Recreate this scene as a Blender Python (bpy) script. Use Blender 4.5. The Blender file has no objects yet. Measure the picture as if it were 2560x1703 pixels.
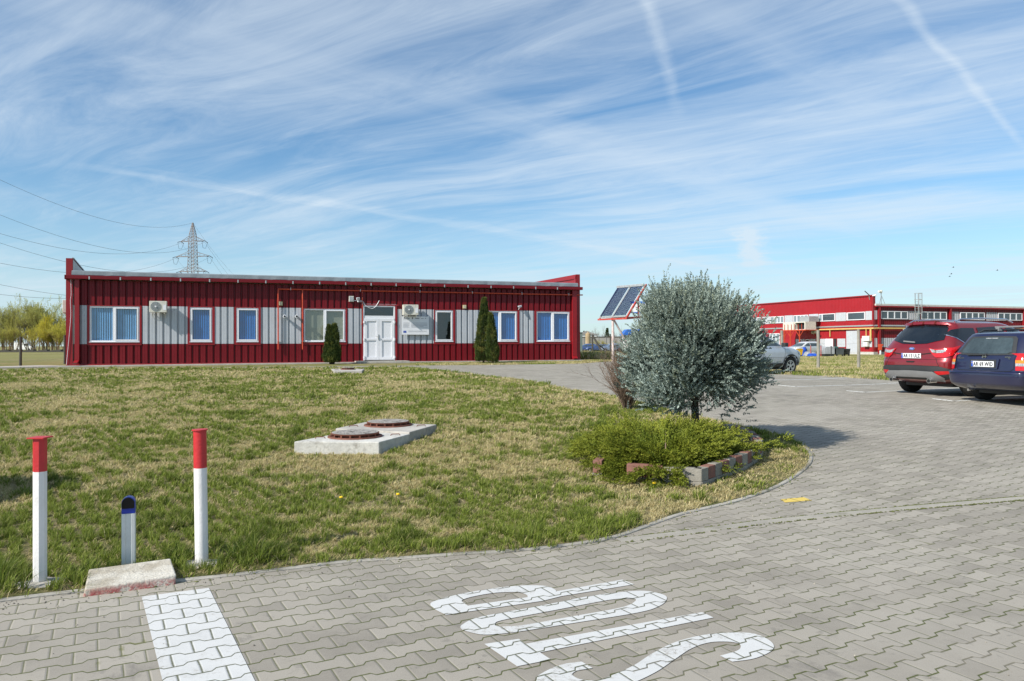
import bpy, bmesh, math, random
import numpy as np
from mathutils import Vector, Matrix
from mathutils.bvhtree import BVHTree
random.seed(7); RNG = np.random.default_rng(7)
sc = bpy.context.scene; COL = sc.collection
R = math.radians
# ------------------------------------------------------------------ camera, sky, sun, exposure
F = 1900.0; EYE = Vector((0, 0, 1.6)); ROLL = 0.0028
cd = bpy.data.cameras.new('camera'); cam = bpy.data.objects.new('camera', cd); COL.objects.link(cam); sc.camera = cam
cd.sensor_width = 36; cd.lens = F/2560*36; cd.clip_start = .05; cd.clip_end = 20000
cam.matrix_world = Matrix.Translation(EYE) @ Matrix.Rotation(R(90)+math.atan(10.5/F), 4, 'X') @ Matrix.Rotation(-ROLL, 4, 'Z')
SUN_AZ = R(38); SUN_EL = R(38)          # light travels towards +X turned 38 degrees to +Y
sdir = Vector((math.cos(SUN_AZ)*math.cos(SUN_EL), math.sin(SUN_AZ)*math.cos(SUN_EL), -math.sin(SUN_EL)))
sl = bpy.data.lights.new('sun', 'SUN'); sl.energy = 5.0; sl.angle = R(.5); sl.color = (1, .955, .88)
so = bpy.data.objects.new('sun', sl); COL.objects.link(so); so.rotation_euler = sdir.to_track_quat('-Z', 'Y').to_euler()
sc.view_settings.view_transform = 'Standard'; sc.view_settings.look = 'None'; sc.view_settings.gamma = 1
sc.view_settings.use_curve_mapping = False; sc.view_settings.exposure = 0.30
sc.cycles.max_bounces = 6; sc.cycles.transparent_max_bounces = 12
# ------------------------------------------------------------------ node helpers
class S:
    """a socket (or number) with arithmetic"""
    nt = None
    def __init__(s, v): s.v = v
    @staticmethod
    def m(op, *a, clamp=False):
        n = S.nt.nodes.new('ShaderNodeMath'); n.operation = op; n.use_clamp = clamp
        for i, x in enumerate(a):
            x = x.v if isinstance(x, S) else x
            if isinstance(x, (int, float)): n.inputs[i].default_value = x
            else: S.nt.links.new(x, n.inputs[i])
        return S(n.outputs[0])
    def __add__(a, b): return S.m('ADD', a, b)
    def __radd__(a, b): return S.m('ADD', a, b)
    def __sub__(a, b): return S.m('SUBTRACT', a, b)
    def __rsub__(a, b): return S.m('SUBTRACT', b, a)
    def __mul__(a, b): return S.m('MULTIPLY', a, b)
    def __rmul__(a, b): return S.m('MULTIPLY', a, b)
    def __truediv__(a, b): return S.m('DIVIDE', a, b)
    def frac(a): return S.m('FRACT', a)
    def abs(a): return S.m('ABSOLUTE', a)
    def floor(a): return S.m('FLOOR', a)
def sstep(x, a, b):
    n = S.nt.nodes.new('ShaderNodeMapRange'); n.interpolation_type = 'SMOOTHSTEP'
    S.nt.links.new(x.v, n.inputs[0]); n.inputs[1].default_value = a; n.inputs[2].default_value = b
    return S(n.outputs[0])
def comb(x, y, z=0):
    n = S.nt.nodes.new('ShaderNodeCombineXYZ')
    for i, q in enumerate((x, y, z)):
        if isinstance(q, S): S.nt.links.new(q.v, n.inputs[i])
        else: n.inputs[i].default_value = q
    return n.outputs[0]
def sep(v):
    n = S.nt.nodes.new('ShaderNodeSeparateXYZ'); S.nt.links.new(v, n.inputs[0]); return [S(o) for o in n.outputs]
def noise(vec, scale=5, detail=4, rough=.55, dist=0, col=False):
    n = S.nt.nodes.new('ShaderNodeTexNoise'); S.nt.links.new(vec, n.inputs['Vector'])
    n.inputs['Scale'].default_value = scale; n.inputs['Detail'].default_value = detail
    n.inputs['Roughness'].default_value = rough; n.inputs['Distortion'].default_value = dist
    return S(n.outputs[1 if col else 0])
def white(vec):
    n = S.nt.nodes.new('ShaderNodeTexWhiteNoise'); S.nt.links.new(vec, n.inputs['Vector']); return S(n.outputs[0])
def mixc(f, a, b, mode='MIX'):
    n = S.nt.nodes.new('ShaderNodeMix'); n.data_type = 'RGBA'; n.blend_type = mode
    for i, x in ((0, f), (6, a), (7, b)):
        x = x.v if isinstance(x, S) else x
        if isinstance(x, (int, float)): n.inputs[i].default_value = x
        elif isinstance(x, tuple): n.inputs[i].default_value = (*x, 1)
        else: S.nt.links.new(x, n.inputs[i])
    return S(n.outputs[2])
def ramp(x, stops):
    n = S.nt.nodes.new('ShaderNodeValToRGB'); S.nt.links.new(x.v, n.inputs[0]); e = n.color_ramp.elements
    while len(e) < len(stops): e.new(.5)
    for i, (p, c) in enumerate(stops): e[i].position = p; e[i].color = (*c, 1)
    return S(n.outputs[0])
def objco(): return S.nt.nodes.new('ShaderNodeTexCoord').outputs['Object']
def geoco(): return S.nt.nodes.new('ShaderNodeNewGeometry').outputs['Position']
def attr(name):
    n = S.nt.nodes.new('ShaderNodeAttribute'); n.attribute_name = name; return n
def setmat(name):
    m = bpy.data.materials.new(name); m.use_nodes = True; S.nt = m.node_tree
    b = m.node_tree.nodes['Principled BSDF']; return m, b
def put(b, key, x):
    if isinstance(x, S): S.nt.links.new(x.v, b.inputs[key])
    elif isinstance(x, tuple): b.inputs[key].default_value = (*x, 1)
    else: b.inputs[key].default_value = x
def bump(b, h, strength=.3, dist=.01):
    n = S.nt.nodes.new('ShaderNodeBump'); n.inputs['Strength'].default_value = strength; n.inputs['Distance'].default_value = dist
    S.nt.links.new(h.v, n.inputs['Height']); S.nt.links.new(n.outputs[0], b.inputs['Normal'])
MATS = {}
def M(name, col, rough=.6, metal=0., var=.15, vs=3., bmp=0., bs=40., spec=.5, coat=0., dirt=None):
    """a paint / plastic / stone material with mottling, given once per name"""
    if name in MATS: return MATS[name]
    m, b = setmat(name); co = objco()
    n1 = noise(co, vs, 6, .6); n2 = noise(co, vs*9, 3, .6)
    k = n1*.7 + n2*.3
    c = mixc(sstep(k, .3, .7), tuple(x*(1-var) for x in col), tuple(min(1, x*(1+var)) for x in col))
    if dirt:
        c = mixc(sstep(noise(co, dirt[1], 8, .7), .5, .75)*dirt[2], c, dirt[0])
    put(b, 'Base Color', c); put(b, 'Roughness', S.m('ADD', n1*.2 - .1, rough, clamp=True)); put(b, 'Metallic', metal)
    put(b, 'Specular IOR Level', spec); put(b, 'Coat Weight', coat); put(b, 'Coat Roughness', .04)
    if bmp: bump(b, noise(co, bs, 5, .65), bmp, .01)
    MATS[name] = m; return m
# world
w = bpy.data.worlds.new('World'); sc.world = w; w.use_nodes = True; S.nt = w.node_tree
bg = w.node_tree.nodes['Background']
sky = w.node_tree.nodes.new('ShaderNodeTexSky'); sky.sky_type = 'NISHITA'; sky.sun_disc = False
sky.sun_elevation = SUN_EL; sky.sun_rotation = math.atan2(-sdir.x, -sdir.y)
sky.air_density = 1.0; sky.dust_density = .3; sky.ozone_density = 2.2
d = w.node_tree.nodes.new('ShaderNodeTexCoord').outputs['Generated']
dx, dy, dz = sep(d)
zc = S.m('MAXIMUM', dz, 0.0) + .04
qx = dx/zc; qy = dy/zc
def along(az):      # coordinates (along, across) for streaks that vanish at azimuth az
    s, c = math.sin(R(az)), math.cos(R(az)); return qx*s + qy*c, qx*c - qy*s
a1, b1 = along(-54)
wob = noise(comb(qx*.35, qy*.35, 3.), 1, 2)
b1w = b1 + (wob - .5)*.8
n1 = noise(comb(a1*.09, b1w*.62, 0.), 1.5, 9, .56, .35)
n2 = noise(comb(a1*.55 + 7.3, b1w*2.2, 5.), 1.7, 10, .68, .7)
n3 = noise(comb(qx*.5, qy*.5, 9.), 1, 4, .5)
veil = sstep(n1*.58 + n2*.32 + n3*.30, .48, .77)*.84
a2, b2 = along(46)
n4 = noise(comb(a2*.12, b2*1.2, 11.), 1.3, 5, .5, .2)
veil2 = sstep(n4, .56, .76)*.28
def trail(az, off, wid, a0, a1_, strength):     # an old contrail: a soft straight line on the cloud layer
    a, b = along(az); nz = noise(comb(a*1.2, b*3, off), 2, 5, .6)
    l = 1 - sstep((b - off + (nz-.5)*wid*2.2).abs(), 0, wid)
    return l*sstep(a, a0-.15, a0+.35)*(1-sstep(a, a1_-.4, a1_+.2))*strength*(nz*.8+.55)
tr = trail(17.3, -.25, .038, 1.7, 2.9, .26) + trail(43, -.61, .028, 1.9, 3.9, .28) + trail(47.8, -3.95, .16, .8, 6.5, .28) + trail(20, -.28, .16, 5.3, 7.3, .9)
cl = S.m('ADD', veil + veil2*(1-veil) + tr, 0, clamp=True)
hz = 1 - sstep(dz, -.02, .24)
skyc = mixc(1, sky.outputs[0], (.85, 1.12, 1.24), 'MULTIPLY')
cloudc = mixc(hz, (6.9, 7.8, 8.6), (6.5, 7.4, 8.1))
c = mixc(cl*.80, skyc, cloudc)
c = mixc(hz*.50, c, (5.4, 6.8, 7.9))
w.node_tree.links.new(c.v, bg.inputs[0]); bg.inputs[1].default_value = .092
# ------------------------------------------------------------------ terrain and pixel rays
_GY = [-60, 0, 5, 11, 17, 24, 31, 36, 45, 70, 90, 150, 260, 6000]
_GL = [0, 0, 0, .25, .45, .64, .76, .80, .80, .62, .45, .22, .2, .2]
_GR = [0, 0, 0, .25, .43, .46, .48, .48, .47, .40, .28, .2, .2, .2]
def pchip(xs, ys):
    n = len(xs); h = [xs[i+1]-xs[i] for i in range(n-1)]; dl = [(ys[i+1]-ys[i])/h[i] for i in range(n-1)]
    m = [dl[0]] + [0 if dl[i-1]*dl[i] <= 0 else 2*dl[i-1]*dl[i]/(dl[i-1]+dl[i]) for i in range(1, n-1)] + [dl[-1]]
    xs = np.array(xs, float); ys = np.array(ys, float); m = np.array(m)
    def f(x):
        x = np.clip(np.asarray(x, float), xs[0], xs[-1]); i = np.clip(np.searchsorted(xs, x, 'right')-1, 0, n-2)
        H = xs[i+1]-xs[i]; t = (x-xs[i])/H
        return (2*t**3-3*t*t+1)*ys[i] + (t**3-2*t*t+t)*H*m[i] + (3*t*t-2*t**3)*ys[i+1] + (t**3-t*t)*H*m[i+1]
    return f
_fl, _fr = pchip(_GY, _GL), pchip(_GY, _GR)
def g(x, y):
    t = np.clip((np.asarray(x, float)-4)/6.5, 0, 1); t = t*t*(3-2*t)
    return _fl(y)*(1-t) + _fr(y)*t
def gz(x, y): return float(g(x, y))
def ray(px, py):
    v = cam.matrix_world.to_3x3() @ Vector(((px-1280)/F, -(py-851.25)/F, -1)); return v/v.y
def at(px, py, dz=0):      # where the ray through a photo pixel meets the ground
    v = ray(px, py); Y = 3.
    f = lambda Y: 1.6 + v.z*Y - gz(v.x*Y, Y) - dz
    lo = 1.
    while f(lo) > 0 and lo < 4000: lo *= 1.01
    a, b = lo/1.01, lo
    for _ in range(30):
        mdl = (a+b)/2
        if f(mdl) > 0: a = mdl
        else: b = mdl
    return Vector((v.x*a, a, gz(v.x*a, a)))
def px_at(px, py, Y):      # the point of that ray at depth Y
    v = ray(px, py); return Vector((v.x*Y, Y, 1.6+v.z*Y))
# ------------------------------------------------------------------ mesh helpers
class MB:
    def __init__(s): s.v = []; s.f = []
    def add(s, vs, fs):
        o = len(s.v); s.v += [tuple(x) for x in vs]; s.f += [tuple(i+o for i in f) for f in fs]; return s
    def box(s, x0, x1, y0, y1, z0, z1):
        return s.add([(x0,y0,z0),(x1,y0,z0),(x1,y1,z0),(x0,y1,z0),(x0,y0,z1),(x1,y0,z1),(x1,y1,z1),(x0,y1,z1)],
                     [(0,3,2,1),(4,5,6,7),(0,1,5,4),(1,2,6,5),(2,3,7,6),(3,0,4,7)])
    def tube(s, pts, r, n=8, caps=True):
        pts = [Vector(p) for p in pts]; rs = r if isinstance(r, (list, tuple)) else [r]*len(pts); rings = []
        up = None
        for i, p in enumerate(pts):
            t = (pts[min(i+1, len(pts)-1)]-pts[max(i-1, 0)]); t = t.normalized() if t.length > 1e-9 else Vector((0,0,1))
            if up is None: up = Vector((0,0,1)) if abs(t.z) < .9 else Vector((1,0,0))
            a = t.cross(up)
            if a.length < 1e-4: a = t.cross(Vector((1,.3,0)))
            a.normalize(); b = a.cross(t); up = b.cross(a)*-1 if False else up
            rings.append([p + (a*math.cos(2*math.pi*k/n)+b*math.sin(2*math.pi*k/n))*rs[i] for k in range(n)])
        vs = [q for rg in rings for q in rg]
        fs = [(i*n+k, i*n+(k+1)%n, (i+1)*n+(k+1)%n, (i+1)*n+k) for i in range(len(pts)-1) for k in range(n)]
        if caps: fs += [tuple(range(n))[::-1], tuple((len(pts)-1)*n+k for k in range(n))]
        return s.add(vs, fs)
    def cyl(s, p0, p1, r, n=16): return s.tube([p0, p1], r, n)
    def beam(s, p0, p1, w, h=None):      # rectangular bar
        h = h or w; p0, p1 = Vector(p0), Vector(p1); t = (p1-p0).normalized()
        a = t.cross(Vector((0,0,1)) if abs(t.z) < .95 else Vector((0,1,0))).normalized(); b = a.cross(t)
        vs = [p + a*sa*w/2 + b*sb*h/2 for p in (p0, p1) for sa, sb in ((-1,-1),(1,-1),(1,1),(-1,1))]
        return s.add(vs, [(3,2,1,0),(4,5,6,7),(0,1,5,4),(1,2,6,5),(2,3,7,6),(3,0,4,7)])
    def lathe(s, prof, n=24, c=(0,0,0)):   # prof: (r, z)
        vs = [(c[0]+r*math.cos(2*math.pi*k/n), c[1]+r*math.sin(2*math.pi*k/n), c[2]+z) for r, z in prof for k in range(n)]
        fs = [(i*n+k, i*n+(k+1)%n, (i+1)*n+(k+1)%n, (i+1)*n+k) for i in range(len(prof)-1) for k in range(n)]
        fs += [tuple(range(n))[::-1], tuple((len(prof)-1)*n+k for k in range(n))]
        return s.add(vs, fs)
    def prism(s, poly, fn0, fn1):          # poly of 2D points mapped to front and back
        n = len(poly); vs = [fn0(*p) for p in poly] + [fn1(*p) for p in poly]
        return s.add(vs, [tuple(range(n))[::-1], tuple(range(n, 2*n))] + [(i, (i+1)%n, n+(i+1)%n, n+i) for i in range(n)])
    def build(s, name, mat, parent=None, bevel=0, smooth=False):
        me = bpy.data.meshes.new(name); me.from_pydata(s.v, [], s.f)
        bm = bmesh.new(); bm.from_mesh(me); bmesh.ops.recalc_face_normals(bm, faces=bm.faces)
        if bevel: bmesh.ops.bevel(bm, geom=list(bm.edges), offset=bevel, segments=2, affect='EDGES', profile=.5, clamp_overlap=True)
        bm.to_mesh(me); bm.free(); me.materials.append(mat)
        if smooth:
            for p in me.polygons: p.use_smooth = True
            try: me.set_sharp_from_angle(angle=R(40))
            except Exception: pass
        o = bpy.data.objects.new(name, me); COL.objects.link(o)
        if parent: o.parent = parent
        return o
def empty(name, loc=(0,0,0), rz=0):
    o = bpy.data.objects.new(name, None); COL.objects.link(o); o.location = loc; o.rotation_euler = (0,0,rz); o.empty_display_size = .1; return o
def tag(o, label=None, cat=None, group=None, kind=None):
    if label: o['label'] = label
    if cat: o['category'] = cat
    if group: o['group'] = group
    if kind: o['kind'] = kind
    return o
def copy_tree(o, parent=None):
    c = o.copy(); COL.objects.link(c); c.parent = parent
    for ch in list(o.children): copy_tree(ch, c)
    return c
def npmesh(name, V, Fc, mat, attrs=None, smooth=False, parent=None, nverts=3):
    """V (n,3); Fc (m,nverts)"""
    me = bpy.data.meshes.new(name); V = np.asarray(V, np.float32); Fc = np.asarray(Fc, np.int32)
    me.vertices.add(len(V)); me.vertices.foreach_set('co', V.ravel())
    me.loops.add(Fc.size); me.loops.foreach_set('vertex_index', Fc.ravel())
    me.polygons.add(len(Fc)); me.polygons.foreach_set('loop_start', np.arange(0, Fc.size, nverts, dtype=np.int32))
    me.polygons.foreach_set('loop_total', np.full(len(Fc), nverts, np.int32))
    for k, a in (attrs or {}).items():
        at_ = me.attributes.new(k, 'FLOAT', 'POINT'); at_.data.foreach_set('value', np.asarray(a, np.float32))
    me.update(calc_edges=True)
    if smooth: me.polygons.foreach_set('use_smooth', np.ones(len(Fc), bool))
    me.materials.append(mat); o = bpy.data.objects.new(name, me); COL.objects.link(o)
    if parent: o.parent = parent
    return o
def vnoise(x, y, seed=0):      # smooth value noise 0..1
    rs = np.random.default_rng(seed+100); T = rs.random((64, 64))
    xi = np.floor(x).astype(int); yi = np.floor(y).astype(int); fx = x-xi; fy = y-yi; fx = fx*fx*(3-2*fx); fy = fy*fy*(3-2*fy)
    a = T[xi%64, yi%64]; b = T[(xi+1)%64, yi%64]; c = T[xi%64, (yi+1)%64]; d_ = T[(xi+1)%64, (yi+1)%64]
    return (a*(1-fx)+b*fx)*(1-fy) + (c*(1-fx)+d_*fx)*fy
def inpoly(x, y, poly):
    r = np.zeros(len(x), bool); n = len(poly)
    for i in range(n):
        x0, y0 = poly[i][:2]; x1, y1 = poly[(i+1)%n][:2]
        if y0 == y1: continue
        c = ((y0 > y) != (y1 > y)) & (x < (x1-x0)*(y-y0)/(y1-y0)+x0); r ^= c
    return r
def drape(name, poly, dz, mat, step=.8, skirt=0):
    bm = bmesh.new(); f = bm.faces.new([bm.verts.new((p[0], p[1], 0)) for p in poly])
    bmesh.ops.triangulate(bm, faces=[f])
    ys = [p[1] for p in poly]; xs = [p[0] for p in poly]
    for lo, hi, ax in ((min(ys), max(ys), 1), (max(min(xs), 3), min(max(xs), 11.5), 0)):
        q = lo + step
        while q < min(hi, 170):
            bmesh.ops.bisect_plane(bm, geom=bm.verts[:]+bm.edges[:]+bm.faces[:], plane_co=(q,q,0), plane_no=(0,1,0) if ax else (1,0,0)); q += step*(1 if q < 60 else 5)
    if skirt:
        be = [e for e in bm.edges if e.is_boundary]
        ex = bmesh.ops.extrude_edge_only(bm, edges=be)
        low = {v for v in ex['geom'] if isinstance(v, bmesh.types.BMVert)}
    else: low = set()
    for v in bm.verts: v.co.z = gz(v.co.x, v.co.y)+dz-(skirt if v in low else 0)
    bmesh.ops.recalc_face_normals(bm, faces=bm.faces)
    me = bpy.data.meshes.new(name); bm.to_mesh(me); bm.free(); me.materials.append(mat)
    o = bpy.data.objects.new(name, me); COL.objects.link(o)
    if sum(p.normal.z*p.area for p in me.polygons) < 0: me.flip_normals()
    return o
def ribbon(name, pts, w, dz, mat, h=.05, parent=None, joints=0):
    """a flat-topped strip of blocks that follows the ground along pts (2D)"""
    P = [Vector((p[0], p[1])) for p in pts]; out = [P[0]]
    for a, b in zip(P, P[1:]):
        n = max(1, int((b-a).length/.25)); out += [a.lerp(b, (k+1)/n) for k in range(n)]
    mb = MB(); vs = []; 
    for i, p in enumerate(out):
        t = (out[min(i+1, len(out)-1)]-out[max(i-1, 0)]).normalized(); nn = Vector((-t.y, t.x))
        for s, zz in ((-.5, dz-h), (-.5, dz-.006), (-.42, dz), (.42, dz), (.5, dz-.006), (.5, dz-h)):
            q = p+nn*s*w; vs.append((q.x, q.y, gz(q.x, q.y)+zz))
    fs = [(i*6+k, i*6+k+1, i*6+7+k, i*6+6+k) for i in range(len(out)-1) for k in range(5)]
    mb.add(vs, fs); return mb.build(name, mat, parent)
def smoothline(pts, n=6):     # Catmull-Rom through pixel or world points
    o = []
    for i in range(len(pts)-1):
        p0, p1, p2, p3 = [Vector(pts[max(0, min(len(pts)-1, j))]) for j in (i-1, i, i+1, i+2)]
        for k in range(n):
            t = k/n; o.append(.5*((2*p1)+(p2-p0)*t+(2*p0-5*p1+4*p2-p3)*t*t+(3*p1-p0-3*p2+p3)*t**3))
    o.append(Vector(pts[-1])); return o
def text_obj(name, body, size, mat, parent, loc, rot=(R(90),0,0), ext=.001, sx=1, bold=0):
    c = bpy.data.curves.new(name, 'FONT'); c.body = body; c.size = size; c.extrude = ext; c.align_x = 'CENTER'; c.align_y = 'CENTER'; c.offset = bold; c.space_character = 1.08; c.resolution_u = 3
    t = bpy.data.objects.new('tmp', c); COL.objects.link(t); bpy.context.view_layer.update()
    me = bpy.data.meshes.new_from_object(t); bpy.data.objects.remove(t); me.materials.clear(); me.materials.append(mat)
    o = bpy.data.objects.new(name, me); COL.objects.link(o); o.parent = parent; o.location = loc; o.rotation_euler = rot; o.scale = (sx, 1, 1); return o
# ------------------------------------------------------------------ ground, paving, lawn
ROW = R(28.5)      # direction of the paver rows, measured from +X
def paver_pattern():
    x, y, z = sep(geoco()); c_, s_ = math.cos(ROW), math.sin(ROW)
    L, H, A = .222, .143, .105
    wv = noise(comb(x*.6, y*.6, 0.), 1, 3)
    u = (x*c_ + y*s_)/L + (wv-.5)*.35; v = (y*c_ - x*s_)/H + (wv-.5)*.3
    j = S.m('ROUND', v)
    par = (j*.5).frac()          # 0 or .5
    ph = (u + par + .5).frac()   # phase in the row under joint j
    tri = (ph*2-1).abs()         # 1 at the paver end, 0 at its waist
    wj = S.m('ADD', (tri-.5)*5, .5, clamp=True)*2*A - A
    dv = v - j - wj
    row = j - 1 + S.m('GREATER_THAN', dv, 0)
    ph2 = (u + ((row+1)*.5).frac() + .5).frac()
    ds = (1 - (ph2*2-1).abs())*.5*L       # distance to the short joint (metres)
    dl = dv.abs()*H
    idx = comb((u + ((row+1)*.5).frac() + .5).floor(), row, 0.)
    return x, y, dl, ds, idx
def paver_mat(name, paint=None):
    m, b = setmat(name); x, y, dl, ds, idx = paver_pattern(); co = geoco()
    n = noise(co, 55, 4, .7); big = noise(co, .55, 5, .6); mid = noise(co, 2.6, 6, .65)
    jw = .0030 + noise(co, 3.2, 3)*.0045
    jl = 1 - sstep(dl + (n-.5)*.006, 0.0015, .0095)
    js = 1 - sstep(ds + (n-.5)*.004, 0.0005, .0055)
    jl = jl*sstep(noise(co, 2.2, 3) + .30, .42, .62)
    js = js*.72
    if paint: jl = 1 - sstep(dl + (n-.5)*.006, .001, .0095); js = (1 - sstep(ds + (n-.5)*.006, .0005, .0085))*.9
    jt = S.m('MAXIMUM', jl, js)
    r = white(idx)
    base = mixc(r, (.218, .197, .165), (.325, .296, .250))
    base = mixc(sstep(mid, .35, .7)*.4, base, (.33, .30, .25))
    base = mixc(sstep(big, .42, .68)*.4, base, (.40, .37, .315))
    base = mixc(sstep(noise(co, 7, 8, .75, .5), .56, .66)*.45, base, (.15, .14, .12)); base = mixc(sstep(noise(co, 160, 2, .7), .56, .74)*.35, base, (.5, .48, .45))
    base = mixc(sstep(noise(co, 120, 2, .7), .60, .75)*.5, base, (.12, .115, .105))
    stain = sstep(noise(co, .9, 7, .72, .6), .60, .70)
    base = mixc(stain*.5, base, (.12, .11, .10)); base = mixc(sstep(noise(co, .33, 5, .65, .4), .55, .68)*.35, base, (.19, .175, .145))
    if paint:
        wear = sstep(noise(co, 26, 8, .85)*.6 + noise(co, 2.2, 4)*.4, .53, .62)
        pc = mixc(mid, tuple(q*.82 for q in paint), paint); pc = mixc(sstep(noise(co, 5, 6, .7), .5, .72)*.5, pc, tuple(q*.72 for q in paint))
        base = mixc(1 - wear*.8, base, pc)
    moss = sstep(noise(co, 1.7, 5, .6) + .10*(1 - sstep(x, -1.5, 2.5)), .38, .56)
    sand = mixc(noise(co, 9, 3), (.12, .108, .075), (.21, .19, .145))
    jc = mixc(moss, sand, (.070, .082, .018))
    jc = mixc(sstep(noise(co, 30, 4, .7), .5, .7)*.6, jc, (.045, .042, .032))
    # loose moss spilling over the joints here and there
    patch = sstep(noise(co, 2.1, 5, .6), .63, .72)*(1 - sstep(S.m('MINIMUM', dl, ds) + (n-.5)*.02, .004, .022))
    if paint: jc = mixc(.5, jc, (.07, .07, .045))
    c = mixc(jt, base, jc); c = mixc(patch*.75, c, (.11, .115, .03))
    put(b, 'Base Color', c); put(b, 'Roughness', .88); put(b, 'Specular IOR Level', .3)
    edge = sstep(S.m('MINIMUM', dl, ds), .0, .012)
    bump(b, edge*.45 + n*.16 + r*.12 + noise(co, 14, 3)*.14, .45, .010)
    return m
MPAV = paver_mat('concrete pavers'); MWHITE = paver_mat('white road paint on pavers', (.60, .60, .585)); MYEL = paver_mat('yellow road paint', (.66, .49, .12))
m, b = setmat('grass field'); co = geoco()
n = noise(co, .35, 6, .6); n2 = noise(co, 3.5, 6, .7); n3 = noise(co, 26, 4, .7)
c = mixc(sstep(n*.5+n2*.5, .38, .62), (.26, .215, .10), (.12, .15, .035)); c = mixc(sstep(n3, .42, .62)*.55, c, (.27, .225, .12))
x, y, z = sep(co); far = sstep(y, 34, 70); sx = noise(comb(x*.04, y*.25, 0.), 1.6, 6, .65)
c = mixc(far*.75, c, mixc(sstep(sx, .35, .65), (.30, .255, .12), (.15, .165, .04)))
put(b, 'Base Color', c); put(b, 'Roughness', .95); put(b, 'Specular IOR Level', .1); bump(b, n3*.5+n2, .8, .05); MFIELD = m
m, b = setmat('lawn soil'); co = geoco()
n2 = noise(co, 4, 6, .7); n3 = noise(co, 45, 5, .75)
c = mixc(sstep(n2, .4, .6), (.24, .20, .105), (.11, .12, .038)); c = mixc(sstep(n3, .48, .7)*.6, c, (.36, .30, .18))
put(b, 'Base Color', c); put(b, 'Roughness', .95); put(b, 'Specular IOR Level', .1); bump(b, n3, .9, .03); MSOIL = m
MKERB = M('kerb concrete', (.33, .31, .27), .9, var=.25, vs=2.5, bmp=.5, bs=60, dirt=((.10,.092,.06), 1.6, .95))
MSTRIP = M('edging strip concrete', (.31, .288, .245), .9, var=.15, vs=3, bmp=.4, bs=60, dirt=((.16,.15,.10), 2.5, .8))
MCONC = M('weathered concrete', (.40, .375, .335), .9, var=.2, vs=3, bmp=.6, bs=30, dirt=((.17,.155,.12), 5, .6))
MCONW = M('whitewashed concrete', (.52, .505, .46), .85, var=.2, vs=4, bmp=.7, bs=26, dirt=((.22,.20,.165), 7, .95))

# big ground sheet
xs = np.concatenate([np.linspace(-3000, -60, 12), np.linspace(-50, 60, 70), np.linspace(80, 3000, 12)])
ys = np.concatenate([np.linspace(-60, 0, 6), np.linspace(1, 60, 80), np.linspace(65, 300, 30), np.linspace(400, 5000, 12)])
X, Y = np.meshgrid(xs, ys); V = np.stack([X.ravel(), Y.ravel(), (g(X, Y)-.02).ravel()], 1)
nx = len(xs); ii = np.arange((len(ys)-1)*nx).reshape(-1, nx)[:, :-1].ravel()
tag(npmesh('ground', V, np.stack([ii, ii+1, ii+nx+1, ii+nx], 1), MFIELD, nverts=4), kind='structure')
# paving: everything between the lawn, the buildings and the far grass
far_edge = [at(*p) for p in ((2559+260, 972), (2560, 962), (2400, 957), (2225, 950.5), (2110, 943), (1999, 937.5), (1910, 933), (1800, 922), (1700, 911), (1590, 904.5), (1452, 909), (1250, 912), (1020, 914), (915, 914.5), (700, 917), (180, 920), (-100, 924))]
pav = [(-14, -3), (34, -3), (34, 12)] + [(p.x, p.y) for p in far_edge] + [(-30, 20)]
tag(drape('pavement', pav, .0, MPAV), kind='structure')
# lawn outline, traced on the ground
front_px = [(-500, 1600), (-60, 1512), (60, 1494), (195, 1478), (330, 1466), (440, 1452), (560, 1440), (700, 1424), (860, 1405), (1010, 1395), (1130, 1386), (1290, 1376), (1420, 1362), (1530, 1343), (1620, 1312), (1700, 1285), (1790, 1264), (1870, 1242), (1940, 1215), (1990, 1185), (2018, 1160), (2022, 1138), (2005, 1115), (1975, 1098), (1935, 1086), (1890, 1076)]
back_px = [(1830, 1062), (1760, 1048), (1690, 1032), (1620, 1014), (1570, 1000), (1500, 985), (1440, 978), (1370, 962), (1290, 949), (1210, 941), (1130, 930), (1040, 921), (960, 918), (905, 920), (800, 920.5), (600, 921), (400, 922), (166, 924), (-100, 927)]
front = [at(*p) for p in front_px]; back = [at(*p) for p in back_px]
LAWN = [(p.x, p.y) for p in smoothline([Vector((q.x, q.y)) for q in front], 4)] + [(p.x, p.y) for p in back] + [(-34, 29), (-34, 4)]
tag(drape('lawn', LAWN, .018, MSOIL, skirt=.05), kind='structure')
ke = smoothline([Vector((q.x, q.y)) for q in front], 4)
tag(ribbon('kerb', ke[0:], .085, .014, MKERB), kind='structure')
tag(ribbon('kerb', [(q.x, q.y) for q in back[:13]], .09, .020, MKERB), kind='structure')
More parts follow.
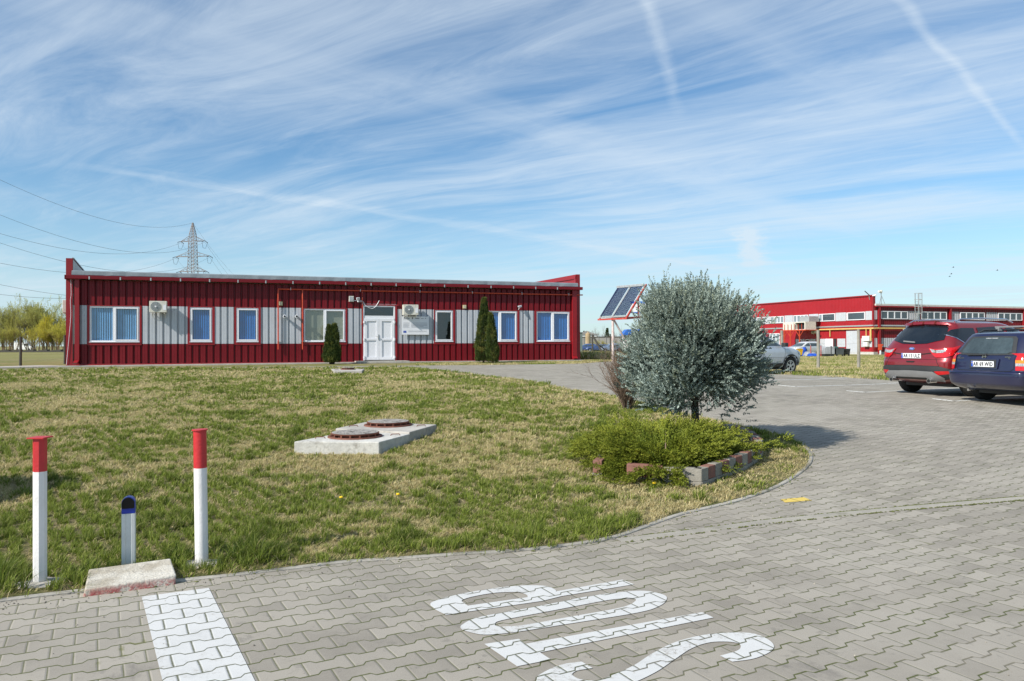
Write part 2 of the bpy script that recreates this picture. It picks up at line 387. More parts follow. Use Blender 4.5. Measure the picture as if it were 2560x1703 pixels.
# flush edging strip with moss that crosses the paving to the right
st = [at(*p) for p in ((1545, 1352), (1700, 1334), (1900, 1307), (2100, 1286), (2300, 1268), (2560, 1246), (2900, 1222))]
tag(ribbon('edging_strip', [(q.x, q.y) for q in st], .105, .008, MSTRIP), kind='structure')
m, b = setmat('moss'); co = geoco(); nn = noise(co, 40, 5, .7)
put(b, 'Base Color', mixc(sstep(nn, .35, .65), (.06, .075, .015), (.17, .18, .05))); put(b, 'Roughness', 1.); bump(b, nn, 1, .03); MMOSS = m
def wander(a, b_, n, amp, wid, seed):     # a broken line of moss tufts as one low mound mesh
    rs = random.Random(seed); mb = MB()
    for k in range(n):
        t = rs.random(); p = a.lerp(b_, t); x_ = p[0]+rs.gauss(0, amp); y_ = p[1]+rs.gauss(0, amp); r = rs.uniform(.4, 1)*wid
        z_ = gz(x_, y_); q = 6; rot = rs.random()*3
        vs = [(x_+math.cos(rot+6.283*i/q)*r*rs.uniform(.6, 1.6), y_+math.sin(rot+6.283*i/q)*r*rs.uniform(.5, 1.), z_+.004) for i in range(q)] + [(x_, y_, z_+.006+r*.35)]
        mb.add(vs, [(i, (i+1)%q, q) for i in range(q)])
    return mb
mo = MB()
for i in range(len(st)-1):
    a, b_ = Vector(st[i][:2]), Vector(st[i+1][:2]); nrm = (b_-a).normalized(); nrm = Vector((-nrm.y, nrm.x))*.058
    for sgn in (1, -1):
        k = wander(a+nrm*sgn, b_+nrm*sgn, int((b_-a).length*(130 if (i >= 3) else 60)*(1.3 if sgn > 0 else .8)), .007, .015, i*3+sgn)
        mo.add(k.v, k.f)
for i in range(0, len(ke)-2):
    a, b_ = ke[i], ke[i+1]; k = wander(Vector(a), Vector(b_), int((b_-a).length*26), .045, .016, 900+i); mo.add(k.v, k.f)
tag(mo.build('moss', MMOSS), 'low green moss growing along the kerb and the edging strip', 'moss', kind='stuff')
m, b = setmat('grit'); co = geoco(); put(b, 'Base Color', mixc(white(comb(*[(q*9).floor() for q in sep(co)])), (.08, .07, .06), (.42, .38, .31))); put(b, 'Roughness', .95); MGRIT = m
gm_ = MB(); rs = random.Random(12)
for k in range(1500):
    if k < 900: i = rs.randint(0, len(ke)-2); p = ke[i].lerp(ke[i+1], rs.random()); d_ = rs.expovariate(7)*(1 if rs.random() < .8 else -.3); t_ = (ke[i+1]-ke[i]).normalized(); p = p+Vector((t_.y, -t_.x))*d_
    else: p = Vector((rs.uniform(-4, 7), rs.uniform(3.4, 11)))
    if k >= 900 and inpoly(np.array([p.x]), np.array([p.y]), LAWN)[0]: continue
    r_ = rs.uniform(.0025, .0085); z_ = gz(p.x, p.y)+.003; a = rs.random()*3
    gm_.add([(p.x+r_*math.cos(a+6.2832*j/5)*rs.uniform(.7, 1.2), p.y+r_*math.sin(a+6.2832*j/5)*rs.uniform(.7, 1.2), z_-.002) for j in range(5)]+[(p.x, p.y, z_+r_*.8)], [(j, (j+1) % 5, 5) for j in range(5)])
tag(gm_.build('grit', MGRIT), 'small stones and crumbs of soil scattered on the paving by the kerb', 'grit', kind='stuff')
# road paint: stripe, STOP, yellow mark, parking lines, each a sheet on the pavers
def sheet(name, pxs, mat, dz=.004):
    ps = [at(*p) for p in pxs]; return tag(drape(name, [(p.x, p.y) for p in ps], dz, mat, step=.5), kind='structure')
sheet('painted_stripe', [(354, 1493), (522, 1471), (637, 1703), (690, 1800), (430, 1800), (406, 1703)], MWHITE)
def c2(pts): return [(1000+x*.42427, 1200+y*.42427) for x, y in pts]
def letter(outer, inner=None):
    o = smooth_closed(c2(outer)); 
    bm = bmesh.new(); w_ = [at(*p) for p in o]; es = []
    def loop(P):
        vs = [bm.verts.new((p.x, p.y, 0)) for p in P]; return [bm.edges.new((vs[i], vs[(i+1)%len(vs)])) for i in range(len(vs))]
    es += loop(w_)
    if inner: es += loop([at(*p) for p in smooth_closed(c2(inner))])
    bmesh.ops.triangle_fill(bm, edges=es, use_beauty=True, use_dissolve=False)
    for v in bm.verts: v.co.z = gz(v.co.x, v.co.y)+.004
    me = bpy.data.meshes.new('painted_letter'); bm.to_mesh(me); bm.free(); me.materials.append(MWHITE)
    if sum(p.normal.z*p.area for p in me.polygons) < 0: me.flip_normals()
    ob = bpy.data.objects.new('painted_letter', me); COL.objects.link(ob); tag(ob, kind='structure')
def smooth_closed(pts, n=5):
    """points given as (x, y) are smooth, repeated points are corners"""
    o = []; N = len(pts)
    for i in range(N):
        p0, p1, p2, p3 = [Vector(pts[(i+k)%N]) for k in (-1, 0, 1, 2)]
        if (p2-p1).length < 1e-6: continue
        if (p1-p0).length < 1e-6: p0 = p1-(p2-p1)*.5
        if (p3-p2).length < 1e-6: p3 = p2+(p2-p1)*.5
        for k in range(n):
            t = k/n; o.append(.5*((2*p1)+(p2-p0)*t+(2*p0-5*p1+4*p2-p3)*t*t+(3*p1-p0-3*p2+p3)*t**3))
    return [tuple(q) for q in o]
def cr(*p): return [q for k in p for q in (k, k)]
letter(cr((1310, 590), (1380, 618)) + cr((950, 688),) + cr((840, 716), (270, 798)) + [(215, 770), (180, 742), (200, 718), (330, 680), (560, 640), (740, 624), (860, 628), (915, 650)] + cr((918, 660)),
       [(380, 730), (365, 712), (430, 690), (560, 668), (690, 664), (745, 680)] + cr((752, 694), (400, 744)))
letter([(360, 880), (375, 850), (480, 808), (800, 750), (1100, 690), (1300, 664), (1440, 656), (1550, 678), (1572, 705), (1530, 745), (1400, 785), (1000, 850), (700, 897), (520, 915), (430, 905)],
       [(560, 852), (600, 830), (850, 782), (1100, 734), (1260, 706), (1370, 702), (1385, 718), (1300, 755), (1000, 810), (750, 855), (640, 866), (575, 866)])
letter(cr((497, 970), (700, 940), (742, 969), (1780, 782), (1848, 814), (825, 1020), (890, 1062), (690, 1102)))
letter(cr((1885, 1040), (1960, 1075)) + [(2090, 1055), (2190, 1010), (2195, 965), (2110, 915), (1990, 902), (1800, 915), (1620, 960), (1480, 1030), (1380, 1095), (1250, 1155), (1150, 1185), (1060, 1178), (1015, 1150)] + cr((1040, 1128), (1135, 1112), (1070, 1074)) + [(960, 1090), (850, 1135), (800, 1185), (900, 1260), (1100, 1270), (1330, 1215), (1500, 1140), (1620, 1060), (1720, 995), (1830, 960), (1950, 958), (2005, 975), (1990, 1008)])
sheet('painted_mark', [(1950, 1249), (2010, 1244), (2030, 1252), (1963, 1257)], MYEL)
MLINE = paver_mat('worn white parking line', (.62, .63, .61))
def pline(pts, w_, dz=.004):
    P = [at(*p) for p in pts]; tag(ribbon('parking_line', [(q.x, q.y) for q in P], w_, dz, MLINE, h=.002), kind='structure')
for pts in (((1913, 950.5), (2040, 948), (2120, 944)), ((1990, 966.4), (2234, 958), (2420, 950)), ((2164, 980.5), (2250, 976.5), (2420, 969)), ((2387, 1002.6), (2430, 1000), (2620, 990))): pline(pts, .09)
for pts in (((1947, 963), (1990, 966.4)), ((2119, 977), (2164, 980.8)), ((2335, 997), (2387, 1003))): pline(pts, .09, .0055)
# ------------------------------------------------------------------ leaf and grass materials
def leafmat(name, lo, hi, lo2, hi2, trans=.25, rough=.6, spec=.25):
    """leaf colour from two per-leaf numbers: 'shade' picks along a range, 'dry' picks the range"""
    m, b = setmat(name); a, dr = S(attr('shade').outputs['Fac']), S(attr('dry').outputs['Fac'])
    c = mixc(dr, mixc(a, lo, hi), mixc(a, lo2, hi2)); put(b, 'Base Color', c); put(b, 'Roughness', rough); put(b, 'Specular IOR Level', spec)
    if trans:
        t = S.nt.nodes.new('ShaderNodeBsdfTranslucent'); S.nt.links.new(c.v, t.inputs[0]); mx = S.nt.nodes.new('ShaderNodeMixShader')
        mx.inputs[0].default_value = trans; S.nt.links.new(b.outputs[0], mx.inputs[1]); S.nt.links.new(t.outputs[0], mx.inputs[2])
        S.nt.links.new(mx.outputs[0], S.nt.nodes['Material Output'].inputs[0])
    return m
MGRASS = leafmat('grass blades', (.075, .118, .012), (.29, .350, .050), (.38, .31, .135), (.74, .63, .36), .38)
def blades(name, x, y, h, wd, dry, shade, lean, mat=MGRASS, dz=0., parent=None):
    n = len(x); z = g(x, y)+dz; az = RNG.uniform(0, 2*np.pi, n); la = RNG.uniform(0, 2*np.pi, n)
    la = np.where(RNG.random(n) < .45, RNG.normal(.5, .8, n), la)     # combed a little towards +X
    lx, ly = np.cos(la)*lean*h, np.sin(la)*lean*h; hz_ = h*np.sqrt(np.clip(1-lean**2*.75, .15, 1))
    wx, wy = np.cos(az)*wd/2, np.sin(az)*wd/2
    P = np.zeros((n, 5, 3))
    P[:, 0] = np.stack([x-wx, y-wy, z], 1); P[:, 1] = np.stack([x+wx, y+wy, z], 1)
    P[:, 2] = np.stack([x+lx*.38-wx*.75, y+ly*.38-wy*.75, z+hz_*.6], 1); P[:, 3] = np.stack([x+lx*.38+wx*.75, y+ly*.38+wy*.75, z+hz_*.6], 1)
    P[:, 4] = np.stack([x+lx, y+ly, z+hz_*.92], 1)
    b_ = np.arange(n)[:, None]*5
    Fc = np.concatenate([b_+[0, 1, 3], b_+[0, 3, 2], b_+[2, 3, 4]], 0)
    return npmesh(name, P.reshape(-1, 3), Fc, mat, {'dry': np.repeat(dry, 5), 'shade': np.repeat(shade, 5)}, parent=parent)
SLABS = []     # rectangles the grass keeps clear of, filled below: (cx, cy, ux, uy, halfu, halfv)
def clear_of(x, y):
    ok = np.ones(len(x), bool)
    for cx, cy, ux, uy, hu, hv in SLABS:
        a = (x-cx)*ux+(y-cy)*uy; b_ = -(x-cx)*uy+(y-cy)*ux; ok &= ~((np.abs(a) < hu) & (np.abs(b_) < hv))
    return ok
lawn_arr = LAWN
fk = np.array([(p.x, p.y) for p in ke])
def edge_dist(x, y):
    d_ = np.full(len(x), 1e9)
    for a, b_ in zip(fk, fk[1:]):
        ab = b_-a; L2 = (ab**2).sum()+1e-12; t = np.clip(((x-a[0])*ab[0]+(y-a[1])*ab[1])/L2, 0, 1)
        d_ = np.minimum(d_, np.hypot(x-a[0]-t*ab[0], y-a[1]-t*ab[1]))
    return d_
TIP = at(1870, 1170)
def lawn_grass():
    out = []
    for (y0, y1, dens, hs, ws) in ((3.9, 7.2, 7600, 1.05, .0052), (7.2, 10.5, 4600, 1.05, .0068), (10.5, 15, 2300, 1.1, .0095), (15, 22, 950, 1.15, .014), (22, 36, 380, 1.2, .023)):
        xa, xb = -.74*y1-1.5, min(.45*y1+1, 8); n = int((y1-y0)*(xb-xa)*dens)
        x = RNG.uniform(xa, xb, n); y = RNG.uniform(y0, y1, n)
        k = (x > -.72*y-1.2); x, y = x[k], y[k]
        # tufts: pull blades towards clump centres
        cs = .085*(1+y1/14)
        xr_, yr_ = x*.8+y*.6, y*.8-x*.6; cx = np.floor(xr_/cs).astype(int); cy = np.floor(yr_/cs).astype(int); HT = np.random.default_rng(77).random((2, 256, 256)); jx = HT[0][cx % 256, cy % 256]; jy = HT[1][cx % 256, cy % 256]; tx_, ty_ = (cx+jx)*cs, (cy+jy)*cs; txx, tyy = tx_*.8-ty_*.6, tx_*.6+ty_*.8
        x = x + (txx-x)*.38; y = y + (tyy-y)*.38
        k = inpoly(x+RNG.normal(0, .03, len(x)), y+RNG.normal(0, .045, len(x))+.07*(vnoise(x*2.2, y*2.2, 41)-.55), lawn_arr) & clear_of(x, y); x, y = x[k], y[k]
        ed = edge_dist(x, y)
        big = vnoise(x*.55, y*.55, 3); md = vnoise(x*1.9, y*1.9, 4); sm = vnoise(x*6.5, y*6.5, 5); s2 = vnoise(x*3.4, y*3.4, 6)
        green = big*.30+md*.32+sm*.38
        near = np.exp(-((ed-.22)/.22)**2)
        green = green + near*.11*(y < 9) - (y > 9)*.02
        bare = (vnoise(x*2.6, y*2.6, 8)*.6+vnoise(x*8, y*8, 9)*.4)
        tipd = np.hypot(x-TIP.x, y-TIP.y); tip = np.clip(1.5-tipd/1.1, 0, 1)
        thin = np.clip((bare-.66)*5, 0, .6) + np.clip(1-ed/.06, 0, 1)*.5 + tip*.72
        k = RNG.random(len(x)) > thin
        x, y, green, ed, near, md, sm, s2, tip = [q[k] for q in (x, y, green, ed, near, md, sm, s2, tip)]
        n = len(x); pg = np.clip((green-.50)*7.2+.57, .06, .96)
        dry = (RNG.random(n) > pg).astype(float); dry = np.clip(dry + RNG.normal(0, .13, n), 0, 1)
        tall = np.clip((s2-.62)*4, 0, 1)*np.clip((green-.45)*5, 0, 1)
        h = (.034+.030*RNG.random(n))*hs*(.75+.7*sm) * (1+.85*near*(y < 8.5)*np.clip((md-.25)*2.2, 0, 1)) * (1+.8*tall)*(1-.45*tip)
        h *= np.where(dry > .5, .95, 1.05)
        lean = np.clip(RNG.normal(.62, .28, n)+.15*(dry > .5), .05, 1.05)
        shade = np.clip(RNG.normal(.48, .32, n)-tall*.3, 0, 1)
        out.append((x, y, h, np.full(n, ws)*RNG.uniform(.6, 1.4, n)*(1+tip*.6), dry, shade, lean))
    # thatch: short dead blades lying flat between the tufts
    for (y0, y1, dens, w0) in ((3.9, 7.2, 3800, .0045), (7.2, 10.5, 2400, .006), (10.5, 15, 1200, .009), (15, 22, 480, .013), (22, 36, 170, .021)):
        n = int((y1-y0)*(.45*y1+1.5+.74*y1+1.5)*dens); x = RNG.uniform(-.74*y1-1.5, min(.45*y1+1, 8), n); y = RNG.uniform(y0, y1, n)
        k = inpoly(x, y+.10*(vnoise(x*3.2, y*3.2, 43)-.45), lawn_arr) & clear_of(x, y) & (RNG.random(n) < .30+.6*(vnoise(x*1.1, y*1.1, 31) > .42)); x, y = x[k], y[k]; n = len(x)
        out.append((x, y, RNG.uniform(.030, .062, n)*(1+(y1 > 15)*.3), np.full(n, w0)*RNG.uniform(.5, 1.3, n), np.clip(RNG.normal(.92, .12, n), 0, 1), np.clip(RNG.normal(.42, .28, n), 0, 1), RNG.uniform(.85, 1.08, n)))
    a = [np.concatenate(c_) for c_ in zip(*out)]
    return blades('grass', *a, dz=.016)
# ------------------------------------------------------------------ main building
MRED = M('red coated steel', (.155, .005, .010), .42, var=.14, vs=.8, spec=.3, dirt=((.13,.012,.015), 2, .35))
MREDT = M('red painted flashing', (.25, .007, .012), .42, var=.08, vs=1.5)
MGREY = M('silver grey coated steel', (.47, .49, .52), .45, .05, var=.05, vs=.8, dirt=((.36,.36,.35), 2, .35))
MMEMB = M('grey roof membrane', (.18, .21, .23), .75, var=.2, vs=2, bmp=.3, bs=9)
MMEMW = M('pale roof membrane', (.56, .545, .50), .8, var=.12, vs=1.5, bmp=.4, bs=3)
MPVC = M('white window plastic', (.74, .745, .77), .35, var=.04, vs=2, spec=.5)
MPVCO = M('aged white plastic', (.62, .60, .52), .5, var=.12, vs=5, dirt=((.35,.28,.16), 9, .6))
MGALV = M('galvanised steel', (.50, .51, .50), .45, .6, var=.15, vs=9)
MDARK = M('dark plastic', (.02, .02, .022), .5, var=.2)
MGRIL = M('grey fan grille', (.20, .215, .21), .5, var=.2, vs=12)
MPIPE = M('orange red gas pipe', (.52, .065, .028), .4, var=.15, vs=4)
MVENT = M('yellowed vent plastic', (.60, .53, .30), .5, var=.1, vs=6)
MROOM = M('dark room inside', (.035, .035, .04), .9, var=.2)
MBLUE = M('blue vertical blind', (.008, .15, .50), .7, var=.12, vs=5)
MPBLU = M('pale blue blind', (.13, .33, .60), .7, var=.12, vs=5)
MBEIG = M('beige roller blind', (.30, .28, .20), .8, var=.1, vs=2)
m, b = setmat('window glass'); 
nt = m.node_tree; gl = nt.nodes.new('ShaderNodeBsdfGlossy'); gl.inputs['Roughness'].default_value = .015; gl.inputs[0].default_value = (.9, .95, 1, 1)
tp = nt.nodes.new('ShaderNodeBsdfTransparent'); tp.inputs[0].default_value = (.86, .92, .93, 1); mx = nt.nodes.new('ShaderNodeMixShader')
fr = nt.nodes.new('ShaderNodeLayerWeight'); fr.inputs[0].default_value = .5
f2 = S.m('ADD', S.m('POWER', S(fr.outputs[1]), 4.)*.8, .10, clamp=True)
nt.links.new(f2.v, mx.inputs[0]); nt.links.new(tp.outputs[0], mx.inputs[1]); nt.links.new(gl.outputs[0], mx.inputs[2]); nt.links.new(mx.outputs[0], nt.nodes['Material Output'].inputs[0])
S.nt = nt; bn = nt.nodes.new('ShaderNodeBump'); bn.inputs['Strength'].default_value = .22; bn.inputs['Distance'].default_value = .05
nn = noise(geoco(), .9, 2, .5, 1.0); nt.links.new(nn.v, bn.inputs['Height']); nt.links.new(bn.outputs[0], gl.inputs['Normal'])
MGLASS = m
class Facade:
    """a wall plane: local x along the wall, local -y towards the viewer, z up from the base"""
    def __init__(s, P0, P1, z0, name, label, cat):
        s.P0 = Vector((P0[0], P0[1], z0)); dv = Vector((P1[0]-P0[0], P1[1]-P0[1])); s.L = dv.length; s.U = dv.normalized()
        s.N = Vector((s.U.y, -s.U.x)); s.root = None
        if name: s.root = tag(empty(name, s.P0, math.atan2(s.U.y, s.U.x)), label, cat)
    def uh(s, px, py, out=0.):
        v = ray(px, py); P = Vector((s.P0.x, s.P0.y))+s.N*out; d2 = Vector((v.x, v.y))
        t = (P.x*s.N.x+P.y*s.N.y)/(d2.x*s.N.x+d2.y*s.N.y); q = d2*t-P
        return q.dot(s.U), 1.6+v.z*t-s.P0.z
    def u(s, px, out=0.): return s.uh(px, 850, out)[0]
    def world(s, u, out=0., h=0.): q = Vector((s.P0.x, s.P0.y))+s.U*u+s.N*out; return Vector((q.x, q.y, s.P0.z+h))
    @property
    def rz(s): return math.atan2(s.U.y, s.U.x)
PITCH = .285
def corr(u0, u1, h0, h1, mat, name, parent, pitch=PITCH, d=.085, base=0.):
    """trapezoid-ribbed sheet as real folded geometry"""
    prof = [(0, 0), (.085, 0), (.095, .008), (.105, 0), (.190, 0), (.206, d), (.262, d), (.285, 0)]
    pts = []; k = math.floor(u0/pitch)
    while k*pitch < u1:
        for a, dd in prof[:-1]:
            pts.append((k*pitch+a*pitch/.285, dd))
        k += 1
    pts.append((k*pitch, 0))
    def lerp(u):
        for (a, da), (b_, db) in zip(pts, pts[1:]):
            if a <= u <= b_: return da+(db-da)*(u-a)/max(1e-9, b_-a)
        return 0
    P = [(u0, lerp(u0))]+[p for p in pts if u0 < p[0] < u1]+[(u1, lerp(u1))]
    vs = []; 
    for u_, dd in P: vs += [(u_, base+dd, h0), (u_, base+dd, h1)]
    return MB().add(vs, [(2*i, 2*i+2, 2*i+3, 2*i+1) for i in range(len(P)-1)]).build(name, mat, parent)
B = Facade((-18.31, 31.2), (3.44, 38.5), .795, 'single_storey_building', 'long low red and silver ribbed metal building with white windows behind the lawn', 'building')
br = B.root
hb0 = B.uh(240, 860)[1]; hb1 = B.uh(240, 763.5)[1]      # band bottom / top
EAV = B.uh(240, 702)[1]; print('band', hb0, hb1, 'eave', EAV, 'len', B.L)
T = .30
u_l, u_r = 0.0, B.L
uw = lambda a, b_: (B.u(a), B.u(b_))
wins = [(*uw(224, 349), 'pale', 285), (*uw(474.6, 530.6), 'blue', None), (*uw(590.8, 646.3), 'blue', None), (*uw(759.4, 863.7), 'beige', 811.5), (*uw(1087.5, 1132.9), 'none', None), (*uw(1207, 1293.3), 'blue', 1249), (*uw(1341.2, 1424.3), 'blue', 1381)]
dr0, dr1 = uw(908, 987.5)
greys = [(190, 218), (354, 469), (536.8, 585.8), (652, 754.6), (868, 903.5), (992, 1084.5), (1138, 1203), (1298.4, 1337), (1428.4, 1434.5)]
# openings in the wall: red lower and upper strips, band between
CE = .34      # corner element widths
lo0 = B.u(200.5); 
corr(B.u(182), dr0-.02, .06, hb0, MRED, 'wall', br); corr(dr1+.10, u_r-.18, .06, hb0, MRED, 'wall', br)
corr(B.u(182), dr0-.06, hb1, EAV+.02, MRED, 'wall', br); corr(dr1+.10, u_r-.18, hb1, EAV+.02, MRED, 'wall', br)
hdt = B.uh(948, 763.5)[1]; corr(dr0-.06, dr1+.10, hdt+.06, EAV+.02, MRED, 'wall', br)
for a, b_ in greys: corr(B.u(a), B.u(b_), hb0, hb1, MGREY, 'grey_panel', br, base=-.002)
# red surrounds between grey panels hold the windows
gu = [uw(a, b_) for a, b_ in greys]
def window(F_, u0, u1, h0, h1, kind, mull=None, sur=None, parent=None, depth=.12, fw=.065):
    s0, s1, sh0, sh1 = sur
    f = MB()        # surround: red flashing box standing 2 cm proud of the wall
    for (a, b_, c_, d_) in ((s0, u0, sh0, sh1), (u1, s1, sh0, sh1), (u0, u1, sh0, h0), (u0, u1, h1, sh1)):
        if b_-a > .004 and d_-c_ > .004: f.box(a, b_, -.022, .16, c_, d_)
    sr = f.build('surround', MREDT, parent)
    fr_ = MB()
    fr_.box(u0, u0+fw, .0, depth, h0, h1).box(u1-fw, u1, .0, depth, h0, h1).box(u0+fw, u1-fw, .0, depth, h0, h0+fw).box(u0+fw, u1-fw, .0, depth, h1-fw, h1)
    if mull: fr_.box(mull-.045, mull+.045, -.004, depth, h0+fw, h1-fw)
    fr_.box(u0-.01, u1+.01, -.05, .0, h0-.015, h0+.012)
    wf = fr_.build('window', MPVC, parent, bevel=.004)
    sr.parent = wf
    cells = [(u0+fw, (mull-.045) if mull else u1-fw)] + ([(mull+.045, u1-fw)] if mull else [])
    for ci, (a, b_) in enumerate(cells):
        if ci == len(cells)-1 and kind != 'none' or not mull:      # opening sash, proud of the frame
            sm_ = .05; a1, b1_, z0_, z1_ = a-.012, b_+.012, h0+fw-.012, h1-fw+.012
            sh = MB().box(a1, a1+sm_, -.02, .05, z0_, z1_).box(b1_-sm_, b1_, -.02, .05, z0_, z1_).box(a1+sm_, b1_-sm_, -.02, .05, z0_, z0_+sm_).box(a1+sm_, b1_-sm_, -.02, .05, z1_-sm_, z1_)
            sh.build('sash', MPVC, wf, bevel=.003)
        MB().add([(a, .05, h0+fw), (b_, .05, h0+fw), (b_, .05, h1-fw), (a, .05, h1-fw)], [(0, 1, 2, 3)]).build('pane', MGLASS, wf)
    # what is behind the glass
    bl = MB(); i0, i1 = u0+.01, u1-.01
    if kind in ('blue', 'pale'):
        n = int((i1-i0)/.085)
        for k in range(n+1):
            a = i0+(i1-i0)*k/n; t = .55+.5*math.sin(k*2.3+u0)*.4; 
            bl.add([(a-.038, .092+.024*t, h0+.02), (a+.038, .092-.024*t, h0+.02), (a+.038, .092-.024*t, h1-.01), (a-.038, .092+.024*t, h1-.01)], [(0, 1, 2, 3)])
        bl.build('blind', MBLUE if kind == 'blue' else MPBLU, wf)
    elif kind == 'beige':
        bl.box(i0, i1, .10, .105, h0+(h1-h0)*.0, h1).build('blind', MBEIG, wf)
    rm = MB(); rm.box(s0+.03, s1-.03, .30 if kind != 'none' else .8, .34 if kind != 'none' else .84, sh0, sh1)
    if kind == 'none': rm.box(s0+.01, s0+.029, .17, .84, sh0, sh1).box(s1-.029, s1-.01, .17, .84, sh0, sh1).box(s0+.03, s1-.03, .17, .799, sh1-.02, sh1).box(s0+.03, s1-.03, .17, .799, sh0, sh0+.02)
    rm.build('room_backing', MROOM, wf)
    return wf
wh0 = B.uh(286, 855)[1]; wh1 = B.uh(286, 765.5)[1]
surs = [(gu[0][1], gu[1][0]), (gu[1][1], gu[2][0]), (gu[2][1], gu[3][0]), (gu[3][1], gu[4][0]), (gu[5][1], gu[6][0]), (gu[6][1], gu[7][0]), (gu[7][1], gu[8][0])]
for (a, b_, k, ml), (s0, s1) in zip(wins, surs):
    window(B, a, b_, wh0, wh1, k, B.u(ml) if ml else None, (s0, s1, hb0-.05, hb1+.012), br)
# door with transom
dh0 = .10; dh1 = B.uh(948, 764)[1]; dtr = B.uh(948, 789.5)[1]
dd = MB(); fw = .06
dd.box(dr0, dr0+fw, -.03, .10, dh0, dh1).box(dr1-fw, dr1, -.03, .10, dh0, dh1).box(dr0+fw, dr1-fw, -.03, .10, dh1-fw, dh1).box(dr0+fw, dr1-fw, -.03, .10, dtr-.13, dtr)
door = dd.build('door', MPVC, br, bevel=.004)
MB().add([(dr0+fw, .03, dtr), (dr1-fw, .03, dtr), (dr1-fw, .03, dh1-fw), (dr0+fw, .03, dh1-fw)], [(0, 1, 2, 3)]).build('pane', MGLASS, door)
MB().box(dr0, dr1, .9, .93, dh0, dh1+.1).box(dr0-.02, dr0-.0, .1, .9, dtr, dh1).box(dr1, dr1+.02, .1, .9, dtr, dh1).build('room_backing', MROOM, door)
um = B.u(947.5); lf = MB()
for a, b_ in ((dr0+fw-.02, um-.004), (um+.004, dr1-fw+.02)):
    z0_, z1_ = dh0+.02, dtr-.115; s = .13; zm = (z0_+z1_)/2-.02
    lf = MB().box(a, a+s, -.05, .06, z0_, z1_).box(b_-s, b_, -.05, .06, z0_, z1_).box(a+s, b_-s, -.05, .06, z0_, z0_+.13).box(a+s, b_-s, -.05, .06, z1_-.14, z1_).box(a+s, b_-s, -.05, .06, zm-.05, zm+.05)
    lf.box(a+s, b_-s, -.018, .03, z0_+.13, zm-.05).box(a+s, b_-s, -.018, .03, zm+.05, z1_-.14)
    o = lf.build('door_leaf', MPVC, door, bevel=.006)
    ue = dr0+.04 if a < um-.2 else dr1-.04
    for z_ in (z0_+.12, zm, z1_-.18): MB().cyl((ue, -.07, z_-.06), (ue, -.07, z_+.06), .022, 8).box(ue-.05, ue+.05, -.0699, -.05, z_-.05, z_+.05).build('hinge', MPVC, o)
MB().box(um-.06, um-.02, -.075, -.05, 1.05, 1.30).tube([(um-.04, -.07, 1.20), (um-.04, -.115, 1.20), (um-.16, -.115, 1.20)], .011, 8).build('door_handle', MGALV, door)
MB().box(dr0-.06, dr0, -.03, .14, .06, dh1+.06).box(dr1, dr1+.10, -.035, .14, .06, dh1+.0).box(dr0, dr1+.16, -.05, .14, dh1, dh1+.06).build('door_surround', MREDT, br)
# base flashing and corner pieces
MB().box(.0, dr0-.03, -.035, .05, .0, .058).box(dr1+.06, u_r, -.035, .05, .0, .058).build('base_flashing', MREDT, br)
MB().box(.05, dr0-.03, .0, .04, -.3, -.001).box(dr1+.06, u_r-.05, .0, .04, -.3, -.001).build('plinth', MDARK, br)
HP = B.uh(172, 645.5)[1]; HPR = B.uh(1443, 686)[1]; print('parapets', HP, HPR)
DEP = 12.0; SK = -.0772
def side(u0, u1, hf, hb, name, mat):      # end wall with parapet, skewed a little like the plot
    m_ = MB(); P = [(u0, -.03), (u1, -.03), (u1+SK*DEP, DEP), (u0+SK*DEP, DEP)]
    return m_.add([(x, y, 0) for x, y in P]+[(P[0][0], P[0][1], hf), (P[1][0], P[1][1], hf), (P[2][0], P[2][1], hb), (P[3][0], P[3][1], hb)],
        [(0,3,2,1),(4,5,6,7),(0,1,5,4),(1,2,6,5),(2,3,7,6),(3,0,4,7)]).build(name, mat, br)
side(0, B.u(182), HP, HP-.75, 'end_wall', MREDT); side(u_r-.19, u_r, HPR, HPR, 'end_wall', MREDT)
u182 = B.u(182)
MB().add([(u182+.006, .0, EAV+.2), (u182+.006+SK*DEP, DEP, EAV+.2), (u182+.006+SK*DEP, DEP, HP-.80), (u182+.006, .0, HP-.04)], [(0, 1, 2, 3)]).build('parapet_lining', MMEMW, br)
MB().add([(u182-.02, -.05, HP), (u182+.05, -.05, HP), (u182+.05+SK*DEP, DEP, HP-.75), (u182-.02+SK*DEP, DEP, HP-.75), (u182-.02, -.05, HP+.03), (u182+.05, -.05, HP+.03), (u182+.05+SK*DEP, DEP, HP-.72), (u182-.02+SK*DEP, DEP, HP-.72)],
    [(0,3,2,1),(4,5,6,7),(0,1,5,4),(1,2,6,5),(2,3,7,6),(3,0,4,7)]).build('parapet_cap', MGALV, br)
ur = u_r-.19
MB().add([(ur-.012, .24, EAV+.25), (ur-.012+SK*DEP, DEP, EAV+.2), (ur-.012+SK*DEP, DEP, HPR-.22), (ur-.012, .24, HPR-.22)], [(0, 1, 2, 3)]).build('parapet_lining', MMEMW, br)
MB().add([(ur-.05, -.02, HPR-.22), (ur-.05+SK*DEP, DEP, HPR-.22), (ur-.05+SK*DEP, DEP, HPR-.01), (ur-.05, -.02, HPR-.01)], [(0, 1, 2, 3)]).box(ur-.045, ur-.01, -.01, .22, EAV+.2, HPR-.22).build('parapet_trim', MREDT, br)
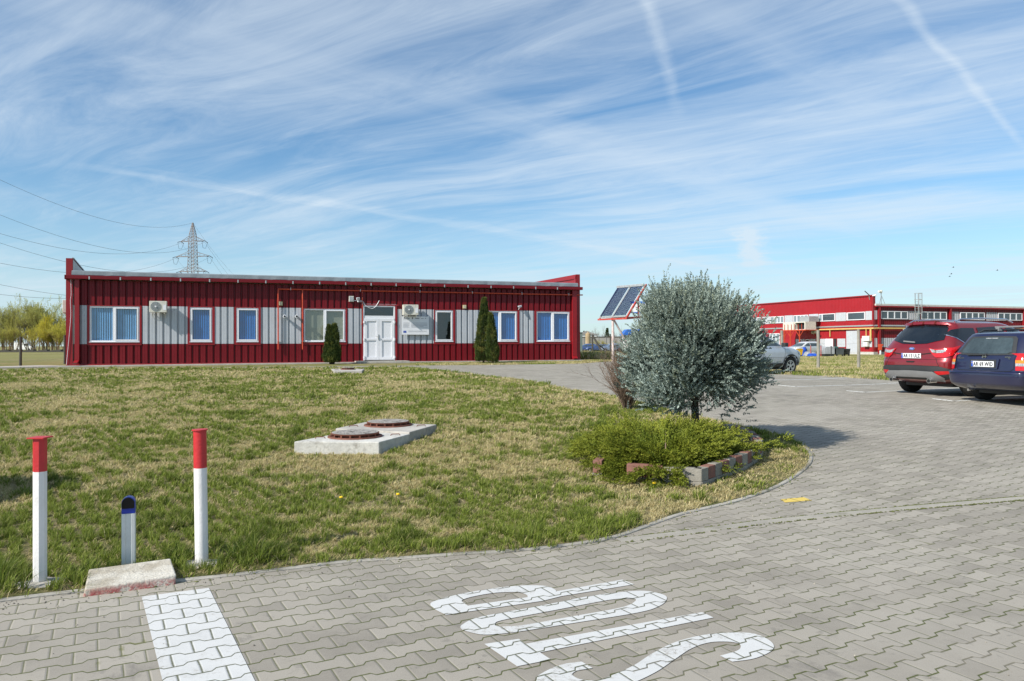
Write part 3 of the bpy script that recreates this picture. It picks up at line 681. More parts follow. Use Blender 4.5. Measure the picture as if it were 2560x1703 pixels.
# roof slab, membrane upstand, gutter with brackets
G0 = B.uh(700, 711, .3)[1]
rfv = [(u182, -.12, EAV+.12), (ur, -.12, EAV+.12), (ur+SK*DEP, DEP, EAV+.2), (u182+SK*DEP, DEP, EAV+.2)]
MB().add(rfv+[(x, y, z+.12) for x, y, z in rfv], [(0,3,2,1),(4,5,6,7),(0,1,5,4),(1,2,6,5),(2,3,7,6),(3,0,4,7)]).build('roof', MMEMB, br)
up = MB(); n = 90; vs = []
for i in range(n+1):
    u_ = u182+(ur-u182)*i/n; j1 = .008*math.sin(i*1.7)+.006*math.sin(i*4.1); 
    vs += [(u_, -.235, EAV+.19), (u_, -.25+j1, EAV+.215), (u_, -.225+j1, EAV+.36+j1*.6), (u_, -.16, EAV+.395), (u_, .05, EAV+.38), (u_, .12, EAV+.2)]
up.add(vs, [(i*6+k, i*6+6+k, i*6+7+k, i*6+1+k) for i in range(n) for k in range(5)]).build('roof_edge', MMEMB, br)
MB().box(.0, u_r+.04, -.30, -.14, EAV+.045, EAV+.19).box(.0, .06, -.30, .0, EAV+.02, EAV+.20).build('gutter', MRED, br, bevel=.01)
MB().box(u182, ur, -.14, .04, EAV+.10, EAV+.118).build('soffit', MDARK, br)
u_ = B.u(223, .3)
while u_ < u_r-.2:
    MB().box(u_-.024, u_+.024, -.312, -.301, EAV+.03, EAV+.15).build('gutter_bracket', MGALV, br); u_ += 1.15
# downpipes
def downpipe(u0, wdt, h1, foot=True):
    m_ = MB().box(u0, u0+wdt, -.15, -.02, .22, h1)
    m_.add([(u0, -.15, .22), (u0+wdt, -.15, .22), (u0+wdt, -.02, .22), (u0, -.02, .22), (u0-.03, -.34, .12), (u0+wdt-.03, -.34, .12), (u0+wdt-.03, -.20, .06), (u0-.03, -.20, .06)], [(0,3,2,1),(4,5,6,7),(0,1,5,4),(1,2,6,5),(2,3,7,6),(3,0,4,7)])
    m_.build('downpipe', MREDT, br, bevel=.008)
downpipe(B.u(188.5), B.u(200)-B.u(188.5), EAV+.05); downpipe(u_r-.46, .24, EAV+.05)
# gas pipe on the wall: a thing of its own fixed to the building
r = .030; hp = B.uh(1000, 728.5, .1)[1]
ua, ub = B.u(695.7, .1), B.u(756.5, .1); ue = B.u(1457, .1)
gp = tag(empty('gas_pipe', B.world(ua, .1, hp), B.rz), 'thin orange red gas pipe running under the eaves with two drops to the wall', 'pipe')
MB().tube([(0, 0, 0), (ue-ua, 0, 0)], r, 8).build('main_run', MPIPE, gp)
for q in (0, ub-ua): MB().tube([(q, 0, -.025), (q, 0, -(hp-.62))], r*.95, 8).build('drop', MPIPE, gp)
for pxx in (727, 901, 1050, 1181, 1305, 1422): u_ = B.u(pxx, .1)-ua; MB().box(u_-.012, u_+.012, -.03, .1, -.035, .07).build('clamp', MGALV, gp)
for q in (0, ub-ua): MB().box(q-.09, q+.09, -.012, .08, -(hp-.98), -(hp-1.0)).build('clamp', MGALV, gp)
# things on the wall
def ac(F_, px0, px1, py0, py1, label, flip=False):
    u0, u1 = F_.u(px0, .3), F_.u(px1, .3); h0, h1 = F_.uh(px0, py1, .3)[1], F_.uh(px0, py0, .3)[1]; w_, hh = u1-u0, h1-h0
    t = tag(empty('air_conditioner', F_.world(u0, .12, h0), F_.rz), label, 'air conditioner', 'outdoor air conditioner units')
    ac_parts(t, w_, hh); return t
def ac_parts(t, w_, hh, d_=.28):
    MB().box(0, w_, -d_, 0, .03, hh).build('casing', MPVCO, t, bevel=.012)
    cx, cz, rr = w_*.37, hh*.50+.02, min(hh*.40, w_*.33)
    gm = MB()
    for k in range(6): 
        ra = rr*(1-k/6.2); n = 28
        vs = [(cx+rad*math.cos(6.2832*i/n), -d_-.012-.004*k, cz+rad*math.sin(6.2832*i/n)) for rad in (ra, ra-.012) for i in range(n)]
        gm.add(vs, [(i, (i+1)%n, n+(i+1)%n, n+i) for i in range(n)])
    for k in range(10): a = 6.2832*k/10; gm.beam((cx+.05*math.cos(a), -d_-.02, cz+.05*math.sin(a)), (cx+rr*math.cos(a), -d_-.01, cz+rr*math.sin(a)), .006)
    MB().cyl((cx, -d_-.008, cz), (cx, -d_+.01, cz), rr, 28).build('fan_opening', MGRIL, t)
    gr_ = gm.build('fan_grille', MGALV, t); MB().cyl((cx, -d_-.045, cz), (cx, -d_-.02, cz), .035, 14).build('hub', MPVC, gr_)
    MB().box(w_*.76, w_*.765, -d_-.004, -d_+.002, .05, hh-.02).box(w_*.8, w_*.97, -d_-.006, -d_+.002, hh*.25, hh*.7).build('side_cover', MPVC, t, bevel=.003)
    for q in (.15, .85): MB().beam((w_*q, .1, -.01), (w_*q, -d_, -.01), .03).beam((w_*q, .1, -.2), (w_*q, -.02, -.01), .02).build('bracket', MPVCO, t)
ac(B, 374, 417.5, 752.5, 782.5, 'air conditioner on the wall right of the wide left window')
ac(B, 1007.5, 1045.5, 761.5, 789, 'air conditioner just above the white notice board')
t = tag(empty('air_conditioner', B.world(0, -1.2, B.uh(155, 785)[1]+.05), B.rz+R(90)+math.atan(SK)*-1+math.pi), 'weathered air conditioner on the left end wall by the trees', 'air conditioner', 'outdoor air conditioner units'); ac_parts(t, .75, .55)
t = tag(empty('air_conditioner', B.world(B.L, -2.2, B.uh(1453, 797)[1]+.15), B.rz+R(90)), 'air conditioner seen edge on, on the right end wall', 'air conditioner', 'outdoor air conditioner units'); ac_parts(t, .75, .50, .24)
def wallthing(name, px, py, label, cat, parts, out=.0, group=None):
    u_, h_ = B.uh(px, py); t = tag(empty(name, B.world(u_, out, h_), B.rz), label, cat, group)
    for nm, mb, mt, bv in parts: mb.build(nm, mt, t, bevel=bv)
    return t
for px, py, lb in ((701.4, 758.8, 'small yellowed square wall vent beside the left gas pipe drop'), (1161, 767, 'small yellowed square wall vent left of the tall conifer')):
    sl_ = MB()
    for k in range(4): sl_.box(-.055, .055, -.052, -.045, -.05+k*.03, -.035+k*.03)
    wallthing('wall_vent', px, py, lb, 'vent', [('casing', MB().box(-.085, .085, -.045, .05, -.085, .085), MVENT, .006), ('slats', sl_, MPVCO, 0)], group='square wall vents')
for px, lb in ((711, 'left of the two round white flue outlets on the grey panel'), (741, 'right of the two round white flue outlets on the grey panel')):
    wallthing('flue_outlet', px, 791.4, lb, 'flue outlet', [('pipe', MB().cyl((0, .05, 0), (0, -.12, 0), .05, 14), MPVC, 0), ('cap', MB().cyl((0, -.14, 0), (0, -.30, 0), .075, 16), MPVC, .008), ('opening', MB().cyl((.0, -.302, 0), (0, -.315, 0), .045, 12), MDARK, 0)], group='round flue outlets')
wallthing('junction_box', 878, 747.5, 'white square junction box on the red wall near the door', 'box', [('casing', MB().box(-.11, .11, -.10, .05, -.13, .13), MPVCO, .01), ('lid', MB().box(-.085, .085, -.11, -.10, -.10, .10), MGALV, .004)])
wallthing('motion_light', 894.7, 749, 'small white security lamp with motion sensor by the door', 'lamp', [('housing', MB().box(-.07, .07, -.16, .02, -.02, .09), MPVC, .01), ('lens', MB().box(-.055, .055, -.168, -.16, .0, .075), MGRIL, 0), ('sensor', MB().lathe([(.01, -.13), (.04, -.11), (.042, -.06), (.02, -.02)], 12, (0, -.09, 0)), MPVC, 0), ('arm', MB().box(-.24, .22, -.03, .0, -.055, -.035), MPVC, 0)])
wallthing('security_camera', 1296.7, 768, 'small white security camera above the right windows', 'camera', [('housing', MB().beam((-.10, -.22, .0), (.10, -.10, .05), .09, .09), MPVC, .012), ('lens', MB().cyl((-.105, -.226, -.002), (-.125, -.24, -.008), .032, 12), MDARK, 0), ('arm', MB().beam((0, .02, -.12), (0, -.15, -.02), .03), MPVC, 0)])
def cable(name, pts, r, mt, label, out=.06):
    P = [B.world(*((lambda q: (q[0], out, q[1]))(B.uh(x, y, out)))) for x, y in pts]
    o = MB().tube(smoothline(P, 5), r, 5).build(name, mt); tag(o, label, 'cable')
cable('cable', [(895, 754.5), (908, 755), (912, 762), (922, 769), (931, 771), (938, 767), (944, 759), (948, 751.5)], .012, MPVC, 'white loose cable hanging in a loop over the door')
cable('cable', [(177, 697), (178, 735), (176, 752), (177, 790), (172, 850), (166, 912)], .010, MPVC, 'thin white cable running down the left corner of the building')
cable('cable', [(880.5, 710.5), (888, 711), (897, 718), (905, 724), (906, 745), (906, 800), (903, 812)], .012, MPIPE, 'thin red cable dropping from the roof edge beside the door')
# notice board
su0, su1 = B.u(1004.5, .12), B.u(1072.6, .12); sh1 = B.uh(1038, 791, .12)[1]; sh0 = B.uh(1038, 836.5, .12)[1]; sw, shh = su1-su0, sh1-sh0
nb = tag(empty('notice_board', B.world((su0+su1)/2, .10, sh0), B.rz), 'white project notice board with blue flag under the air conditioner', 'sign')
MINK = M('dark blue print', (.03, .04, .10), .6); MINKG = M('grey print', (.30, .31, .34), .6); MEU = M('flag blue', (.01, .07, .42), .5); MYST = M('flag yellow', (.8, .6, .03), .5)
MB().box(-sw/2, sw/2, -.012, .0, 0, shh).build('board', MPVC, nb)
bx = lambda x0, x1, z0, z1, m_: m_.box(-sw/2+sw*x0, -sw/2+sw*x1, -.016, -.0125, shh*z0, shh*z1)
ln = MB()
for z_ in (.64, .58, .53, .49, .44, .395): bx(.05 if z_ < .6 else .06, .28 if z_ not in (.53, .44) else .24, z_, z_+.012, ln); bx(.345 if z_ < .6 else .36, .94 if z_ != .44 else .80, z_, z_+.014, ln)
for z_ in (.20, .155): bx(.24, .93, z_, z_+.009, ln)
bx(.05, .30, .815, .82, ln); ln.build('printed_lines', MINKG, nb)
text_obj('lettering', 'Regio', shh*.13, MINK, nb, (-sw/2+sw*.18, -.015, shh*.90), bold=.002)
lg = MB(); bx(.375, .41, .86, .94, lg); bx(.50, .64, .875, .895, lg); bx(.48, .66, .90, .91, lg); bx(.70, .80, .885, .90, lg); bx(.86, .89, .88, .91, lg); lg.build('printed_emblem', MINK, nb)
fl = MB(); bx(.06, .165, .10, .21, fl); flo = fl.build('flag', MEU, nb)
sm_ = MB(); fcx, fcz = -sw/2+sw*.1125, shh*.155
for k in range(12):
    a = R(30*k); cx, cz = fcx+.022*math.cos(a)*1.0, fcz+.030*math.sin(a)
    pts = [((.0055 if i % 2 == 0 else .0024)*math.sin(i*math.pi/5), (.0055 if i % 2 == 0 else .0024)*math.cos(i*math.pi/5)) for i in range(10)]
    sm_.add([(cx+p[0], -.0175, cz+p[1]) for p in pts]+[(cx, -.0175, cz)], [(i, (i+1)%10, 10) for i in range(10)])
sm_.build('flag_stars', MYST, flo)
# entrance step and the paved strip along the wall
p0 = B.world(B.u(912, .4), .05); ul, ur_ = B.u(921, 1.0), B.u(1024, 1.0)
stp = tag(empty('entrance_step', B.world(ul, 0, -.12), B.rz), 'low concrete entrance step in front of the white double door', 'step')
MB().box(-.5, ur_-ul, -1.05, -.04, .10, .20).build('tread', MCONC, stp, bevel=.006)
MB().box(.1, (ur_-ul)*.49, -1.0, -.2, -.12, .098).box((ur_-ul)*.5, ur_-ul-.03, -1.0, -.2, -.12, .098).build('riser', MKERB, stp, bevel=.006)
wk = [B.world(a, o_) for a, o_ in ((-3.4, .95), (-.2, .55), (ul-.5, .62), (ul-.5, .02), (0, .0), (-1.2, -1.0), (-3.2, .4))]
tag(drape('wall_path', [(p.x, p.y) for p in wk], .03, MCONC, skirt=.08), kind='structure')
wk = [B.world(a, o_) for a, o_ in ((ur_+.0, .42), (u_r+.3, .42), (u_r+.3, .0), (ur_+.0, .0))]
tag(drape('wall_path', [(p.x, p.y) for p in wk], .03, MCONC, skirt=.08), kind='structure')
# ------------------------------------------------------------------ two-storey building on the right
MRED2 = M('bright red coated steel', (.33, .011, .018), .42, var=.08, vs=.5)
MYP = M('yellow gas pipe paint', (.66, .42, .14), .45, var=.1, vs=2)
CZ = .22; C0 = (45.2, 95.0); LD = Vector((-.35, .937)); RD = Vector((.937, .35))
Lend = (C0[0]+LD.x*36, C0[1]+LD.y*36); Rend = (C0[0]+RD.x*46, C0[1]+RD.y*46)
W2 = Facade(Lend, C0, CZ, 'two_storey_building', 'two storey bright red metal hall with grey bands behind the fence posts', 'building')
W3 = Facade(C0, Rend, CZ, None, None, None)
w2 = W2.root; w3 = empty('right_wing', (0, 0, 0)); w3.parent = w2
w3.matrix_world = Matrix.Identity(4)
w2inv = (Matrix.Translation(W2.P0) @ Matrix.Rotation(W2.rz, 4, 'Z')).inverted()
w3m = w2inv @ Matrix.Translation(W3.P0) @ Matrix.Rotation(W3.rz, 4, 'Z')
# the right wing's parts are children of the building too: their meshes are moved into its frame
class WB:      # builds parts given in the right wing's own coordinates
    @staticmethod
    def fix(o, lvl_parent=None):
        return o
bpy.data.objects.remove(w3)
def put3(o):      # re-express a mesh built in wing coordinates
    if o.parent is w2 or o.parent is None: o.data.transform(w3m)
    else: o.data.transform(w3m)
    return o
# left wing heights
hA = lambda px, py: W2.uh(px, py)[1]
LT = hA(2182, 738); LT0 = hA(1960, 757)
led = hA(2182, 814.7); bt1 = hA(2181, 777.3); bt0 = hA(2181, 799.5); lb1 = hA(2150, 846); lb0 = hA(2150, 867.5)
print('W2', LT, LT0, 'ledge', led, 'band', bt0, bt1, 'low', lb0, lb1)
# each band is one sheet
def sheet2(u0, u1, h0, h1, mt, name, par, pitch=.25, base=0., d=.03): return corr(u0, u1, h0, h1, mt, name, par, pitch=pitch, d=d, base=base)
L2 = W2.L
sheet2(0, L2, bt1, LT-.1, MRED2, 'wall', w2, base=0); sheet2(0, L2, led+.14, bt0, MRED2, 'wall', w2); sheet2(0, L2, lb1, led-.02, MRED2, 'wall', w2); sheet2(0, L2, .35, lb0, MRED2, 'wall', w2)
MB().box(0, L2, .001, .1, bt0, bt1).box(0, L2, .001, .1, lb0, lb1).build('band_backing', MRED2, w2)
MB().box(-.1, L2+.12, -.12, .3, LT-.1, LT+.05).build('parapet_cap', MREDT, w2)
MB().box(L2-.25, L2+.02, -.05, .3, .35, LT-.1).build('corner_trim', MREDT, w2)
MB().box(-.1, L2, -.10, .0, led, led+.13).build('ledge', MGALV, w2)
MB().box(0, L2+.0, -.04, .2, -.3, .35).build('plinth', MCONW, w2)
def gpan(a, b_, h0, h1, name='grey_panel', mt=None): 
    u0, u1 = W2.u(a), W2.u(b_); return sheet2(u0, u1, h0, h1, mt or MGREY, name, w2, base=-.055, pitch=.3)
for a, b_ in ((1906.7, 1925.8), (1962.5, 1983.5), (2023, 2046.5), (2089.8, 2116), (2164.3, 2181)): gpan(a, b_, bt0, bt1)
for a, b_ in ((1990, 1996), (2007, 2012), (2025.5, 2039.5), (2051, 2065), (2094, 2114), (2153.5, 2181)): gpan(a, b_, lb0, lb1)
gpan(2116.5, 2150, .1, hA(2130, 827), 'sliding_door')
MSKYG = M('dark reflecting window glass', (.045, .06, .075), .08, var=.3, vs=.6, spec=.9)
MGLT = M('window glass with blinds', (.20, .25, .28), .12, var=.2, vs=.6, spec=.8)
def win2(F_, par, u0, u1, h0, h1, cells, fix=None, fw=.09, glass=None):
    f = MB(); f.box(u0, u1, -.10, -.0, h0, h0+fw).box(u0, u1, -.10, -.0, h1-fw, h1)
    cs = [u0+(u1-u0)*c_ for c_ in cells]
    f.box(u0, u0+fw, -.10, 0, h0+fw, h1-fw).box(u1-fw, u1, -.10, 0, h0+fw, h1-fw)
    for c_ in cs[1:-1]: f.box(c_-fw*.8, c_+fw*.8, -.104, 0, h0+fw, h1-fw)
    wf = f.build('window', MPVC, par)
    if fix: put3(wf)
    for i, (a, b_) in enumerate(zip(cs, cs[1:])):
        p = MB().box(a+.02, b_-.02, -.06, -.05, h0+fw, h1-fw).build('pane', (glass or MSKYG) if not isinstance(glass, list) else glass[i], wf)
        if fix: put3(p)
    return wf
win2(W2, w2, W2.u(1878), W2.u(1904), bt0+.05, bt1-.05, (0, .3, .62, 1), glass=MGLT)
win2(W2, w2, W2.u(1927), W2.u(1960.8), bt0+.05, bt1-.05, (0, .3, .52, .75, 1), glass=MGLT)
win2(W2, w2, W2.u(1985), W2.u(2021), bt0+.05, bt1-.05, (0, .25, .5, .75, 1), glass=MGLT)
win2(W2, w2, W2.u(2048.5), W2.u(2088.6), bt0+.05, bt1-.05, (0, .22, 1), glass=[MGLT, MSKYG])
win2(W2, w2, W2.u(2117.8), W2.u(2163.6), bt0+.05, bt1-.05, (0, .06, 1), glass=[MGLT, MSKYG])
win2(W2, w2, W2.u(1925), W2.u(1950), .6, hA(1937, 833.5), (0, .33, .66, 1), glass=MGLT)
for a, b_ in ((1997, 2005.5), (2015, 2024.5)): win2(W2, w2, W2.u(a), W2.u(b_), lb0+.55, lb1-.05, (0, 1))
MB().box(W2.u(2065.6), W2.u(2084), -.16, -.05, .3, lb1).build('door', MPVC, w2, bevel=.01)
MB().box(W2.u(2085), W2.u(2092), -.04, -.03, .3, lb1).build('doorway', MDARK, w2)
# right wing
h3 = lambda px, py: W3.uh(px, py)[1]
e1 = h3(2240, 768.5); e0 = h3(2240, 761.5); b31 = h3(2300, 778); b30 = h3(2300, 799.5); l31 = h3(2240, 845); l30 = h3(2240, 867.5); led3 = h3(2240, 815)
L3 = W3.L
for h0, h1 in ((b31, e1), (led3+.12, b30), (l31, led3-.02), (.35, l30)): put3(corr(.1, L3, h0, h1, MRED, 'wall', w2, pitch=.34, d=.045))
put3(MB().box(.1, L3, .001, .1, b30, b31).box(.1, L3, .001, .1, l30, l31).build('band_backing', MRED, w2))
def g3(a, b_, h0, h1): return put3(corr(W3.u(a), W3.u(b_), h0, h1, MGREY, 'grey_panel', w2, pitch=.34, base=-.03))
for a, b_ in ((2186, 2201), (2270, 2301), (2376.7, 2398.4), (2464.7, 2492.8), (2557, 2590), (2640, 2670)): g3(a, b_, b30, b31)
g3(2186, 2350, l30, l31); g3(2400, 2640, l30, l31)
for a, b_ in ((2202, 2268.6), (2302.8, 2366), (2400, 2460.7), (2494.5, 2554.8), (2591, 2638)): win2(W3, w2, W3.u(a), W3.u(b_), b30+.05, b31-.05, (0, .25, .5, .75, 1), fix=True)
put3(MB().box(.2, L3, -.28, .05, e1, e1+.18).build('gutter', MREDT, w2)); put3(MB().box(.2, L3, -.22, 14, e1+.181, e0+.06).build('roof', MMEMW, w2))
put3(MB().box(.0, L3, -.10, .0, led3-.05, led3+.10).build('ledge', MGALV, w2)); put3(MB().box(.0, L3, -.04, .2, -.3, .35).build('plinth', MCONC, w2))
for a, b_ in ((2194, 2198.8), (2372.4, 2376.2), (2556, 2560)): put3(MB().box(W3.u(a), W3.u(b_), -.25, -.02, .15, e1).build('downpipe', MREDT, w2))
put3(MB().box(.45, .7, .4, 14, e1, LT-.1).build('parapet', MREDT, w2))
# yellow gas pipe in front of both wings
hy = W2.uh(2182, 820.8, .2)[1]
gp2 = tag(empty('gas_pipe', W2.world(L2, .2, hy), W2.rz), 'thick yellow gas pipe under the ledge of the two storey building', 'pipe')
u0 = W2.u(2042, .2)-L2
MB().tube([(u0, 0, 0), (.25, 0, 0)]+[tuple((Matrix.Rotation(-W2.rz, 4, 'Z') @ ((W3.world(q, .2, hy)) - W2.world(L2, .2, hy)).to_4d()).to_3d()) for q in (.2, 40)], .095, 8).build('main_run', MYP, gp2)
for a, y1 in ((2075, 842), (2165.5, 842), (2175.5, 847), (2177.5, 852)): 
    q = W2.u(a, .2)-L2; MB().tube([(q, 0, 0), (q, 0, W2.uh(a, y1, .2)[1]-hy)], .06, 6).build('drop', MYP, gp2)
for px0, px1, py0, py1, lb in ((2157, 2175, 840, 853, 'upper wider cream utility cabinet at the corner of the two storey building'), (2159.6, 2170.6, 855, 866.5, 'lower narrow cream utility cabinet at the corner of the two storey building')):
    u0, u1 = W2.u(px0, .3), W2.u(px1, .3); h0, h1 = W2.uh(px0, py1, .3)[1], W2.uh(px0, py0, .3)[1]
    t = tag(empty('utility_cabinet', W2.world(u0, .10, h0), W2.rz), lb, 'cabinet', 'utility cabinets')
    MB().box(0, u1-u0, -.35, 0, 0, h1-h0).build('casing', MPVCO, t, bevel=.03); MB().box(.08, (u1-u0)/2-.02, -.37, -.351, .08, h1-h0-.08).box((u1-u0)/2+.02, u1-u0-.08, -.37, -.351, .08, h1-h0-.08).build('door', MPVC, t, bevel=.01)
    if h0 < 1: MB().tube([(.4, -.1, 0), (.4, -.1, -h0)], .05, 6).build('pipe', MYP, t)
t = tag(empty('air_conditioner', W2.world(W2.u(2029, .3), .1, hA(2029, 834.5)), W2.rz), 'air conditioner on the two storey building below its grey ledge', 'air conditioner', 'outdoor air conditioner units'); ac_parts(t, W2.u(2041, .3)-W2.u(2029, .3), .75)
# cooling unit on its red platform
ou = 2.2; q = lambda px, py: W2.uh(px, py, ou)
u0, h0 = q(1966, 826.5); u1, h1 = q(2024, 804); t = tag(empty('cooling_unit', W2.world(u0, ou, h0), W2.rz), 'cream cooling unit with open dark end on a red lattice platform', 'cooling unit'); Wd = u1-u0; Hh = h1-h0
MB().box(0, Wd*.47, -.6, 1.2, .02, Hh).build('casing', MPVCO, t, bevel=.03)
MB().box(Wd*.50, Wd*.54, -.6, 1.2, .02, Hh).box(Wd*.93, Wd*.97, -.6, 1.2, .02, Hh).box(Wd*.54, Wd*.93, -.6, 1.2, Hh-.12, Hh).box(Wd*.54, Wd*.93, -.6, 1.2, .02, .12).build('duct_frame', MPVCO, t)
MB().box(Wd*.54, Wd*.93, -.2, -.1, .12, Hh-.12).build('duct_opening', MDARK, t); MB().box(Wd*.55, Wd*.95, .1, 1.8, Hh, Hh+.75).build('duct', MGALV, t, bevel=.03)
MORL = M('orange red primer', (.50, .06, .02), .55, var=.15)
pf = MB()
for yy in (-.7, 1.2): pf.beam((-.2, yy, 0), (Wd+.1, yy, 0), .12)
for xx in (0, Wd*.35, Wd*.7, Wd): pf.beam((xx, -.7, 0), (xx, 1.3, 0), .08)
for xx in (.4, Wd*.36, Wd*.75):
    pf.beam((xx, -.7, 0), (xx, -.7, -h0), .11)
    for s in (-1, 1): pf.beam((xx, -.7, -.9), (xx+s*.75, -.7, -.05), .06)
for k in range(6): pf.beam((Wd*.1+k*Wd*.15, -.72, 0), (Wd*.1+k*Wd*.15, -.72, .85), .05)
pf.build('platform', MORL, t)
# roof things
def tagw(name, F_, px, py, out, label, cat): u_, h_ = F_.uh(px, py, out); return tag(empty(name, F_.world(u_, out, h_), F_.rz), label, cat)
t = tagw('ladder', W3, 2292, 805, .3, 'tall grey caged ladder leading to the roof of the two storey building', 'ladder'); hl = W3.uh(2292, 733.6, .3)[1]-W3.uh(2292, 805, .3)[1]
ld = MB()
for x_ in (-.25, .25): ld.beam((x_, 0, 0), (x_, 0, hl), .06)
k = .2
while k < hl-1: ld.beam((-.25, 0, k), (.25, 0, k), .035); k += .3
ld.build('rails', MGALV, t); cg = MB()
for z_ in (hl-2.6, hl-1.7, hl-.8, hl):
    cg.tube([(-.4*math.cos(a)*1.1, -.75*math.sin(a), z_) for a in np.linspace(0, math.pi, 9)], .03, 4)
for a in np.linspace(.15, math.pi-.15, 5): cg.beam((-.44*math.cos(a), -.75*math.sin(a), hl-2.6), (-.44*math.cos(a), -.75*math.sin(a), hl), .035)
cg.build('cage', MGALV, t)
t = tagw('siren_mast', W3, 2203, 760, -1.2, 'grey siren on a three legged mast on the roof corner', 'siren')
MB().beam((0, 0, 0), (0, 0, 1.55), .07).beam((-.3, 0, 0), (0, 0, 1.1), .05).beam((.62, 0, 0), (0, 0, 1.15), .05).build('mast', MGALV, t)
MB().lathe([(.10, -.05), (.16, .1), (.16, .25), (.08, .32)], 12, (0, 0, 1.45)).cyl((-.1, 0, 1.55), (-.42, 0, 1.6), .15, 12).build('siren_horn', MPVCO, t, bevel=.01)
t = tagw('wall_lamp', W2, 2174, 739, .1, 'dark tilted area lamp on the parapet of the two storey building', 'lamp')
MB().beam((0, 0, -.5), (0, -.1, .1), .06).build('arm', MGALV, t); MB().beam((.05, -.1, .05), (-.30, -.5, .60), .16, .10).build('lamp_head', MDARK, t, bevel=.02)
t = tagw('security_camera', W2, 2187, 739.5, .2, 'small white camera on the parapet corner of the two storey building', 'camera')
MB().beam((0, .1, -.15), (0, -.05, .0), .05).build('arm', MGALV, t); MB().beam((-.18, -.2, .02), (.22, 0, .10), .14).build('housing', MPVC, t, bevel=.02)
# hydrant
p = at(2210, 886); 
t = tag(empty('hydrant', (p.x, p.y+1, gz(p.x, p.y+1))), 'orange red hydrant on a white post by the right wing', 'hydrant')
hy_ = px_at(2210, 860, p.y+1).z-t.location.z; MB().box(-.09, .09, -.09, .09, -.1, hy_*.4).build('post', MPVC, t); MB().box(-.20, .20, -.15, .15, hy_*.4, hy_).box(.05, .34, -.12, .12, hy_*.8, hy_).build('cabinet', MORL, t, bevel=.04)
# ------------------------------------------------------------------ foreground posts, slabs, planter
MWP = M('white post paint', (.74, .72, .70), .5, var=.05, vs=8, bmp=.25, bs=60, dirt=((.40,.37,.31), 4, .5))
MRP = M('red post paint', (.48, .022, .026), .45, var=.12, vs=5, bmp=.3, bs=60)
def bollard(pxb, pyb, pxt, pyt, pyc, sides, label, r=None):
    b_ = at(pxb, pyb); Y = b_.y; top = px_at(pxt, pyt, Y); H = top.z-b_.z; lean = (top.x-b_.x)/H; hc = (px_at(pxt, pyc, Y).z-b_.z)
    t = tag(empty('bollard', b_), label, 'bollard', 'red and white posts at the edge of the paving')
    t.rotation_euler = (0, math.atan(lean), 0)
    rr = r or 15.5/F*Y; a0 = math.pi/sides if sides < 12 else 0
    def tube_(z0, z1, r_, n=sides): 
        m_ = MB(); vs = [(r_*math.cos(a0+6.28319*k/n), r_*math.sin(a0+6.28319*k/n), z_) for z_ in (z0, z1) for k in range(n)]
        return m_.add(vs, [(k, (k+1)%n, n+(k+1)%n, n+k) for k in range(n)]+[tuple(range(n))[::-1], tuple(range(n, 2*n))])
    tube_(-.15, hc, rr).build('white_post', MWP, t, smooth=sides > 12); tube_(hc, H-.008, rr*1.01).build('red_post', MRP, t, smooth=sides > 12)
    cp = MB(); s_ = rr*1.33
    if sides < 12: cp.box(-s_, s_, -s_, s_, H-.008, H)
    else: cp.lathe([(s_*.92, H-.008), (s_*.92, H)], 28)
    cp.build('cap', MRP, t)
    q = MB(); n = 22; rs = random.Random(int(pxb)); prof = []
    for k in range(n): prof.append(rs.uniform(.85, 1.25))
    for ring, (f_, z_) in enumerate(((1., .012), (.8, .028), (.35, .04))):
        pass
    vs = [(math.cos(6.2832*k/n)*.155*f_*(prof[k] if f_ > .5 else 1), math.sin(6.2832*k/n)*.13*f_*(prof[k] if f_ > .5 else 1), z_) for f_, z_ in ((1.08, -.01), (1, .012), (.8, .026), (.35, .036)) for k in range(n)]
    q.add(vs, [(i*n+k, i*n+(k+1)%n, (i+1)*n+(k+1)%n, (i+1)*n+k) for i in range(3) for k in range(n)]+[tuple(3*n+k for k in range(n))])
    q.build('footing', MCONC, t, smooth=True); return t, Y
bollard(100, 1465, 100, 1092, 1178, 8, 'left red topped white post with eight flat sides and a square cap')
bollard(504.5, 1416, 499.5, 1073, 1169, 32, 'right red topped white post, round and slightly leaning', )
# concrete block with the photocell post
cq = [at(*p) for p in ((204, 1494), (438, 1462), (434, 1420), (222, 1430))]
top_dz = .075
def blockpoly(name, P, z0, z1, mt, parent=None, inset=0, bevel=.008, jag=0):
    m_ = MB(); n = len(P)
    m_.add([(p[0], p[1], z0) for p in P]+[(p[0], p[1], z1) for p in P], [tuple(range(n))[::-1], tuple(range(n, 2*n))]+[(i, (i+1)%n, n+(i+1)%n, n+i) for i in range(n)])
    return m_.build(name, mt, parent, bevel=bevel)
c0 = sum((Vector(p) for p in cq), Vector())/4; cb = tag(empty('concrete_block', (c0.x, c0.y, c0.z)), 'low sloping concrete block with red painted front edge below the blue post', 'concrete block')
u_ = (cq[1]-cq[0]).normalized(); v_ = Vector((-u_.y, u_.x, 0)); Lw = (cq[1]-cq[0]).length
base = cq[0]-c0
P = [base, base+u_*Lw, base+u_*Lw*.985+v_*.34, base+v_*.34+u_*.03]
vs = [(p.x, p.y, -.03) for p in P]+[(P[0].x+.008, P[0].y+.02, .040), (P[1].x, P[1].y+.02, .062), (P[2].x, P[2].y, .095), (P[3].x, P[3].y, .088)]
m, b = setmat('block concrete with red edge'); co = objco(); x, y, z = sep(co)
edge = (x*u_.x+y*u_.y)*0 + (x*v_.x+y*v_.y) - float(base.dot(v_)); nz = noise(co, 16, 6, .7); nb_ = noise(co, 5, 5, .65)
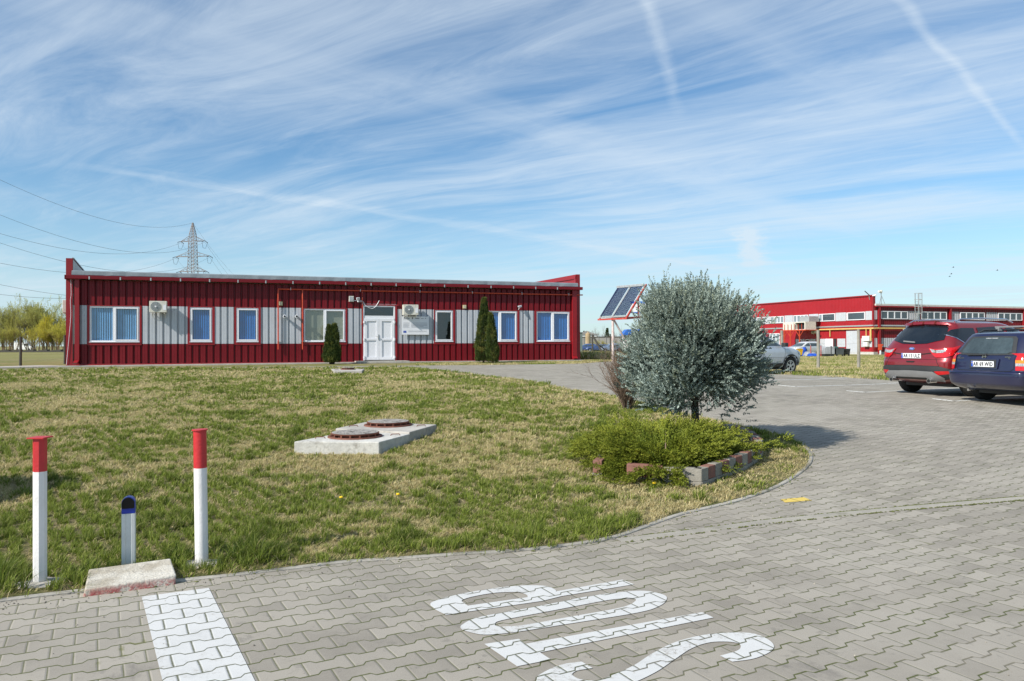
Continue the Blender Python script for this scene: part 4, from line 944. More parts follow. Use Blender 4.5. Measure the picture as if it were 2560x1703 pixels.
c = mixc(sstep(nb_, .35, .65), (.36, .32, .25), (.56, .53, .46)); c = mixc(sstep(noise(co, 60, 4), .55, .7)*.5, c, (.2, .18, .15))
c = mixc((1-sstep(edge + (nz-.5)*.09 + z*.35, .014, .040))*sstep(nz, .36, .56)*.85, c, (.33, .035, .04))
put(b, 'Base Color', c); put(b, 'Roughness', .9); bump(b, nz+noise(co, 70, 4)*.5, .7, .015)
KEEP0 = [(c0.x+p.x, c0.y+p.y) for p in P]
bb = MB().add(vs, [(0,3,2,1),(4,5,6,7),(0,1,5,4),(1,2,6,5),(2,3,7,6),(3,0,4,7)]).build('block', m, cb, bevel=.010)
pc = at(322, 1427); Yp = pc.y; H = px_at(322, 1240, Yp).z-gz(pc.x, pc.y); zb = .06
ph = tag(empty('photocell_post', (pc.x, pc.y, gz(pc.x, pc.y))), 'short grey metal post with blue black photocell head on the concrete block', 'post'); ph.rotation_euler = (0, 0, R(20))
wp_ = 15.2/F*Yp; hb_ = px_at(322, 1282, Yp).z-ph.location.z
MALU = M('pale painted aluminium', (.60, .62, .60), .45, var=.08, vs=6, dirt=((.35,.34,.3), 4, .4))
pm = MB(); prof = [(-wp_, -.03), (-wp_*.45, -.034), (-wp_*.40, -.027), (wp_*.40, -.027), (wp_*.45, -.034), (wp_, -.03), (wp_, .03), (-wp_, .03)]
pm.prism(prof, lambda x, y: (x, y, zb-.1), lambda x, y: (x, y, hb_)); pm.build('post', MALU, ph, bevel=.003)
MBLP = M('blue plastic', (.008, .035, .36), .3, var=.1); MBLK = M('glossy black plastic', (.003, .003, .004), .35, var=.2, spec=.25)
arc = lambda w_, z0, z1, n=14: [(-w_, z0), (w_, z0)]+[(w_*math.cos(a), z1-w_+w_*math.sin(a)) for a in np.linspace(0, math.pi, n)]
MB().prism(arc(wp_*1.01, hb_, H), lambda x, z: (x, -.034, z), lambda x, z: (x, .034, z)).build('housing', MBLP, ph, bevel=.008)
MB().prism(arc(wp_*.93, hb_+.038, H-.003), lambda x, z: (x, -.046, z), lambda x, z: (x, -.034, z)).build('lens', MBLK, ph, bevel=.004)
# manhole slabs on the lawn
MRUST = M('rusty cast iron', (.17, .062, .038), .8, var=.35, vs=14, bmp=.5, bs=40); MLID = M('weathered manhole lid', (.30, .28, .255), .85, var=.2, vs=10, bmp=.8, bs=30)
def manhole(cpx, topz, label, mt, hgt, lidc, lidw, grp=True):
    """cpx: front-left, front-right, back-right, back-left pixels of the top face"""
    def hit(px, py):
        v = ray(px, py); Y_ = (topz-1.6)/v.z; return Vector((v.x*Y_, Y_, topz))
    P = [hit(*p) for p in cpx]; c_ = sum(P, Vector())/4
    t = tag(empty('manhole', (c_.x, c_.y, topz-hgt)), label, 'manhole', 'manholes with round lids on the lawn')
    blockpoly('slab', [p-c_ for p in P], -.12, hgt, mt, t, bevel=.012)
    l = hit(*lidc)-c_; rr = (hit(lidc[0]+lidw, lidc[1])-hit(lidc[0], lidc[1])).length; n = 40
    MB().lathe([(rr+.035, hgt+.001), (rr+.03, hgt+.018), (rr, hgt+.018), (rr-.005, hgt+.003)], n, (l.x, l.y, 0)).build('ring', MRUST, t)
    lid = MB().lathe([(rr-.05, hgt+.01), (rr-.05, hgt+.045), (rr-.012, hgt+.045), (rr-.006, hgt+.057), (rr*.6, hgt+.062), (.01, hgt+.062)], n, (l.x, l.y, 0))
    for k in range(16): a = 6.2832*k/16; lid.beam((l.x+(rr-.055)*math.cos(a), l.y+(rr-.055)*math.sin(a), hgt+.03), (l.x+(rr-.008)*math.cos(a), l.y+(rr-.008)*math.sin(a), hgt+.03), .02, .03)
    lo = lid.build('lid', MRUST, t); 
    tp = MB().lathe([(rr*.93, hgt+.0622), (rr*.93, hgt+.066), (rr*.5, hgt+.068), (.01, hgt+.068)], n, (l.x, l.y, 0)); rs = random.Random(3)
    for k in range(60):
        a = rs.random()*6.28; q = rs.random()**.5*rr*.82; tp.box(l.x+q*math.cos(a)-.018, l.x+q*math.cos(a)+.018, l.y+q*math.sin(a)-.018, l.y+q*math.sin(a)+.018, hgt+.067, hgt+.073)
    tp.build('lid_top', MLID, lo)
    for s in (P[0].lerp(P[3], .35).lerp(P[1], .12)-c_, P[1].lerp(P[2], .75).lerp(P[0], .1)-c_):
        MB().tube([(s.x-.07, s.y-.01, hgt-.01), (s.x-.05, s.y, hgt+.02), (s.x+.05, s.y+.02, hgt+.02), (s.x+.07, s.y+.02, hgt-.01)], .007, 6).build('lifting_loop', MRUST, t)
    u2 = Vector((P[1].x-P[0].x, P[1].y-P[0].y)); 
    e1_ = u2.normalized(); hu = max(abs(Vector((p.x-c_.x, p.y-c_.y)).dot(e1_)) for p in P)*.93; hv = max(abs(Vector((p.x-c_.x, p.y-c_.y)).dot(Vector((-e1_.y, e1_.x)))) for p in P)*.93
    return P, c_
def keepclear(P):
    c_ = sum(P, Vector())/4; KEEP.append([(c_.x+(p.x-c_.x)*1.06, c_.y+(p.y-c_.y)*1.06) for p in P])
KEEP = [KEEP0]
for q_ in (at(100, 1465), at(504.5, 1416)): KEEP.append([(q_.x+.15*math.cos(k), q_.y+.13*math.sin(k)) for k in np.linspace(0, 5.8, 12)])
zg1 = gz(-2.6, 9.3)
P, _ = manhole(((735, 1103.8), (948, 1104.8), (1034.5, 1082), (858, 1081)), zg1+.20, 'nearer manhole with whitewashed concrete slab and rusty lid', MCONW, .20, (888, 1091.5), 61); keepclear(P)
P, _ = manhole(((838.5, 1071), (1024, 1080), (1092, 1061), (912, 1055)), gz(-1.9, 10.9)+.15, 'farther manhole with plain grey concrete slab and rusty lid', MCONC, .15, (970.5, 1063), 54); keepclear(P)
P, _ = manhole(((836, 927.5), (905, 927), (911, 921.8), (828, 922.2)), gz(-6, 27.5)+.05, 'flat manhole near the building by the small conifer', MCONC, .05, (870, 924.0), 16); keepclear(P)
_co = clear_of
def clear_of(x, y):
    ok = _co(x, y)
    for P_ in KEEP: ok &= ~inpoly(x, y, P_)
    return ok
# planter of red and grey blocks
tb = at(1737, 1124); print('tree base', tb)
PLF = at(1482, 1197); PLC = at(1754, 1221); print('planter', PLF, PLC)
MBR = M('red concrete block', (.22, .10, .075), .9, var=.2, vs=6, bmp=.5, bs=50, dirt=((.17,.11,.09), 7, .6)); MBG = M('grey concrete block', (.27, .25, .21), .9, var=.2, vs=6, bmp=.5, bs=50, dirt=((.18,.165,.13), 7, .5))
PATH = [at(1905, 1128), at(1906, 1142), at(1876, 1171), at(1840, 1187), at(1796, 1204), PLC]      # outer bottom edge of the curved side
PATH = [at(1815, 1092), at(1850, 1100), at(1880, 1112), at(1900, 1130)] + PATH[1:]
sm2 = smoothline([Vector((p.x, p.y)) for p in PATH], 5)
pl = tag(empty('planter', (PLC.x, PLC.y, gz(PLC.x, PLC.y))), 'low curved planter of alternating red and grey concrete blocks around the evergreens', 'planter')
def walk(line, step):
    out = [line[0]]; acc = 0
    for a, b_ in zip(line, line[1:]):
        d_ = (b_-a).length; t = step-acc
        while t <= d_: out.append(a.lerp(b_, t/d_)); t += step
        acc = d_-(t-step)
    return out
def blocks(line, step, flip, red0, courses=2):
    W_ = walk(line, step); 
    for i, (a, b_) in enumerate(zip(W_, W_[1:])):
        tdir = (b_-a).normalized(); nrm = Vector((-tdir.y, tdir.x))*flip; z_ = gz(a.x, a.y)
        for cnum in range(courses):
            hh = .085 if cnum == 0 else .135; zz = z_-.02 if cnum == 0 else z_+.067
            o_ = .0 if cnum else -.006
            q = [a+tdir*.003+nrm*-o_*-1, b_-tdir*.003+nrm*-o_*-1, b_-tdir*.003+nrm*.10, a+tdir*.003+nrm*.10]
            L_ = pl.location; mb = MB(); 
            mb.add([(p.x-L_.x, p.y-L_.y, zz-L_.z+(.0 if k < 4 else hh)) for k, p in enumerate(q+q)], [(0,3,2,1),(4,5,6,7),(0,1,5,4),(1,2,6,5),(2,3,7,6),(3,0,4,7)])
            mb.build('block', (MBR if (i+red0) % 2 == 0 else MBG) if cnum else MBG, pl, bevel=.005)
ctr = Vector((tb.x, tb.y))
cside = (sm2[1]-sm2[0]); inw = 1 if Vector((-cside.y, cside.x)).dot(ctr-sm2[0]) > 0 else -1
blocks(list(reversed(sm2)), .165, -inw, 1)
fl2 = [Vector((PLC.x, PLC.y)), Vector((PLF.x, PLF.y))]; dv = fl2[1]-fl2[0]; inw2 = 1 if Vector((-dv.y, dv.x)).dot(ctr-fl2[0]) > 0 else -1
blocks(fl2, .40, inw2, 1, 2)
bk_ = at(1560, 1098); bl2 = [Vector((PLF.x, PLF.y)), Vector((bk_.x, bk_.y))]
dv = bl2[1]-bl2[0]; inw3 = 1 if Vector((-dv.y, dv.x)).dot(ctr-bl2[0]) > 0 else -1
blocks(bl2, .30, inw3, 0, 2)
PLPOLY = [(p.x, p.y) for p in sm2]+[(PLF.x, PLF.y), (bk_.x, bk_.y)]
KEEP.append(PLPOLY)
so_ = MB(); q = [(p[0]-pl.location.x, p[1]-pl.location.y) for p in PLPOLY]; cx = sum(a for a, _ in q)/len(q); cy = sum(b_ for _, b_ in q)/len(q)
so_.add([(cx+(a-cx)*.93, cy+(b_-cy)*.93, gz(a+pl.location.x, b_+pl.location.y)-pl.location.z+.13) for a, b_ in q], [tuple(range(len(q)))]); so_.build('soil', MSOIL, pl)
# ------------------------------------------------------------------ fence posts
MPST = M('weathered grey wood', (.27, .25, .21), .9, var=.25, vs=4, bmp=.6, bs=30); MPSTD = M('dark weathered wood', (.065, .06, .05), .9, var=.3, vs=4, bmp=.5, bs=30)
MWIRE = M('thin rusty wire', (.16, .14, .12), .6, .3)
def fence(name, label, posts, mt, wires=(.35, .75, 1.15), extra=(), r=.05):
    P = []
    for px_, py0, py1 in posts:
        b_ = at(px_, py0); P.append((b_, px_at(px_, py1, b_.y).z-b_.z, ray(px_, py0)))
    o = P[0][0]; t = tag(empty(name, o), label, 'fence')
    for (b_, h_, _), q in zip(P, posts):
        l = b_-o; MB().tube([(l.x, l.y, l.z-.1), (l.x+.01, l.y, l.z+h_*.5), (l.x, l.y, l.z+h_)], [r, r*.95, r*.9], 8).build('post', mt, t, bevel=0)
    for e in extra: MB().tube([Vector(e[0])-o, Vector(e[1])-o], e[2], 8).build('brace', mt, t)
    wm = MB()
    for z_ in wires:
        for (a, ha, _), (b_, hb2, _) in zip(P, P[1:]):
            a2, b2_ = a-o, b_-o
            pts = [a2.lerp(b2_, k/6)+Vector((0, 0, z_-.05*math.sin(math.pi*k/6))) for k in range(7)]; wm.tube(pts, .0022*max(1, a.y/25), 3, False)
    if len(P) > 1: wm.build('wire', MWIRE, t)
    return t
fence('wire_fence', 'sparse grey wooden fence posts with thin wires in front of the two storey building', ((1955, 921, 826), (2045.5, 922, 825), (2146.5, 922, 823.5), (2262, 924, 822), (2392, 925, 821)), MPST, r=.075)
a_ = at(1478, 893); bq = at(1513, 899); 
fence('wire_fence', 'dark braced fence posts between the long low building and the solar collector', ((1481, 892, 836), (1526, 893, 835), (1572, 894, 835)), MPSTD, extra=((px_at(1481, 837, a_.y), px_at(1514, 896, a_.y-.5), .07), (px_at(1492, 860, a_.y), px_at(1509, 871, a_.y+3), .05)), r=.07)
t = tag(empty('stake', at(1513, 898)), 'short thin grey stake beside the leaning brace', 'stake'); MB().tube([(0, 0, -.05), (0, 0, .42)], .03, 8).build('stake_post', MPST, t); t.children[0].name = 'pole'
fence('wire_fence', 'dark slim fence posts in the field left of the low building', ((-60, 913, 838), (51, 914.5, 842), (162, 909, 838)), MPSTD, r=.055, wires=(.25, .5, .75, 1.))
# ------------------------------------------------------------------ solar collector
b0 = at(1532.5, 903.5); sc_ = tag(empty('solar_collector', b0), 'blue vacuum tube solar collector tilted on a rusty red and white post', 'solar collector')
MRW = M('mottled pale and red post paint', (.60, .50, .46), .6, var=.2, vs=3, dirt=((.36,.04,.03), 3.4, .95)); MTUBE = M('blue vacuum tube', (.004, .012, .075), .10, .0, spec=.8); MRFR = M('red steel frame', (.42, .05, .035), .55, var=.2, dirt=((.5,.46,.42), 5, .5))  # post paint: pale base with random red patches
Yc = b0.y; hp_ = px_at(1532, 793, Yc).z-b0.z
MB().cyl((0, 0, -.1), (0, 0, hp_), .062, 16).build('post', MRW, sc_, smooth=True)
right = Vector((.62, -.785, 0)).normalized(); up_ = Vector((.785*.75, .62*.75, 0)); 
BL = px_at(1501, 792, Yc+.6)-b0; 
s_ = F/Yc; wv = right*1.72; el = 1.50
upv = Vector((.98, .62, 0))*1.0+Vector((0, 0, el))
def pp(a, c_, off=0): 
    nrm = right.cross(upv).normalized(); nrm = nrm if nrm.z > 0 else -nrm
    return BL+wv*a+upv*c_+nrm*off
tb_ = MB()
for k in range(20):
    if k in (9, 10): continue
    a = .03+k*.94/19; tb_.tube([pp(a, .0, .05), pp(a, .94, .05)], .022, 8)
tb_.build('tubes', MTUBE, sc_, smooth=True)
MB().beam(pp(-.0, .97, .06), pp(1.0, .97, .06), .13, .12).build('manifold', MGALV, sc_, bevel=.015)
fr_ = MB().beam(pp(0, -.02, 0), pp(1, -.02, 0), .06).beam(pp(0, -.02, 0), pp(0, 1, 0), .045).beam(pp(.485, -.02, 0), pp(.485, 1, 0), .07).beam(pp(.515, -.02, .03), pp(.515, 1, .03), .05); fr_.build('tube_frame', MGALV, sc_)
bkc = pp(1, 0, -.05)+Vector((.79, .62, 0))*1.25
rf = MB().beam(pp(-.06, -.07, -.05), pp(1.06, -.07, -.05), .08).beam(pp(1.03, -.07, -.03), pp(1.03, 1.02, -.03), .075).beam(pp(-.02, -.07, -.05), pp(-.02, 1.0, -.06), .05)
rf.beam(pp(1.0, -.06, -.08), bkc, .07).beam(pp(1.02, .58, -.05), pp(1.02, .58, -.05)-Vector((0, 0, .9)), .07).beam(pp(.02, -.06, -.08), bkc-wv, .07).beam(bkc-wv, bkc, .07).beam((0, 0, hp_), pp(.5, -.07, -.06), .09).beam((0, 0, hp_), bkc-wv*.4+Vector((0, 0, -.02)), .08)
rf.build('stand', MRFR, sc_)
MB().tube([(0, 0, hp_-.03), tuple(Vector((1.25, .6, -.02)))], .045, 8).build('strut', MRW, sc_)
# ------------------------------------------------------------------ plants
MBARK = M('dark bark', (.055, .042, .032), .95, var=.3, vs=14, bmp=.8, bs=40); MTWIG = M('brown twigs', (.17, .115, .08), .85, var=.35, vs=4)
MTWG = M('grey brown branches', (.16, .13, .10), .9, var=.3, vs=2)
MJUN = leafmat('blue grey juniper leaves', (.09, .125, .105), (.44, .52, .46), (.15, .17, .09), (.38, .40, .26), .12, .7)
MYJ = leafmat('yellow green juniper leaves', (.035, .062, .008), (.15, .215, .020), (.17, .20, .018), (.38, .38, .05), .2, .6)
MTHU = leafmat('conifer leaves', (.022, .036, .010), (.085, .125, .022), (.13, .15, .02), (.24, .21, .05), .08, .7)
def unit(a): return a/np.maximum(np.linalg.norm(a, axis=-1, keepdims=True), 1e-9)
def sprays(C, D, Ln, nleaf, leaf, wid, spread, curl=0., twigs=True, seed=0):
    """C (n,3) bases, D (n,3) unit directions, Ln (n) lengths: each spray is a twig set with small pointed leaves"""
    r = np.random.default_rng(seed); n = len(C); D = unit(D); ref = unit(r.normal(size=(n, 3))); A = unit(np.cross(D, ref)); B_ = np.cross(D, A)
    t = (np.arange(nleaf)+.5)/nleaf; t = np.broadcast_to(t, (n, nleaf))+r.normal(0, .03, (n, nleaf)); ang = r.uniform(0, 6.283, (n, nleaf))
    side = A[:, None]*np.cos(ang)[..., None]+B_[:, None]*np.sin(ang)[..., None]
    base = C[:, None]+D[:, None]*(t*Ln[:, None])[..., None]+side*(spread*Ln[:, None]*(1-t)*.55*r.random((n, nleaf)))[..., None]; base[..., 2] += curl*(t*Ln[:, None])**2/ np.maximum(Ln[:, None], .01)
    ld = unit(D[:, None]*1.0+side*.62); ll = leaf*r.uniform(.6, 1.3, (n, nleaf)); 
    wv_ = unit(np.cross(ld, r.normal(size=(n, nleaf, 3))))*(wid*r.uniform(.7, 1.2, (n, nleaf)))[..., None]
    tip = base+ld*ll[..., None]; mid = base+ld*(ll*.45)[..., None]
    V = np.stack([base, mid+wv_, tip, mid-wv_], 2).reshape(-1, 3); k = np.arange(n*nleaf)[:, None]*4
    return V, k+[0, 1, 2, 3], np.repeat(np.arange(n), nleaf*4)
# blue-grey juniper on a stem
tz = gz(tb.x, tb.y); s_t = F/tb.y; wlx = lambda px_, py_: px_at(px_, py_, tb.y)
cen = wlx(1737, 872); cen_l = Vector((0, 0, cen.z-tz)); TR = (1900-1572)/2/s_t*.92; TH = (1020-712)/2/s_t; print('tree R', TR, TH, 'Y', tb.y)
jt = tag(empty('juniper_tree', (tb.x, tb.y, tz)), 'round blue grey juniper standard with a short dark trunk in the block planter', 'tree')
r = np.random.default_rng(5)
NC = 250; dirs = unit(r.normal(size=(NC, 3))); 
def lump(d_): return .96*(1/((np.abs(d_[:, 0])**2.6+np.abs(d_[:, 1])**2.6+np.abs(d_[:, 2])**2.6)**(1/2.6)))*.98+.13*np.sin(d_[:, 0]*3.1+1)*np.sin(d_[:, 2]*4+.5)+.10*np.sin(d_[:, 1]*5+d_[:, 0]*4)+.07*np.sin(d_[:, 2]*9+d_[:, 0]*7)
rad = lump(dirs)*np.where(r.random(NC) < .66, r.uniform(.84, 1.0, NC), r.uniform(.35, .8, NC))
sc3 = np.array([TR*.93, TR*.93, TH*.92])
flat = np.where((dirs[:, 2] < -.45) & (dirs[:, 0] < .35), .97, 1.)
CC = dirs*rad[:, None]*sc3; CC[:, 2] *= flat; CC[:, 0] += .06*np.sign(CC[:, 0])*(CC[:, 2] < 0)
per = 56; C = np.repeat(CC, per, 0); od = unit(np.repeat(dirs*np.array([1, 1, .9]), per, 0)); cr_ = .10
off = r.normal(size=C.shape)*cr_*np.array([1, 1, .9]); C = C+off
D = unit(od*.8+unit(off)*.42+np.array([0, 0, .42])+r.normal(size=C.shape)*.16)
hi = np.clip((C[:, 2]/TH-.35)*1.6, 0, 1); D = unit(D+np.array([0, 0, 1.])*hi[:, None]*.8)
Ln = r.uniform(.08, .15, len(C))*(1+.45*hi)
cdir = np.repeat(unit(dirs*np.array([.62, .62, .5])+np.array([0, 0, .62])+r.normal(size=(NC, 3))*.26), per, 0); D = unit(cdir*.95+unit(off)*.5+r.normal(size=C.shape)*.2+np.array([0, 0, 1.])*hi[:, None]*.4)
csh = np.repeat(r.normal(0, .2, NC), per); outer = np.clip(np.einsum('ij,ij->i', off, od)/cr_, -1.5, 1.5)
V, Fq, own = sprays(C, D, Ln, 26, .021, .0085, .15, .0, seed=1)
# shoots that stick out of the outline
ns = 120; sd = unit(r.normal(size=(ns, 3))+np.array([0, -.1, 1.15])); SB = sd*sc3*(lump(sd)*.95)[:, None]; SD = unit(sd*.55+np.array([0, 0, 1.0])+r.normal(size=(ns, 3))*.18); SL = r.uniform(.14, .32, ns)
big = [(-.50, .93, .42), (.08, 1.0, .22), (.52, .86, .30), (.85, .70, .28), (-.75, .78, .25)]
for i, (fx, fz, l) in enumerate(big): SB[i] = (fx*TR, -.1, (fz-.12)*TH); SD[i] = unit(np.array([.02*(i-2), 0, 1.])); SL[i] = l
sub = 5; SC = np.repeat(SB, sub, 0)+np.repeat(SD*SL[:, None], sub, 0)*np.tile(np.linspace(-.3, .55, sub), ns)[:, None]; SDD = unit(np.repeat(SD, sub, 0)+r.normal(size=(ns*sub, 3))*.24)
V2, F2, own2 = sprays(SC, SDD, np.repeat(SL, sub)*.55, 26, .021, .0078, .14, seed=2)
V3 = np.concatenate([V, V2]); F3 = np.concatenate([Fq, F2+len(V)])
shade = np.concatenate([np.clip(.48+csh[own]+r.normal(0, .14, len(C))[own], 0, 1), np.clip(.55+r.normal(0, .15, ns*sub)[own2], 0, 1)])
dryv = np.concatenate([np.clip((r.random(len(C)) < .10)[own]*.6+(V[:, 2] > .3*TH)*.12, 0, 1), np.full(len(V2), .22)])
V3 = V3+np.array([0, 0, cen_l.z])
npmesh('crown', V3, F3, MJUN, {'shade': shade, 'dry': dryv}, parent=jt, nverts=4)
tk = MB().tube([(0, 0, -.05), (.01, 0, .35), (.0, .02, cen_l.z-TH*.5), (.02, 0, cen_l.z+TH*.3)], [.062, .050, .045, .02], 10)
for k in range(46):
    d_ = dirs[k]; e = d_*sc3*.85; z0_ = cen_l.z-TH*.55+TH*.7*random.random()
    tk.tube([(0, 0, z0_), (e[0]*.5, e[1]*.5, (z0_+cen_l.z+e[2])/2+.02), (e[0], e[1], cen_l.z+e[2])], [.024, .014, .006], 6)
tk.build('trunk', MBARK, jt)
# spreading yellow-green juniper in the planter
sb = at(1664, 1174); print('shrub', sb)
sy = tag(empty('spreading_juniper', (sb.x, sb.y, gz(sb.x, sb.y)+.1)), 'low spreading yellow green juniper overhanging the block planter', 'shrub')
r = np.random.default_rng(11)
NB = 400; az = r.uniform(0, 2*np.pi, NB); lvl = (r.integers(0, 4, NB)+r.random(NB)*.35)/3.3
Rx, Ry = 1.04, .93
reach = np.sqrt(1/((np.cos(az)/Rx)**2+(np.sin(az)/Ry)**2))*(r.uniform(.45, 1.03, NB)); 
reach = reach*(1+.08*np.sin(az*3+1)+.06*np.sin(az*7))*np.where((np.sin(az) < .1) & (np.cos(az) > .1), .68, 1.); reach = np.where(r.random(NB) < .1, reach*1.13, reach)
rn = np.clip(reach/(Rx*1.0), 0, 1); zt = -.05+.29*(1-rn**2)*(.45+.6*lvl)+.15*lvl+.06*(np.sin(az) > 0)-.13*np.clip(-np.sin(az), 0, 1)
allC, allD, allL = [], [], []; twg = MB()
for i in range(NB):
    e = np.array([math.cos(az[i])*reach[i], math.sin(az[i])*reach[i], zt[i]]); o_ = np.array([e[0]*.15, e[1]*.15, -.02])
    m_ = o_*.5+e*.5+np.array([0, 0, .07])
    pts = [(1-t)**2*o_+2*t*(1-t)*m_+t*t*e for t in np.linspace(0, 1, 12)]
    if i % 3 == 0: twg.tube([tuple(q) for q in pts[::3]+[pts[-1]]], [.010, .008, .006, .004, .002], 5, False)
    if i % 5 == 0 and (math.cos(az[i]) < .1 or math.sin(az[i]) > .2): pts = [q*np.array([1.12, 1.12, 1.]) for q in pts[:-1]]+[pts[-1]*np.array([1.16, 1.16, 1.])+np.array([0, 0, .05])]
    for j in range(4, 12):
        p = pts[j]; dr = unit(pts[j]-pts[j-1])
        k = 7
        sidev = unit(r.normal(size=(k, 3))*np.array([1, 1, .75]))
        allC.append(p+sidev*.02); allD.append(unit(dr*1.25+sidev*.62*np.array([1, 1, .6])+np.array([0, 0, .10]))); allL.append(r.uniform(.07, .15, k))
C, D, L_ = np.concatenate(allC), np.concatenate(allD), np.concatenate(allL)
V, Fq, own = sprays(C, D, L_, 18, .024, .0052, .20, seed=3)
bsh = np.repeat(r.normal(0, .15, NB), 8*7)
npmesh('foliage', V, Fq, MYJ, {'shade': np.clip(.32+.25*np.repeat(lvl, 56)[own]+bsh[own]+r.normal(0, .14, len(C))[own], 0, 1), 'dry': np.clip(.25+(np.tile(np.repeat(np.arange(8), 7), NB)/8.)[own]*.45+r.normal(0, .12, len(C))[own], 0, 1)}, parent=sy, nverts=4)  # lower branches darker: shade between the tiers put into the leaf colour
twg.build('stem', MTWIG, sy)
# columnar conifers by the wall
def thuja(px_, py_, tops, label, seed, yellow=.35, Y=None):
    """tops: list of (px of tip, py of tip, half width px, px of base)"""
    b_ = at(px_, py_); s = F/b_.y; r = np.random.default_rng(seed)
    t = tag(empty('columnar_conifer', b_), label, 'conifer', 'columnar conifers along the low building')
    Vs, Fs, sh, dy = [], [], [], []; base = 0; tr = MB(); cs = []
    for (tx, ty, hw, bx_) in tops:
        H = px_at(tx, ty, b_.y).z-b_.z; x0 = (bx_-px_)/s; x1 = (tx-px_)/s; w_ = hw/s
        n = int(1400*H*(w_/.25)**1.1); f = r.random(n)**1.05; a = r.uniform(0, 6.283, n)
        prof = w_*np.clip((1-f)**.62*1.02, .03, 1)*np.clip(.78+f*1.4, 0, 1)*(1+.10*np.sin(f*17+a*2+seed)+.06*np.sin(a*5+f*9))
        rr = prof*r.uniform(.72, 1.05, n)
        P = np.stack([x0+(x1-x0)*f+rr*np.cos(a), rr*np.sin(a), .05+f*(H-.14)], 1)
        Dv = unit(np.stack([np.cos(a)*.5, np.sin(a)*.5, 1.1+0*a], 1)+r.normal(size=(n, 3))*.22)
        V, Fq, own = sprays(P, Dv, r.uniform(.07, .15, n), 9, .036, .010, .35, seed=seed+3)
        clump = vnoise(a*2.2+seed*3, f*H*7, seed); Vs.append(V); Fs.append(Fq+base); base += len(V)
        sh.append(np.clip(.15+.75*clump[own]+r.normal(0, .1, n)[own], 0, 1))
        lit = np.clip((-np.cos(a))*.6+.2, 0, 1)*np.clip(1.1-f*.5, 0, 1); dy.append(np.clip((clump[own]-.52)*3.0, 0, 1)*yellow*1.6+np.clip(f-.93, 0, 1)[own]*8*(yellow > .2)*.6)
        tr.tube([(x0, 0, -.05), ((x0+x1)/2, 0, H*.5), (x1, 0, H*.9)], [.05, .03, .008], 7)
        # a dark woody heart so that no light comes straight through
    npmesh('crown', np.concatenate(Vs), np.concatenate(Fs), MTHU, {'shade': np.concatenate(sh), 'dry': np.clip(np.concatenate(dy), 0, 1)}, parent=t, nverts=4)
    tr.build('trunk', MBARK, t)
thuja(830, 909.5, [(822.5, 811, 16, 826), (837, 808, 17, 834), (828, 850, 22, 829)], 'small dark twin tipped conifer under the wide window left of the door', 21, .35)
thuja(1209, 907, [(1211, 744, 23, 1209)], 'tall dark conifer with browned tip between two windows right of the door', 22, .42)
thuja(1233, 908.5, [(1227, 781, 16.5, 1232)], 'shorter dark conifer close against the right side of the tall one', 23, .22)
# bare brown shrub by the kerb
def twiggy(name, loc, H, W_, n, mat, label, cat, seed, depth=3, r0=.008, group=None, trunk=None, up=1.0, part='branches'):
    t = tag(empty(name, loc), label, cat, group); rs = random.Random(seed); m_ = MB()
    def grow(p, d_, l, rad, dep):
        pts = [p]; q = Vector(p); dd = Vector(d_)
        for k in range(4):
            dd = (dd+Vector((rs.gauss(0, .12), rs.gauss(0, .12), .05*up))).normalized(); q = q+dd*l/4; pts.append(tuple(q))
        m_.tube(pts, [rad, rad*.85, rad*.7, rad*.55, rad*.35], 4 if rad < r0*.7 else 5, False)
        if dep:
            for k in range(rs.randint(3, 4)):
                i = rs.randint(1, 4); a = Vector((rs.gauss(0, 1), rs.gauss(0, 1), rs.gauss(.1, .6)))
                nd = (dd*1.25+a*.55).normalized(); grow(pts[i], nd, l*rs.uniform(.45, .75), rad*.55, dep-1)
    for k in range(n):
        a = 6.2832*k/n+rs.random(); s = rs.uniform(.1, 1)*W_/H
        d_ = Vector((math.cos(a)*s, math.sin(a)*s, 1)).normalized(); grow((math.cos(a)*.05*H*.5, math.sin(a)*.05*H*.5, -.02), d_, H*rs.uniform(.55, .8), r0, depth)
    m_.build(part, mat, t); return t
bs = at(1568, 1027); Hb = px_at(1530, 905, bs.y).z-bs.z; print('bare shrub', bs, Hb)
bsh_ = twiggy('bare_shrub', bs, Hb*1.08, .60, 70, MTWIG, 'leafless brown shrub on the lawn left of the blue grey juniper', 'shrub', 4, 3, .0095)
MB().lathe([(.10, -.03), (.085, .05), (.05, .13), (.02, .18)], 9).build('root_crown', MBARK, bsh_)
# ------------------------------------------------------------------ cars
def carpaint(name, col, flake=.3, met=.35):
    m, b = setmat(name); co = objco(); n = noise(co, 900, 2); k = noise(co, 1.2, 4)
    c = mixc(sstep(k, .35, .7)*.35, col, tuple(q*.8+.03 for q in col)); c = mixc(sstep(n, .6, .7)*flake*.4, c, tuple(min(1, q*1.8) for q in col))
    dust = sstep(sep(co)[2], .75, .2)
    put(b, 'Base Color', mixc(dust*(.05 if 'blue' in name else .16), c, (.24, .21, .17))); put(b, 'Metallic', met); put(b, 'Roughness', .32); put(b, 'Coat Weight', 1.); put(b, 'Coat Roughness', .03)
    MATS[name] = m; return m
MTYRE = M('tyre rubber', (.018, .018, .018), .85, var=.3, vs=20); MRIM = M('silver alloy rim', (.55, .56, .58), .3, .75, var=.1); MCHR = M('chrome', (.75, .76, .78), .12, 1., var=.03)
MCG = M('tinted car glass', (.008, .011, .014), .04, var=.2, vs=2, spec=.9); MCG2 = M('lightly tinted car glass', (.045, .062, .066), .05, var=.35, vs=1.6, spec=.9)
